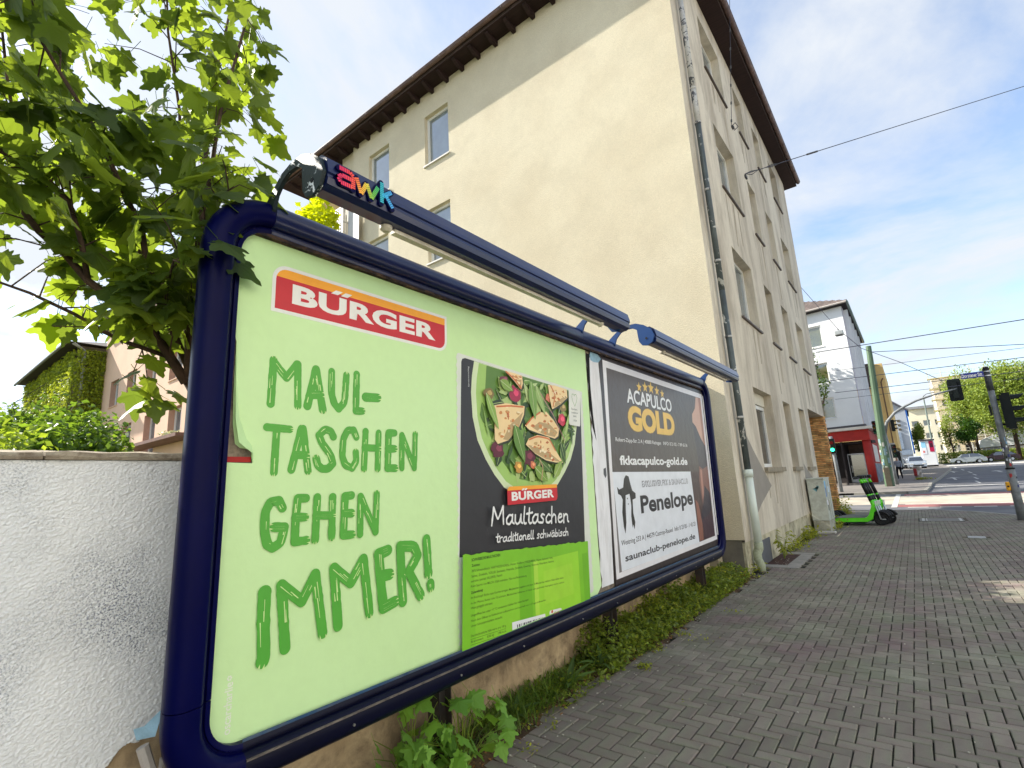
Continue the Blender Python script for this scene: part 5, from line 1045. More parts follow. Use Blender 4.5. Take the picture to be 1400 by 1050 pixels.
def plant(name, label, x, y, z, kind, seed, cat='plant', group=None):
    t = thing(name, label, cat, (x, y, z), group); rr = random.Random(seed)
    if kind == 'sapling':
        for k in range(40):
            a = rr.uniform(0, 6.28); r = rr.uniform(.02, .40); h = rr.uniform(.08, .46) * (1.1 - r); p = Vector((x + .36 * r * cos(a) + .03, y + r * sin(a), z + h)); MB().tube([(x, y + r * .1 * sin(a), z), ((x * 2 + p.x) / 3, (y + p.y) / 2, z + h * .7), p], [.004, .003, .002], 4).build('stalk', m_weed, t)
            X = Matrix.Translation(p) @ erot(rr.gauss(0, .4), rr.uniform(.3, 1.0), rr.gauss(.0, 1.0)).to_4x4() @ Matrix.Scale(rr.uniform(.10, .17), 4)
            o = link('leaf', SAPM[rr.randrange(4)], t); o.matrix_parent_inverse = Matrix.Translation(t.location).inverted(); o.matrix_basis = X
    elif kind == 'rosette':
        for k in range(13):
            X = Matrix.Translation((x + rr.gauss(0, .01), y + rr.gauss(0, .01), z)) @ erot(rr.gauss(0, .2), rr.uniform(-1.3, -.5), k * 2.4 + rr.random()).to_4x4() @ Matrix.Scale(rr.uniform(.13, .26), 4)
            o = link('leaf', ROSM, t); o.matrix_parent_inverse = Matrix.Translation(t.location).inverted(); o.matrix_basis = X
    elif kind == 'stemmy':
        for k in range(9):
            a = rr.uniform(0, 6.28); h = rr.uniform(.22, .52); p = Vector((x + .16 * cos(a), y + .2 * sin(a), z + h)); MB().tube([(x, y, z), (x + .05 * cos(a), y + .06 * sin(a), z + h * .6), p], [.005, .004, .002], 4).build('stalk', m_weed, t)
            for j in range(9):
                q = Vector((x, y, z)).lerp(p, .35 + .65 * j / 8); X = Matrix.Translation(q) @ erot(rr.gauss(0, .4), rr.uniform(-.3, .5), rr.uniform(0, 6.28)).to_4x4() @ Matrix.Scale(rr.uniform(.06, .11), 4)
                o = link('leaf', STM, t); o.matrix_parent_inverse = Matrix.Translation(t.location).inverted(); o.matrix_basis = X
    return t
m_sap = leafmat('sapling_leaf', (104, 152, 56), (170, 210, 70), .3, .25); m_ros = leafmat('sow_thistle_leaf', (84, 116, 62), (130, 160, 80), .25, .25)
SAPM = [LEAF[i].mesh('sapling_leaf', m_sap) for i in range(4)]; ROSM = simple_leaf(1, .22, 5, .5, .3).mesh('rosette_leaf', m_ros); STM = simple_leaf(1, .4, 4, .4, .3).mesh('stem_leaf', m_weed2)
plant('maple_seedling', 'broad leaved maple seedling under the lowest corner of the hoarding', -2.45, 2.08, .02, 'sapling', 71)
plant('maple_seedling', 'small pale leaved seedling leaning out over the pavement edge', -2.34, 2.36, .01, 'sapling', 72)
plant('sow_thistle', 'blue green sow thistle rosette tallest among the weeds', -2.42, 4.15, .05, 'rosette', 73)
plant('dandelion', 'dandelion clump on bare soil left of the sow thistle', -2.46, 3.72, .02, 'rosette', 74)
plant('dandelion', 'low dandelion between seedling and grass at the hoarding foot', -2.50, 3.05, .02, 'rosette', 75)
plant('shaft_plant', 'tall leafy weed growing out of the cellar light shaft', -2.22, 11.0, 0, 'stemmy', 76)
# weeds along the building foot and round the cabinet
b = MB(); rr = random.Random(80)
for cx_, cy_, n, h, sp in ((-2.30, 14.6, 420, .28, .35), (-2.33, 13.2, 300, .22, .5), (-2.25, 12.4, 160, .15, .3), (-2.2, 16.3, 260, .3, .3), (-2.0, 16.9, 260, .35, .3), (-2.25, 22.0, 700, .7, .5), (-2.15, 18.0, 260, .3, .4), (-2.38, 9.5, 50, .18, .08), (-2.36, 8.9, 120, .2, .2)):
    for _ in range(n): place(b, RL if rr.random() < .6 else BL, (max(cx_ + rr.gauss(0, .10), -2.42), cy_ + rr.gauss(0, sp), rr.uniform(.0, h) * rr.random()), erot(rr.gauss(0, .5), rr.uniform(-1.3, .2), rr.uniform(0, 6.28)), rr.uniform(.04, .10) if h > .25 else rr.uniform(.03, .07))
tag(b.build('wall_weeds', m_weed2), 'dry yellowish weeds along the building foot and round the cabinet', 'weeds')['kind'] = 'stuff'
# moss and tiny weeds in the joints of the pavers
b = MB(); rr = random.Random(81)
for cx_, cy_, n, s_ in ((-2.12, 4.42, 90, .035), (-2.2, 3.1, 16, .03), (-2.22, 4.9, 60, .04), (-2.2, 5.5, 70, .05), (-2.15, 2.75, 20, .03), (-2.0, 6.6, 20, .06), (-1.95, 5.4, 24, .06), (-1.6, 3.9, 5, .02)):
    for _ in range(n): place(b, RL, (cx_ + rr.gauss(0, s_), cy_ + rr.gauss(0, s_), rr.uniform(.002, .03)), erot(rr.gauss(0, .5), rr.uniform(-1, .2), rr.uniform(0, 6.28)), rr.uniform(.012, .032))
tag(b.build('joint_weeds', m_weed2), 'tiny yellow green weeds sprouting from the paver joints', 'weeds')['kind'] = 'stuff'
b = MB(); rr = random.Random(82)
for _ in range(420):
    y = rr.uniform(2.5, 11); x = rr.uniform(-2.3, .6) if rr.random() < .4 else soil_edge(y) + abs(rr.gauss(.15, .15)); s_ = rr.uniform(.004, .013)
    b.box(x, x + s_, y, y + s_ * rr.uniform(.4, 1.5), .0015, .0015 + s_ * .4)
tag(b.build('grit', M('pale_grit', (190, 184, 170), .9, .2, 30)), 'scattered pale grit and crumbs on the pavers', 'grit')['kind'] = 'stuff'

# ------------------------------------------------------------------ left background: pink house and ivy clad house
PY = 8.5
m_pink = M('pink_render', (232, 196, 168), 0.9, 0.04, 0.6, 0.3, 20, fine=.04)
ph = thing('pink_house', 'peach pink rendered house with white windows seen through the maple', 'building', (-28, PY, 0))
wins = [(-36.4, -34.9, 7.33, 8.88), (-33.4, -31.9, 7.3, 8.9), (-30.3, -28.9, 7.35, 8.9), (-30.0, -28.4, 4.05, 6.06), (-26.75, -25.2, 4.52, 6.0), (-27.1, -25.5, 7.35, 8.9), (-33.6, -32.0, 4.5, 6.0)]
b = MB(); wall_panel(b, (0, PY, 0), X3, Z3, (0, -1, 0), -38.2, -22.5, -.2, 12.6, wins, .35, 0, 1)
b.add([(-22.5, PY, -.2), (-22.5, 16, -.2), (-22.5, 16, 12.6), (-22.5, PY, 12.6)], [(0, 1, 2, 3)]); b.build('wall', [m_pink, M('pink_reveal_shade', (186, 150, 130), .9, .05)], ph)  # window reveals take a darker pink, their shade put into the colour
for h in wins: window(ph, (0, PY, 0), X3, Z3, (0, -1, 0), *h, depth=.28, fw=.12, mull=1, sm=m_pink)
b = MB(); b.add([(-38.4, PY - .5, 12.5), (-22.2, PY - .5, 12.5), (-22.2, 16, 12.5), (-38.4, 16, 12.5), (-34, 12, 15), (-26, 12, 15)], [(0, 1, 5, 4), (1, 2, 5), (2, 3, 4, 5), (3, 0, 4), (0, 3, 2, 1)]); b.build('roof', M('grey_roof', (84, 76, 72), .9, .1, 3), ph)
b = MB(); b.box(-31, -23, PY - .9, PY - .02, 4.32, 4.46); b.build('canopy_ledge', M('brown_flashing', (124, 92, 80), .7, .1), ph)
b = MB(); rr = random.Random(90)
for _ in range(160): place(b, QL, (rr.uniform(-27.0, -25.3), PY - .12 + rr.gauss(0, .08), 4.55 + rr.random() * .35), erot(rr.random() * 3, rr.random(), rr.random() * 6), .13)
tag(b.build('window_box_flowers', leafmat('window_flowers', (170, 180, 140), (200, 210, 160), .2, .3)), 'pale flowers in a box on a window sill of the pink house', 'flowers')['kind'] = 'stuff'
ih = thing('ivy_house', 'house end wall smothered in ivy, a thin pale pipe down its side', 'building', (-45, 7.3, 0))
IX, IY = -38.21, 7.33
b = MB(); b.box(-52.5, IX, IY, 15, -.2, 11.3); b.build('wall', M('ivy_wall_render', (120, 112, 92), .9, .1), ih)
b = MB(); b.add([(-53.6, IY - .7, 11.35), (IX + .5, IY - .7, 11.35), (IX + .5, 15.5, 11.35), (-53.6, 15.5, 11.35), (-48, 11.3, 13.2), (-43, 11.3, 13.2)], [(0, 1, 5, 4), (1, 2, 5), (2, 3, 4, 5), (3, 0, 4), (0, 3, 2, 1)]); b.build('roof', M('dark_fascia', (66, 60, 58), .8, .1), ih)
MB().tube([(-53.7, IY - .78, 11.34), (IX + .55, IY - .78, 11.34)], .09, 6).build('gutter', M('grey_gutter', (110, 112, 110), .5, .05), ih)
MB().tube([(IX + .12, IY + .12, -.2), (IX + .12, IY + .12, 11.0), (IX + .4, IY - .5, 11.3)], .10, 8).build('downpipe', M('pale_pipe', (166, 172, 168), .5, .05), ih)
b = MB(); rr = random.Random(91)
for _ in range(17000):
    x = rr.uniform(-53, IX + .2); z = rr.uniform(2, 11.2) ; d = .12 + .42 * abs(noise.noise((x * .35, z * .12, 1))) + rr.random() * .12
    if noise.noise((x * .5, z * .22, 9)) > .34 and z > 8: continue
    place(b, QL, (x, IY - d, z), erot(rr.gauss(-.2, .5), rr.uniform(.2, 1.5), rr.uniform(0, 6.28)), rr.uniform(.14, .28))
for _ in range(6500):
    y = rr.uniform(IY - .2, PY + .1); z = rr.uniform(2, 11.1); place(b, QL, (IX + .05 + rr.random() * .3, y, z), erot(rr.gauss(0, .5), rr.uniform(.2, 1.4), rr.uniform(0, 6.28)), rr.uniform(.12, .22))
b.build('ivy', leafmat('ivy_leaf', (138, 160, 50), (180, 200, 60), .35, .4), ih, kind='stuff')

# ------------------------------------------------------------------ right background, nearest first
# grey cabinet at the kerb of the building
cb = thing('utility_cabinet', 'pale grey street cabinet with stickers standing against the building wall', 'cabinet', (-2.2, 16.0, 0))
m_cab = M('cabinet_grey', (196, 200, 188), .6, .05, 2, .1, 30, stain=(5, (150, 150, 136), .5))
cx0, cx1, cy0, cy1 = -2.36, -1.97, 15.75, 16.85
MB().bbox(cx0, cx1, cy0, cy1, .30, 1.36, .012).build('body', m_cab, cb); MB().bbox(cx0 - .015, cx1 + .015, cy0 - .015, cy1 + .015, 1.365, 1.40, .008).build('lid', m_cab, cb)
MB().bbox(cx0 + .01, cx1 - .01, cy0 + .01, cy1 - .01, -.02, .294, .008).build('base', M('cabinet_base', (178, 176, 160), .85, .1, 3, .2, stain=(6, (120, 116, 96), .6)), cb)
for q in (cy0 + .37, cy0 + .74): MB().box(cx1 + .001, cx1 + .004, q - .004, q + .004, .33, 1.33).build('door_gap', m_black, cb)
pr = MB(); st = [(15.8, 1.12, .22, .2, (120, 180, 222)), (15.82, .9, .14, .24, (70, 120, 180)), (15.8, .7, .2, .12, (220, 220, 226)), (15.85, .55, .15, .14, (90, 96, 92)), (16.3, 1.0, .2, .16, (190, 210, 224)), (16.1, .5, .14, .3, (150, 140, 120))]
for y, z, w, h, c in st: pr.add([(cx1 + .005, y, z), (cx1 + .005, y + w, z), (cx1 + .005, y + w, z + h), (cx1 + .005, y, z + h)], [(0, 1, 2, 3)], 0, lin(c))
pr.add([(cx0 + .12, cy0 - .004, 1.12), (cx0 + .26, cy0 - .004, 1.13), (cx0 + .27, cy0 - .004, 1.20), (cx0 + .21, cy0 - .004, 1.19), (cx0 + .20, cy0 - .004, 1.04)], [(0, 1, 2, 3, 4)], 0, lin((120, 170, 176)))
pr.build('stickers', attrmat('sticker_colours', .5, .3, 0), cb)
b = MB(); b.bbox(-2.26, -1.86, 15.45, 15.72, .0, .05, .02); tag(b.build('broken_plate', M('pale_stone', (186, 182, 172), .9, .1, 6, .4)), 'pale broken stone slab lying at the foot of the grey cabinet', 'slab')
# brown plank lying on the ground at the gable corner
b = MB(); b.bbox(-2.72, -2.29, 8.42, 8.47, 0.0, .13, .006); b.v = [(x + .0, y + .08 * (x + 2.5), z) for x, y, z in b.v]; tag(b.build('wooden_board', M('red_brown_board', (156, 84, 54), .7, .2, 5, .4, 40, stretch=(1, 6, 8))), 'short red brown board standing on edge at the gable corner', 'board')
# electric scooters parked side by side
m_lime = M('lime_paint', (96, 222, 24), .35, .05, 3, spec=.5, coat=.3); m_blk = M('black_plastic', (18, 18, 20), .55, .1, 8); m_tyre = M('scooter_tyre', (22, 22, 24), .85, .1, 10, .3); m_deck = M('deck_grip', (120, 124, 118), .85, .1, 14, .3); m_met = M('bare_metal', (190, 194, 198), .3, .05, 5, metal=.9); m_wr = M('white_reflector', (225, 225, 220), .4, .03)
def wheel(parent, c, r, name):
    c = Vector(c); w = MB(); n = 24; prof = [(r - .045, -.018), (r - .02, -.03), (r - .004, -.02), (r, 0), (r - .004, .02), (r - .02, .03), (r - .045, .018)]
    for k in range(n):
        a = 2 * pi * k / n
        for q, o in prof: w.v.append((c.x + q * cos(a), c.y + o, c.z + q * sin(a)))
    m_ = len(prof); w.f = [(k * m_ + j, k * m_ + (j + 1) % m_, ((k + 1) % n) * m_ + (j + 1) % m_, ((k + 1) % n) * m_ + j) for k in range(n) for j in range(m_)]; w.m = [0] * len(w.f); w.c = [None] * len(w.f)
    o = w.build(name, m_tyre, parent, True); rm = MB(); rm.tube([c - Y3 * .022, c + Y3 * .022], r - .043, 18); rm.tube([c - Y3 * .05, c + Y3 * .05], .018, 8)
    rm.build('rim', m_blk, o)
    for k in range(5): a = 2 * pi * k / 5; MB().lbox(c, Vector((cos(a), 0, sin(a))), Vector((-sin(a), 0, cos(a))), Y3, .02, r - .05, -.012, .012, -.027, .027).build('spoke', m_met if k == 0 else m_blk, o)
def scooter():
    s = thing('electric_scooter', 'x', 'scooter', (0, 0, 0), 'lime green hire scooters parked beside the cabinet')
    wheel(s, (1.12, 0, .155), .155, 'front_wheel'); wheel(s, (0, 0, .14), .14, 'rear_wheel')
    b = MB(); b.prism([(.10, .13), (.16, .10), (.84, .10), (.96, .18), (1.06, .52), (.99, .54), (.88, .26), (.82, .20), (.2, .20), (.10, .17)], (0, 0, 0), X3, Z3, (0, -1, 0), -.075, .075); b.build('frame', m_lime, s)
    MB().bbox(.12, .80, -.085, .085, .2, .215, .005).build('deck', m_deck, s); MB().bbox(.2, .78, -.06, .06, .06, .098, .01).build('battery_tray', m_blk, s)
    MB().tube([(1.03, 0, .46), (.985, 0, .62)], [.055, .045], 12).build('steering_head', m_lime, s, True)
    MB().tube([(.985, 0, .60), (.95, 0, .73)], .045, 12).build('lower_sleeve', m_blk, s, True); MB().tube([(.952, 0, .725), (.94, 0, .775)], .036, 10).build('lime_ring', m_lime, s, True)
    MB().tube([(.94, 0, .77), (.865, 0, 1.05)], .046, 12).build('upper_sleeve', m_blk, s, True); MB().tube([(.866, 0, 1.045), (.835, 0, 1.15)], .038, 10).build('stem_top', m_lime, s, True)
    b = MB(); b.tube([(.74, -.30, 1.19), (.80, -.2, 1.2), (.835, 0, 1.19), (.80, .2, 1.2), (.74, .30, 1.19)], .017, 8); h = b.build('handlebar', m_blk, s, True)
    for q in (-1, 1): MB().tube([(.76, q * .235, 1.195), (.71, q * .34, 1.185)], .022, 8).build('grip', m_blk, h, True); MB().tube([(.80, q * .2, 1.2), (.86, q * .25, 1.185)], .008, 6).build('brake_lever', m_blk, h)
    MB().bbox(.78, .90, -.07, .07, 1.17, 1.245, .015).build('display', m_blk, s)
    b = MB(); b.tube([(1.12 + .185 * cos(a), 0, .155 + .185 * sin(a)) for a in [radians(d) for d in range(20, 165, 12)]], .03, 6); b.build('front_mudguard', m_blk, s, True)
    b = MB(); b.tube([(.17 * cos(a), 0, .14 + .175 * sin(a)) for a in [radians(d) for d in range(15, 170, 12)]], .035, 6); b.build('rear_mudguard', m_blk, s, True)
    for q in (-1, 1): MB().tube([(1.05, q * .05, .50), (1.12, q * .05, .155)], .017, 6).build('fork_leg', m_met, s)
    MB().tube([(.42, .09, .1), (.36, .20, .0)], .012, 6).build('kickstand', m_blk, s); MB().bbox(1.05, 1.085, -.045, .045, .50, .60, .008).build('headlight', m_wr, s)
    return s
sc0 = scooter(); labs = ['lime green scooter nearest the camera in the tight row beside the cabinet', 'second lime green scooter of the tight row, counted from the camera', 'third lime green scooter of the row, counted from the camera', 'lime green scooter farthest from the camera in the row by the cabinet']
for i in range(4):
    o = sc0 if i == 0 else copy_tree(sc0); o.location = (-2.22 + .035 * i * (1 if i < 3 else 1.6), 17.72 + .27 * i, 0); o.rotation_euler = (radians(2), 0, radians(3 - i * 2.5)); o.scale = (1.10, 1.10, 1.12); o['label'] = labs[i]

# traffic light masts
m_gpole = M('grey_mast', (132, 136, 138), .6, .1, 3, .2, 30, stain=(4, (92, 94, 92), .6)); m_dg = M('dark_green_housing', (10, 20, 18), .5, .1, 5, spec=.25)
def signal(parent, c, fwd, side, sc=1.0, lit=None, name='signal_head', back=False):
    """three-lamp head: c centre, fwd the way the lamps look"""
    c, f, s = Vector(c), Vector(fwd).normalized(), Vector(side).normalized(); b = MB()
    b.lbox(c, s, Z3, f, -.13 * sc, .13 * sc, -.50 * sc, .50 * sc, -.07 * sc, .10 * sc); b.lbox(c, s, Z3, f, -.10 * sc, .10 * sc, -.46 * sc, .46 * sc, -.12 * sc, -.07 * sc)
    h = b.build(name, m_dg, parent)
    if back: MB().prism([(x * sc, z * sc) for x, z in ((-.30, -.55), (-.25, -.62), (.25, -.62), (.30, -.55), (.30, .55), (.25, .62), (-.25, .62), (-.30, .55))], c, s, Z3, f, .02, .035).build('backing_plate', m_dg, h)
    for k, col in ((1, (90, 20, 20)), (0, (110, 80, 20)), (-1, (20, 200, 140) if lit == 'g' else (20, 70, 50))):
        q = c + Z3 * .32 * sc * k + f * .101 * sc; l = MB(); l.disc(q + f * .004, s, Z3, .10 * sc, 14); l.build('lens', emis('green_signal', (40, 255, 170), 3.0) if (lit == 'g' and k == -1) else M('lens_%d' % k, col, .2, .05), h)
        v = MB(); P = [pi * t / 9 - .25 * 0 for t in range(10)]; n = 10; vs = []
        for L in (0, .28 * sc):
            for rr_ in (.118 * sc, .108 * sc):
                for t in P: vs.append(q + s * rr_ * cos(t) + Z3 * (rr_ * sin(t) * (1 - .0 * L)) + f * L * (1 if L == 0 else (.55 + .45 * sin(t))))
        fs = [(i, i + 1, 2 * n + i + 1, 2 * n + i) for i in range(n - 1)] + [(n + i, 3 * n + i, 3 * n + i + 1, n + i + 1) for i in range(n - 1)] + [(2 * n + i, 2 * n + i + 1, 3 * n + i + 1, 3 * n + i) for i in range(n - 1)]
        v.add(vs, fs); v.build('visor', m_dg, h)
    return h
tp = thing('traffic_light_mast', 'grey stickered signal mast at the kerb carrying the blue street name sign', 'traffic light', (2.03, 19.5, 0))
MB().tube([(2.03, 19.5, -.05), (2.03, 19.5, 1.35)], [.098, .094], 16).build('lower_post', m_gpole, tp, True); MB().tube([(2.03, 19.5, 1.35), (2.03, 19.5, 1.39)], .10, 16).build('collar', m_black, tp)
MB().tube([(2.03, 19.5, 1.38), (2.03, 19.5, 3.55)], .072, 16).build('post', m_gpole, tp, True); MB().tube([(2.03, 19.5, 3.55), (2.03, 19.5, 4.16)], .076, 16).build('post_top', M('dark_mast_top', (66, 70, 72), .5, .1), tp, True); MB().tube([(2.03, 19.5, 4.16), (2.03, 19.5, 4.24)], [.085, .05], 12).build('cap', m_black, tp)
rr = random.Random(95); stk = MB()
for k in range(26):
    a = rr.uniform(pi * .9, pi * 2.0); z = rr.uniform(1.42, 2.3) if k < 20 else rr.uniform(.5, 1.3); r_ = .0735 if z > 1.39 else .098; w = rr.uniform(.25, .7) ; h = rr.uniform(.04, .12); c = lin(rr.choice([(220, 220, 224), (200, 206, 210), (50, 60, 110), (170, 60, 60), (120, 160, 190), (230, 230, 226), (30, 30, 34)]))
    n = 5; vs = [(2.03 + (r_ + .0006 * k * .2 + .001) * cos(a + w * i / n), 19.5 + (r_ + .0006 * k * .2 + .001) * sin(a + w * i / n), z + hh) for hh in (0, h) for i in range(n + 1)]; stk.add(vs, [(i, i + 1, n + 2 + i, n + 1 + i) for i in range(n)], 0, c)
stk.build('stickers', attrmat('sticker_colours', .5, .3, 0), tp, kind='stuff')
signal(tp, (2.27, 19.42, 2.93), (1, -.12, 0), (.12, 1, 0), 1.0, back=False); b = MB(); b.lbox((2.03, 19.5, 0), X3, Y3, Z3, .07, .22, -.03, .03, 3.25, 3.30); b.lbox((2.03, 19.5, 0), X3, Y3, Z3, .07, .22, -.03, .03, 2.55, 2.60); b.build('bracket', m_black, tp)
MB().bbox(1.90, 1.95, 19.46, 19.54, 2.85, 3.15, .02).build('small_signal', m_dg, tp)
bx = MB().bbox(1.855, 1.945, 19.40, 19.52, .78, 1.02, .03).build('push_button_box', M('signal_yellow', (236, 170, 24), .4, .05), tp); MB().tube([(1.90, 19.395, .90), (1.90, 19.39, .90)], .025, 10).build('button', m_black, bx)
sg = MB().bbox(1.47, 1.955, 19.425, 19.445, 3.96, 4.125, .004).build('street_sign', M('sign_blue', (24, 44, 150), .35, .04, spec=.5), tp); t_ = MB(); text_in(t_, 'Dorstener Str.', (0, 19.4235, 0), X3, Z3, (0, -1, 0), (1.485, 1.94, 3.985, 4.10), 0.001, None, bold=.035); t_.build('sign_lettering', M('sign_white', (232, 232, 236), .4, .02), sg)
for z in (3.98, 4.10): MB().tube([(2.03, 19.5, z - .012), (2.03, 19.5, z + .012)], .088, 14).build('sign_clamp', m_met, tp)
# tall green catenary mast
gmst = thing('catenary_mast', 'tall tapering green mast covered in flaking bills at its foot', 'mast', (-1.53, 41.7, gz(41.7)))
MB().tube([(-1.50, 41.7, .1), (-1.42, 41.7, 3.6), (-1.17, 41.7, 9.75)], [.27, .24, .16], 10).build('mast', M('mast_green', (84, 108, 82), .6, .08, 1, .2, 20), gmst)
rr = random.Random(97); stk = MB()
for k in range(38):
    a = rr.uniform(pi * 1.0, pi * 2.1); z = rr.uniform(1.2, 3.4); w = rr.uniform(.3, .8); h = rr.uniform(.12, .35); c = lin(rr.choice([(150, 160, 160), (120, 146, 152), (170, 170, 160), (90, 100, 90), (130, 116, 100), (84, 120, 136)])); r_ = .262 - (z - .3) * .009 + .0005 * k
    n = 4; cxm = -1.50 + (z - .3) * .024; vs = [(cxm + r_ * cos(a + w * i / n), 41.7 + r_ * sin(a + w * i / n), z + hh) for hh in (0, h) for i in range(n + 1)]; stk.add(vs, [(i, i + 1, n + 2 + i, n + 1 + i) for i in range(n)], 0, c)
stk.build('torn_bills', attrmat('sticker_colours', .5, .3, 0), gmst, kind='stuff')
MB().bbox(-1.66, -1.34, 41.35, 41.45, 0.2, 1.55, .02).build('base_box', M('bare_concrete', (86, 80, 66), .9, .1, 3, .3), gmst)
# signal with long outreach arm
ta = thing('traffic_light', 'grey signal mast with long curved arm reaching over the road', 'traffic light', (-1.35, 43.4, gz(43.4)))
MB().tube([(-1.15, 43.4, .3), (-1.28, 43.4, 3.9)], .11, 10).build('post', m_gpole, ta, True)
MB().tube([(-1.27, 43.4, 3.8), (-1.05, 43.4, 4.6), (-.5, 43.4, 5.2), (.1, 43.4, 5.55), (.8, 43.4, 5.85), (1.8, 43.4, 6.12), (2.95, 43.4, 6.32)], [.10, .095, .09, .08, .07, .06, .05], 8).build('outreach_arm', m_gpole, ta, True)
signal(ta, (2.86, 43.5, 6.25), (0, 1, 0), (1, 0, 0), 1.15, back=True); signal(ta, (-.95, 43.2, 2.6), (.3, -1, 0), (1, .3, 0), .9)
signal(ta, (-1.75, 43.2, 4.3), (-.2, -1, 0), (1, -.2, 0), .9); signal(ta, (-.75, 43.6, 4.35), (1, .3, 0), (-.3, 1, 0), .8)
# pedestrian signal by the red shop
tb = thing('pedestrian_signal', 'slim grey pedestrian signal showing green beside the brick pier', 'traffic light', (-3.8, 36.7, gz(36.7)))
MB().tube([(-3.72, 36.7, .2), (-3.80, 36.7, 3.6)], .10, 12).build('post', m_gpole, tb, True)
h = MB().bbox(-3.94, -3.62, 36.45, 36.66, 2.55, 3.45, .02).build('signal_head', m_dg, tb); MB().disc((-3.78, 36.44, 2.78), X3, Z3, .10, 12).build('lens', emis('green_signal', (40, 255, 170), 3.0), h); MB().disc((-3.78, 36.44, 3.2), X3, Z3, .10, 12).build('lens', M('lens_1', (90, 20, 20), .2, .05), h)

# white apartment block with red corner shop
CX, CY = -2.50, 45.7; g0 = gz(45.7)
U1 = Vector((-.986, .165, 0)); N1 = Vector((-.165, -.986, 0))
wb = thing('white_block', 'white rendered corner block with brown tiled roof and a red shop front', 'building', (CX, CY, g0))
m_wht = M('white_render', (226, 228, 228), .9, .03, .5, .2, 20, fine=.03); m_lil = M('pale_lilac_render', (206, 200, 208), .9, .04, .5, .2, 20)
wn_ = [(1.62, 2.95, 11.2, 12.95), (1.62, 2.95, 8.2, 9.9), (1.62, 2.95, 5.45, 7.1), (4.2, 5.6, 11.2, 12.95), (4.2, 5.6, 8.2, 9.9), (4.2, 5.6, 5.45, 7.1), (7.2, 8.6, 11.2, 12.95), (7.2, 8.6, 8.2, 9.9), (7.2, 8.6, 5.45, 7.1)]
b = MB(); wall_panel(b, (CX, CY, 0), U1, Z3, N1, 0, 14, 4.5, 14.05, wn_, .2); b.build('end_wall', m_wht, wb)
for h in wn_: window(wb, (CX, CY, 0), U1, Z3, N1, *h, depth=.15, fw=.12, sill=True, gm=glass('olive_window', (96, 96, 60), .05))
b = MB(); sh = [(2.3 + k * 1.45, 3.0 + k * 1.45, z, z + 1.3) for z in (5.6, 8.3, 11.2) for k in range(7)]
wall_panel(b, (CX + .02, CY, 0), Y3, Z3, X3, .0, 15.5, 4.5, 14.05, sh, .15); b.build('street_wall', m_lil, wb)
for h in sh: window(wb, (CX + .02, CY, 0), Y3, Z3, X3, *h, depth=.1, fw=.08, sill=False, gm=gd)
for q in (1.2, 3.6, 6.2, 9.0, 12): MB().lbox((CX + .02, CY, 0), Y3, Z3, X3, q, q + .35, 4.5, 14.0, .002, .28).build('bay_pilaster', m_wht, wb)
# roof: eaves, tiles in courses
m_tile = M('brown_roof_tile', (112, 98, 90), .85, .1, 5, .3, 30, island=.3, rgb2=(84, 74, 68))
OX = Vector((CX, CY, 14.08)) - U1 * .5 + N1 * .45; b = MB(); A = OX; B_ = OX + U1 * 14.5; C_ = OX + Y3 * 17
for (p, q, zz) in ((A, B_, .16),): b.lbox(p, U1, Y3, Z3, -.02, 14.5, -.02, 16.5, 0, .14)
b.build('eaves', M('dark_eaves', (40, 34, 34), .8, .1), wb)
MB().tube([A + Z3 * .1, A + Y3 * 16.6 + Z3 * .1], .12, 8).build('gutter', M('verdigris_gutter', (112, 134, 128), .5, .06), wb); MB().tube([A + Z3 * .12, B_ + Z3 * .12], .09, 8).build('gutter', M('pale_gutter', (176, 168, 160), .5, .06), wb)
rf = MB(); slope = Vector((-N1.x * .0, -N1.y * .0, 0)) ; up_ = (-N1 * .90 + Z3 * .42).normalized()
P0 = A + Z3 * .16; rf.add([P0, P0 + U1 * 14.5, P0 + U1 * 9.0 + up_ * 6.2, P0 + U1 * 5.2 + up_ * 6.2], [(0, 1, 2, 3)]); rf.add([P0, P0 + U1 * 5.2 + up_ * 6.2, P0 + U1 * 5.2 + up_ * 6.2 + Y3 * 6, P0 + Y3 * 16.5], [(0, 1, 2, 3)]); rfo = rf.build('roof', m_tile, wb)
tl = MB(); r_ = 0; nrm = U1.cross(up_).normalized() * -1
if nrm.z < 0: nrm = -nrm
while r_ * .36 < 6.0:
    v0 = r_ * .36; u_ = v0 * 5.2 / 6.2 + (.12 if r_ % 2 else 0)
    while u_ < 13.5 - v0 * .5:
        tl.lbox(P0, U1, up_, nrm, u_, u_ + .22, v0, v0 + .37, .01, .05); u_ += .25
    r_ += 1
tl.build('roof_tiles', m_tile, rfo, kind='stuff')
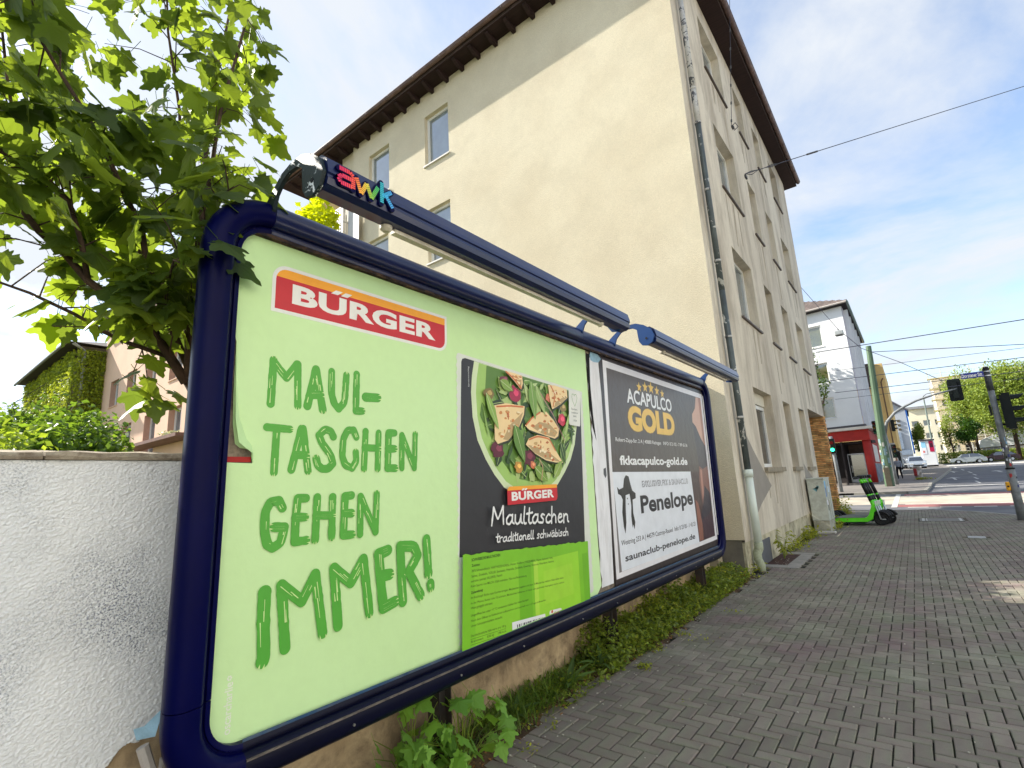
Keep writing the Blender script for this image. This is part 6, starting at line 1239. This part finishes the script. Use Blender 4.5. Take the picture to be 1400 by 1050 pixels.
# red shop storey
m_rd = M('red_shop_paint', (168, 40, 32), .7, .06, 1.2, .1, 20, stain=(1.5, (134, 34, 30), .5)); m_dk = M('dark_recess', (40, 34, 34), .8, .1)
S0 = Vector((-2.28, 45.55, 0)); b = MB(); b.lbox(S0, U1, Y3, Z3, -.25, 12, -.25, 15.5, 4.42, 4.62); b.build('canopy_slab', M('pale_canopy', (214, 208, 196), .8, .05, 2), wb)
b = MB(); b.lbox(S0, U1, Y3, Z3, .1, 12, .1, 15.3, 4.64, 4.80); b.build('canopy_roof_edge', M('dark_flashing', (84, 80, 82), .7, .1, 3), wb)
b = MB(); b.lbox(S0, U1, -N1, Z3, 0, 12, 0, .35, 3.62, 4.41); b.lbox(S0, U1, Y3, Z3, 0, .3, .36, 15.3, 3.62, 4.41); b.build('fascia', m_rd, wb)
MB().tube([S0 + U1 * .32 - N1 * .32 + Z3 * (g0 - .1), S0 + U1 * .32 - N1 * .32 + Z3 * 3.615], .27, 20).build('corner_column', m_rd, wb, True)
b = MB(); b.lbox(S0, U1, -N1, Z3, 1.9, 12, 1.5, 1.6, g0, 3.6); b.lbox(S0, U1, -N1, Z3, 1.85, 1.95, .0, 1.5, g0, 3.6); b.lbox(S0, U1, -N1, Z3, .0, 12, .36, 1.5, 3.40, 3.6); b.lbox(S0, U1, -N1, Z3, 2.7, 3.2, .05, .3, g0, 3.6); b.build('dark_porch', m_dk, wb)
b = MB(); b.lbox(S0, U1, -N1, Z3, .0, 3.4, .0, 1.6, g0 - .3, g0 + .12); b.build('step', M('shop_step', (126, 118, 110), .9, .1, 3), wb)
D0 = S0 + U1 * .70 - N1 * .95; d_ = MB(); fwd = N1
for a_ in ((0, .09, g0 + .15, g0 + 2.3), (1.11, 1.2, g0 + .15, g0 + 2.3), (0, 1.2, g0 + 2.21, g0 + 2.3), (0, 1.2, g0 + .15, g0 + .5)): d_.lbox(D0, U1, Z3, fwd, *a_, 0, .06)
do_ = d_.build('shop_door', M('white_door_frame', (214, 214, 212), .5, .04), wb); MB().lbox(D0, U1, Z3, fwd, .09, 1.11, g0 + .5, g0 + 2.2, .01, .04).build('pane', glass('door_glass', (50, 52, 50), .08), do_); MB().lbox(D0, U1, Z3, fwd, .95, .99, g0 + .9, g0 + 1.4, .06, .12).build('handle', m_met, do_)
MB().lbox(S0, U1, -N1, Z3, .5, 1.85, 1.5, 1.58, g0, 3.6).build('porch_wall', M('brown_porch_wall', (96, 80, 70), .9, .1), wb)
b = MB(); b.lbox(S0 + Y3 * 0, Y3, Z3, X3, .62, 1.5, g0, 3.6, -.4, -.3); b.build('dark_window', m_dk, wb)
b = MB(); b.lbox(S0, Y3, Z3, X3, 1.55, 15, g0 + 1.5, 3.6, -.12, -.02); b.build('red_side_wall', m_rd, wb); b = MB(); b.lbox(S0, Y3, Z3, X3, 1.55, 15, g0 - .2, g0 + 1.48, -.12, -.03); b.build('slate_base_wall', M('blue_grey_base', (104, 112, 124), .8, .1, 2, stain=(1.5, (190, 196, 200), .5)), wb)
for k in range(9): MB().lbox(S0, Y3, Z3, X3, 2.2 + k * .62, 2.2 + k * .62 + .42, g0 + 1.62, 3.35, -.018, .0).build('white_stripe_panel', m_wr, wb)
# yellow block beyond
yb = thing('yellow_block', 'narrow ochre yellow block standing beyond the white block', 'building', (-2, 64, gz(64)))
b = MB(); b.box(-9, -.98, 64.5, 80, 3.4, 12.2); b.build('wall', M('ochre_render', (232, 196, 128), .9, .05, .6, .2, 20), yb)
b = MB(); b.box(-9, -1.65, 64.1, 64.45, 9.9, 12.3); b.build('dark_gable_board', m_dk, yb); MB().tube([(-1.15, 64.35, 10.6), (-1.35, 64.3, 10.2), (-1.35, 64.3, 3.5)], .06, 6).build('downpipe', M('brown_pipe', (110, 84, 60), .6), yb)
b = MB(); b.box(-9, -1.25, 63.8, 80, .6, 3.9); b.build('ground_floor', M('pale_shop_wall', (196, 190, 180), .8, .05, 1), yb)
for k in range(4): MB().box(-1.24, -1.0, 66 + 3 * k, 67.6 + 3 * k, 1.5, 3.1).build('shop_sign', m_blk if k % 2 == 0 else m_wr, yb)
# grey gabled house with blue edge
gy = 105; gb = thing('grey_gable_house', 'pale grey gabled house with a bright blue strip down its corner', 'building', (-1, gy, gz(gy)))
b = MB(); b.prism([(-6.5, 1.5), (.05, 1.5), (.18, 10.6), (-1.55, 12.1), (-2.6, 11.7), (-6.5, 10.4)], (0, gy, 0), X3, Z3, Y3, 0, 12); b.build('wall', M('pale_grey_render', (172, 178, 184), .9, .04, .6), gb)
MB().box(.19, .38, gy - .1, gy + 12, 3.6, 10.5).build('blue_strip', M('bright_blue_cladding', (30, 86, 160), .6, .05), gb)
b = MB(); b.prism([(.6, 10.3), (.62, 10.55), (-1.55, 12.45), (-3.2, 11.75), (-3.2, 11.45), (-1.55, 12.12)], (0, gy, 0), X3, Z3, Y3, -.5, 12.2); b.build('roof_edge', M('slate_verge', (84, 84, 92), .7, .1), gb)
MB().box(-2.4, -.9, gy - .35, gy - .01, 4.2, 7.0).build('lean_to', M('blue_grey_panel', (130, 144, 160), .6, .1), gb); MB().box(-1.9, .1, gy - .3, gy - .01, 3.3, 4.1).build('fascia_band', M('blue_grey_panel', (130, 144, 160)), gb)
for k in range(3): MB().box(-1.15, -.75, gy - .2, gy - .02, 7.3 + k * .7, 7.65 + k * .7).build('window', gd, gb)
# long cream building and scaffolded block on the right
ob = thing('cream_office', 'sunlit cream office building far down the street', 'building', (6, 150, 2)); oh = [(1.0 + k * 2.1, 2.3 + k * 2.1, z, z + 1.3) for k in range(10) for z in (4.5, 7.4, 10.3)]
b = MB(); wall_panel(b, (0, 150, 0), X3, Z3, (0, -1, 0), .6, 24, 1.8, 14.3, oh, .3); b.build('wall', M('sunlit_cream', (236, 226, 200), .9, .04, .3), ob)
for h in oh: window(ob, (0, 150, 0), X3, Z3, (0, -1, 0), *h, depth=.15, fw=.1, sill=False, gm=gd)
b = MB(); b.box(0.3, 24.3, 149.5, 165, 14.31, 14.9); b.build('flat_roof', M('grey_flat_roof', (150, 150, 152), .8), ob)
sb = thing('scaffolded_block', 'pale block of flats wrapped in scaffolding behind the street trees', 'building', (10, 126, 2)); oh = [(6.0 + k * 1.9, 7.3 + k * 1.9, z, z + 1.35) for k in range(7) for z in (3.6, 6.5, 9.4, 12.3, 15.2)]
b = MB(); wall_panel(b, (0, 126.5, 0), X3, Z3, (0, -1, 0), 5.2, 19, 1.8, 17.9, oh, .3); b.box(5.2, 5.25, 126.5, 140, 1.8, 17.9); b.build('wall', M('sunlit_render', (226, 214, 190), .9, .04, .5), sb)
for h in oh: window(sb, (0, 126.5, 0), X3, Z3, (0, -1, 0), *h, depth=.15, fw=.1, sill=False, gm=gd, mull=1)
b = MB()
for k in range(8): b.tube([(4.7 + k * 2.05, 124.9, 1.6), (4.7 + k * 2.05, 124.9, 19.3)], .05, 5, cap=False); b.tube([(4.7 + k * 2.05, 126, 1.6), (4.7 + k * 2.05, 126, 19.3)], .05, 5, cap=False)
for z in range(8):
    zz = 3.2 + z * 2.05
    for o_ in (.5, 1.0): b.tube([(4.5, 124.9, zz + o_), (19.3, 124.9, zz + o_)], .035, 4, cap=False)
for k in range(0, 7, 2):
    for z in range(7): b.tube([(4.7 + k * 2.05, 124.88, 3.2 + z * 2.05), (6.75 + k * 2.05, 124.88, 5.25 + z * 2.05)], .03, 4, cap=False)
b.build('scaffold_tubes', M('galvanised_tube', (190, 188, 176), .5, .05), sb, kind='stuff')
for z in range(8): MB().box(4.5, 19.3, 124.9, 126.0, 3.15 + z * 2.05, 3.2 + z * 2.05).build('scaffold_deck', M('scaffold_planks', (206, 190, 150), .9, .1, 2), sb)
for z in range(8): MB().box(4.5, 19.3, 124.84, 124.87, 3.2 + z * 2.05, 3.38 + z * 2.05).build('toe_board', M('toe_board_wood', (214, 196, 140), .9, .1, 2), sb)
pb = thing('low_white_pavilion', 'low white roofed pavilion with dark glazing behind the hedge', 'building', (15, 120, 2))
b = MB(); b.prism([(9.2, 3.9), (20, 4.3), (20, 6.3), (12.0, 6.2), (9.6, 5.2)], (0, 119, 0), X3, Z3, Y3, 0, 6); b.build('roof', M('white_roof_sheet', (230, 232, 236), .7, .04, .5), pb)
b = MB(); b.box(9.6, 20, 119.5, 124, 1.8, 3.85); b.build('glazing', gd, pb)
for k in range(6): MB().box(10 + k * 1.8, 10.12 + k * 1.8, 119.3, 119.42, 1.8, 3.9).build('column', m_wht, pb)
# street trees
def street_tree(label, x, y, z0, zc, r, n, m, s0, s1, seed, trunk=.22, clumps=30, group='street trees across the junction', hollow=.35):
    t = thing('street_tree', label, 'tree', (x, y, z0), group); rnd = random.Random(seed); b = MB(); crown(b, x, y, zc, *r, n, QL, s0, s1, rnd, clumps, hollow); b.build('crown', m, t, kind='stuff')
    MB().tube([(x, y, z0 - .3), (x + .1, y, z0 + (zc - z0) * .5), (x, y, zc)], [trunk, trunk * .8, trunk * .4], 8).build('trunk', m_bark, t, True)
    for k in range(7):
        a = rnd.uniform(0, 6.28); MB().tube([(x, y, z0 + (zc - z0) * rnd.uniform(.45, .7)), (x + r[0] * .35 * cos(a), y + r[1] * .35 * sin(a), zc + rnd.uniform(-.1, .2) * r[2]), (x + r[0] * .75 * cos(a), y + r[1] * .7 * sin(a), zc + rnd.uniform(.0, .6) * r[2])], [trunk * .4, trunk * .25, .03], 5).build('limb', m_bark, t)
street_tree('largest yellow green street tree with the thick trunk at the right edge', 13.1, 112, 1.65, 11.6, (7.2, 5.0, 6.4), 24000, m_far, .26, .46, 101, .32, 60)
street_tree('loose yellow green street tree left of the largest one', 8.8, 116, 1.7, 12.6, (4.4, 3.5, 5.2), 12000, m_far, .24, .42, 102, .25, 40)
street_tree('small round dark green tree standing before the scaffolding', 7.3, 108, 1.55, 6.3, (2.0, 1.8, 2.7), 6500, m_fard, .2, .34, 103, .15, 22, hollow=.15)
street_tree('thin pale street tree by the advertising column', 5.6, 118, 1.7, 7.0, (1.3, 1.3, 4.6), 1500, m_far, .2, .34, 104, .12, 14)
street_tree('bright green tree between the blue edged house and the office', 1.35, 112, 1.6, 6.3, (1.2, 2, 2.6), 3200, m_far, .2, .36, 105, .14, 16)
street_tree('dark leafed tree growing in the gap behind the tall block', -5.4, 33.0, .2, 6.4, (2.7, 2.4, 4.4), 15000, leafmat('gap_tree_leaf', (60, 88, 30), (110, 140, 40), .3, .4), .11, .22, 106, .2, 40, 'trees beside the white block')
street_tree('slender tree leaning against the white block front', -4.6, 38.5, .25, 5.2, (1.3, 1.2, 3.4), 2200, leafmat('gap_tree_leaf', (60, 88, 30), (110, 140, 40)), .10, .2, 107, .1, 12, 'trees beside the white block', .5)
street_tree('tall leafy tree behind the tall block whose shade falls on the white block', -9.8, 43.6, .35, 9.6, (3.6, 2.3, 4.6), 12000, leafmat('gap_tree_leaf', (60, 88, 30), (110, 140, 40)), .18, .34, 108, .2, 40, 'trees beside the white block')
t = thing('hedge', 'long clipped green hedge along the far side of the road', 'hedge', (12, 115, 1.6)); b = MB(); rr = random.Random(110)
for _ in range(9000): place(b, QL, (rr.uniform(3.4, 22), 114 + rr.gauss(0, .5), rr.uniform(1.6, 3.35)), erot(rr.uniform(-1, 1), rr.uniform(-1, 1), rr.uniform(0, 6.28)), rr.uniform(.18, .32))
b.build('foliage', m_far, t, kind='stuff')
band('verge_grass', [(x, 110.5) for x in (3.3, 40)], [(x, 118.8) for x in (3.3, 40)], M('dry_verge', (150, 142, 96), .95, .12, 1), .05)
band('far_kerb_strip', [(x, 92) for x in (3.3, 40)], [(x, 99) for x in (3.3, 40)], M('bright_concrete', (196, 192, 182), .9, .05, 1), .02)
# advertising column and things on the far pavement
ac = thing('advertising_column', 'white advertising column with pink and blue bills on the far pavement', 'column', (1.7, 92, 1.26))
b = MB(); b.prism([(-.72, -.35), (.72, -.35), (.82, 0), (.72, .35), (-.72, .35), (-.82, 0)], (1.78, 92, 0), X3, Y3, Z3, 1.5, 4.85); b.build('shaft', m_wht, ac); b = MB(); b.bbox(.9, 2.66, 91.5, 92.5, 4.86, 5.05, .04); b.build('cap', M('dark_cap', (70, 70, 76)), ac); b = MB(); b.bbox(1.0, 2.55, 91.6, 92.4, 1.15, 1.5, .03); b.build('base', m_blk, ac)
pr = MB()
for x0_, x1_, z0_, z1_, c in ((1.12, 1.62, 3.9, 4.7, (150, 206, 232)), (1.12, 1.62, 3.0, 3.9, (226, 226, 230)), (1.98, 2.46, 3.3, 4.8, (176, 24, 70)), (2.05, 2.4, 3.9, 4.5, (70, 20, 40)), (1.2, 1.4, 3.2, 3.5, (216, 120, 110))): pr.add([(x0_, 91.63, z0_), (x1_, 91.63, z0_), (x1_, 91.63, z1_), (x0_, 91.63, z1_)], [(0, 1, 2, 3)], 0, lin(c)); pr.v[-4:] = [(x, y - .004 * (len(pr.f)), z) for x, y, z in pr.v[-4:]]
pr.build('bills', attrmat('sticker_colours', .5, .3, 0), ac)
sp = thing('concrete_stub', 'short concrete stub with red poster remains and weeds at its foot', 'post', (.08, 50, .47)); b = MB(); b.tube([(.1, 50, .4), (.07, 50, 1.5)], [.25, .22], 12); b.build('stub', M('stub_concrete', (150, 140, 128), .9, .1, 3, .3, stain=(3, (214, 206, 200), .8)), sp)
b = MB(); n = 5; b.add([(.085 + .258 * cos(a), 50 + .258 * sin(a), z) for z in (.8, 1.35) for a in [pi + .1 + .25 * i for i in range(n + 1)]], [(i, i + 1, n + 2 + i, n + 1 + i) for i in range(n)]); b.build('red_bill', M('red_bill', (170, 60, 60)), sp)
b = MB(); rr = random.Random(112)
for _ in range(120): place(b, RL, (.3 + rr.gauss(0, .25), 49.7 + rr.gauss(0, .2), .5 + rr.random() * .12), erot(rr.gauss(0, .5), rr.uniform(-1, 0), rr.uniform(0, 6)), .12)
b.build('weeds', m_weed2, sp, kind='stuff')
lp = thing('street_lamp', 'slim grey lamp post rising beside the advertising column', 'street lamp', (2.45, 95, 1.3)); MB().tube([(2.4, 95, 1.2), (2.6, 95, 11.4)], [.14, .08], 8).build('pole', M('lamp_green_grey', (120, 132, 124), .6), lp); MB().tube([(2.6, 95, 11.4), (3.0, 95, 11.7), (3.9, 95, 11.8)], [.06, .05, .1], 6).build('lantern', m_gpole, lp)
# cars
def car(label, x, y, rot, paint, L=4.3, W=1.76, H=1.46, seed=0, kind='hatch'):
    t = thing('parked_car', label, 'car', (0, 0, 0), 'cars on the far side of the junction'); O = Vector((0, 0, 0)); m_p = M('car_paint_%s_%s_%s' % paint, paint, .3, .03, 1, metal=.3, coat=.8, spec=.6)
    body = [(0, .30), (.02, .62), (.10, .78), (.95, .90), (1.00, .92), (3.55, .95), (4.2, .86), (4.28, .62), (4.28, .30), (3.86, .26), (3.80, .40), (3.62, .58), (3.36, .64), (3.10, .58), (2.92, .40), (2.86, .24), (1.44, .24), (1.38, .40), (1.20, .58), (.94, .64), (.68, .58), (.50, .40), (.44, .28)]
    k = L / 4.3; b = MB(); b.prism([(a * k, c * H / 1.46) for a, c in body], O, X3, Z3, Y3, -W / 2, W / 2); bo = b.build('body', m_p, t)
    cab = [(1.0, .93), (1.55, 1.36), (1.75, 1.44), (2.9, 1.46), (3.35, 1.38), (3.95, .95)]; cab = [(a * k, c * H / 1.46) for a, c in cab]; n = len(cab); c_ = MB()
    lo = [Vector((a, s * (W / 2 - .03 - max(0, c - .95) * .30), c)) for s in (-1, 1) for a, c in cab]; c_.add(lo, [tuple(range(n)), tuple(range(2 * n - 1, n - 1, -1))] + [(i, n + i, n + i + 1, i + 1) for i in range(n - 1)], 0); c_.build('glasshouse', gd, t)
    r_ = MB(); i0, i1 = 1, 4; top = [Vector((a, s * (W / 2 - .03 - max(0, c - .95) * .30), c + .012)) for s in (-1, 1) for a, c in cab[i0:i1 + 1]]; m2 = i1 - i0 + 1; r_.add(top, [(i, m2 + i, m2 + i + 1, i + 1) for i in range(m2 - 1)])
    for s in (-1, 1):
        for (a, b2) in ((0, 1), (4, 5)): p, q = Vector((cab[a][0], s * (W / 2 - .03 - max(0, cab[a][1] - .95) * .30), cab[a][1])), Vector((cab[b2][0], s * (W / 2 - .03 - max(0, cab[b2][1] - .95) * .30), cab[b2][1])); r_.tube([p, q], .045, 5)
        r_.tube([(2.35 * k, s * (W / 2 - .02), .94), (2.35 * k, s * (W / 2 - .15), 1.42)], .04, 5)
    r_.build('roof', m_p, t)
    for wx in (.94, 3.36):
        for s in (-1, 1): w = MB(); w.tube([(wx * k, s * (W / 2 - .2), .31), (wx * k, s * (W / 2 + .01), .31)], .31, 18); wo = w.build('wheel', m_tyre, t); w = MB(); w.tube([(wx * k, s * (W / 2 - .18), .31), (wx * k, s * (W / 2 + .02), .31)], .19, 12); w.build('rim', m_met, wo)
    for s in (-1, 1): MB().bbox(.0, .14, s * .62 - .17, s * .62 + .17, .62, .76, .02).build('headlight', m_wr, t); MB().bbox(4.18 * k, 4.30 * k, s * .68 - .12, s * .68 + .12, .66, .86, .02).build('tail_light', M('tail_red', (150, 20, 20), .3), t); MB().bbox(1.15, 1.35, s * (W / 2 + .08) - .08, s * (W / 2 + .08) + .08, .95, 1.08, .02).build('mirror', m_p, t)
    MB().box(-.012, .0, -.55, .55, .42, .58).build('grille', m_black, t); MB().box(-.022, -.013, -.26, .26, .30, .40).build('number_plate', m_wr, t)
    t.location = (x, y, gz(y) - .08); t.rotation_euler = (0, 0, rot); return t
car('silver grey hatchback parked sideways beyond the road', 4.4, 105, radians(0), (150, 158, 160))
car('dark maroon car parked just behind the silver grey hatchback', 8.4, 108.5, radians(0), (52, 20, 30))
car('dark grey car at the right end of the far hedge', 13.6, 107.5, radians(0), (64, 68, 74))
car('silver estate car facing the camera on the far pavement', .35, 84.5, radians(96), (176, 186, 198), H=1.7)
car('black car parked half hidden to the left of the silver estate', -1.6, 87, radians(98), (30, 30, 36), H=1.5)
# person walking on the far pavement
def person(label, x, y, z, face):
    sk = bpy.data.meshes.new('person'); J = [(0, 0, .95, .15, .12), (0, 0, 1.15, .15, .11), (0, 0, 1.38, .17, .11), (0, 0, 1.50, .06, .06), (0, .01, 1.62, .085, .10), (0, .01, 1.72, .08, .09),
      (.19, 0, 1.42, .06, .06), (.24, -.03, 1.17, .05, .05), (.25, .06, .95, .04, .04), (.25, .10, .87, .035, .045), (-.19, 0, 1.42, .06, .06), (-.24, .0, 1.17, .05, .05), (-.24, .10, .97, .04, .04), (-.24, .14, .89, .035, .045),
      (.10, 0, .88, .10, .10), (.10, .16, .50, .07, .075), (.10, .14, .09, .05, .05), (.10, .30, .05, .045, .035), (-.10, 0, .88, .10, .10), (-.10, -.05, .48, .07, .075), (-.10, -.28, .12, .05, .05), (-.10, -.16, .05, .045, .035)]
    E_ = [(0, 1), (1, 2), (2, 3), (3, 4), (4, 5), (2, 6), (6, 7), (7, 8), (8, 9), (2, 10), (10, 11), (11, 12), (12, 13), (0, 14), (14, 15), (15, 16), (16, 17), (0, 18), (18, 19), (19, 20), (20, 21)]
    sk.from_pydata([j[:3] for j in J], E_, []); o = bpy.data.objects.new('person', sk); COL.objects.link(o); o.modifiers.new('s', 'SKIN'); 
    for i, j in enumerate(J): sk.skin_vertices[0].data[i].radius = (j[3], j[4])
    sk.skin_vertices[0].data[0].use_root = True; ss = o.modifiers.new('u', 'SUBSURF'); ss.levels = 1; ss.render_levels = 1
    dg = bpy.context.evaluated_depsgraph_get(); me = bpy.data.meshes.new_from_object(o.evaluated_get(dg)); bpy.data.objects.remove(o)
    me.materials.clear()
    for m in (M('grey_jacket', (150, 156, 166), .9), M('black_trousers', (20, 20, 24), .9), M('skin', (196, 150, 124), .6), M('dark_hair', (46, 34, 28), .8)): me.materials.append(m)
    for p in me.polygons:
        c = p.center; p.material_index = 1 if c.z < .98 and abs(c.x) < .19 else (3 if c.z > 1.66 or (c.z > 1.54 and c.y < -.01) else (2 if c.z > 1.5 or c.z < .93 else 0)); p.use_smooth = True
    o = link('person', me); tag(o, label, 'person'); o.location = (x, y, z); o.rotation_euler = (0, 0, face); return o
person('person in grey jacket and black trousers walking past the green mast', -1.1, 52.5, gz(52.5) + .02, radians(170))
bg_ = thing('shoulder_bag', 'small dark bag hanging at the walking person', 'bag', (-.86, 52.45, 1.4)); MB().bbox(-.92, -.80, 52.36, 52.56, 1.3, 1.55, .03).build('pouch', m_blk, bg_); MB().tube([(-.86, 52.46, 1.54), (-1.0, 52.48, 1.95)], .01, 4).build('strap', m_blk, bg_)
# bollards
for i, (x, y) in enumerate(((6.4, 106.5), (8.1, 106.6), (11.0, 106.8))): tag(MB().tube([(x, y, gz(y) - .1), (x, y, gz(y) + .9)], .08, 8).build('bollard', m_wht), ['leftmost white bollard along the far verge', 'middle white bollard along the far verge', 'rightmost white bollard along the far verge'][i], 'bollard', 'bollards along the far verge')

# ------------------------------------------------------------------ houses on the other side of the street (behind the camera's right shoulder)
for i, (ya, yb_, col, lab) in enumerate(((-34, -17, (226, 226, 222), 'pale grey terrace house across the street, furthest back'), (-16.9, -1, (234, 234, 230), 'broad white terrace house across the street'), (-.9, 13, (228, 224, 214), 'off white terrace house across the street, nearest the junction'))):
    ho = thing('terrace_house', lab, 'building', (14, (ya + yb_) / 2, 0), 'terrace houses across the street'); hh_ = [(y, y + 1.2, z, z + 1.6) for z in (1.2, 4.2, 7.2, 10.2) for y in [ya + 1.6 + 2.7 * k for k in range(int((yb_ - ya - 2) / 2.7))]]
    b = MB(); wall_panel(b, (14, 0, 0), Y3, Z3, (-1, 0, 0), ya, yb_, -.1, 13 + i * .4, hh_, .2); b.add([(14, yb_, -.1), (24, yb_, -.1), (24, yb_, 13 + i * .4), (14, yb_, 13 + i * .4)], [(0, 1, 2, 3)]); b.build('wall', M('terrace_render_%s' % 'abc'[i], col, .9, .04, .5), ho)
    for h in hh_: window(ho, (14, 0, 0), Y3, Z3, (-1, 0, 0), *h, depth=.15, fw=.09, gm=gd)
    b = MB(); zt = 13 + i * .4; b.add([(13.5, ya, zt), (13.5, yb_, zt), (19, yb_, zt + 3.4), (19, ya, zt + 3.4), (24.5, ya, zt), (24.5, yb_, zt)], [(0, 1, 2, 3), (3, 2, 5, 4), (1, 5, 2), (0, 3, 4)]); b.build('roof', M('terrace_roof', (110, 70, 56), .9, .1, 3), ho)

# ------------------------------------------------------------------ overhead wires
m_wire = M('wire', (60, 62, 76), .6)
def wire(label, pts, r=.014, sag=0.0, mirror=None):
    a, c = Vector(pts[0]), Vector(pts[-1]); P = [a.lerp(c, i / 16) - Z3 * sag * 4 * (i / 16) * (1 - i / 16) for i in range(17)]; t = thing('overhead_wire', label, 'wire', a); MB().tube(P, r, 5).build('cable', m_wire, t); return t
W1 = Vector((-2.407, 14.3, 9.84)); E1 = Vector((5, 22.75, 13.96)); E1b = W1 + (E1 - W1) * 2.6
t = wire('thick span wire anchored to the tall block wall by a hook and eye', (W1, E1b), .012)
b = MB(); b.box(-2.41, -2.36, 14.22, 14.38, 9.70, 9.78); d = (E1 - W1).normalized(); b.tube([W1, W1 + d * .25 + Z3 * .03, W1 + d * .5, W1 + d * .25 - Z3 * .08, W1 + d * .02], .012, 5); b.tube([W1 + d * .75, W1 + d * 1.0 + Z3 * .04, W1 + d * 1.25, W1 + d * 1.0 - Z3 * .04, W1 + d * .75], .012, 5); b.tube([W1 + d * 2.3, W1 + d * 2.7], .028, 6); b.build('anchor', m_iron, t)
W2 = Vector((-2.407, 13.53, 10.92)); E2 = Vector((-1, 6.85, 8.26)); E2 = Vector((-1.0, 6.85, 8.26)); d2 = (E2 - W2); 
t = wire('beaded wire rising from a hook on the tall block towards the top edge', (W2, W2 + (Vector((1.4, -2.2, 6.9)) * 1.6)), .008)
b = MB(); b.box(-2.41, -2.35, 13.47, 13.6, 10.84, 10.9); dd = Vector((1.4, -2.2, 6.9)).normalized()
for k in range(9): b.tube([W2 + dd * (.1 + k * .45), W2 + dd * (.17 + k * .45)], .02, 6)
b.tube([W2, W2 + X3 * .1 + Z3 * .05, W2 + X3 * .16 - Z3 * .1, W2 + X3 * .05 - Z3 * .16], .012, 5); b.build('anchor', m_iron, t)
def wr(label, A, B_, ext, r=.016): A, B_ = Vector(A), Vector(B_); wire(label, (A, A + (B_ - A) * ext), r)
wr('uppermost of the far wires crossing right from the white block', (-4.27, 41.6, 9.94), (6.49, 41.6, 9.72), 3.0, .028)
wr('second far wire, starting at the head of the green mast', (-1.14, 41.6, 9.31), (6.22, 41.6, 8.25), 3.5, .022)
wr('third far wire, sloping up from behind the tall block', (-3.57, 41.6, 8.42), (6.19, 41.6, 8.04), 3.0, .014)
wr('fourth far wire, crossing the green mast at half height', (-4.10, 41.6, 7.76), (6.08, 41.6, 7.48), 3.0, .022)
wr('fifth far wire, ending in the crown of the largest street tree', (-3.55, 41.6, 6.86), (2.29, 41.6, 6.74), 5.0, .022)
wr('lowest far wire, just above the signal arm', (-3.62, 41.6, 6.40), (1.20, 41.6, 6.32), 6.0, .014)
hl = thing('hanging_street_lamp', 'box shaped street lamp hung on a diagonal wire before the white block', 'street lamp', (-1.93, 30, 8.45))
MB().tube([(-3.30, 30, 11.4), (-1.95, 30, 8.62), (-1.15, 30, 7.43), (.23, 30, 6.45), (1.6, 30, 5.3)], .014, 5).build('cable', m_wire, hl)
b = MB(); b.bbox(-2.12, -1.74, 29.8, 30.2, 8.28, 8.50, .03); b.build('lamp_box', M('lamp_housing', (190, 196, 196), .5), hl); MB().box(-2.07, -1.79, 29.85, 30.15, 8.262, 8.279).build('lamp_glass', glass('lamp_glass', (90, 90, 90)), hl); MB().tube([(-1.95, 30, 8.64), (-1.95, 30, 8.5)], .02, 6).build('hanger', m_iron, hl)
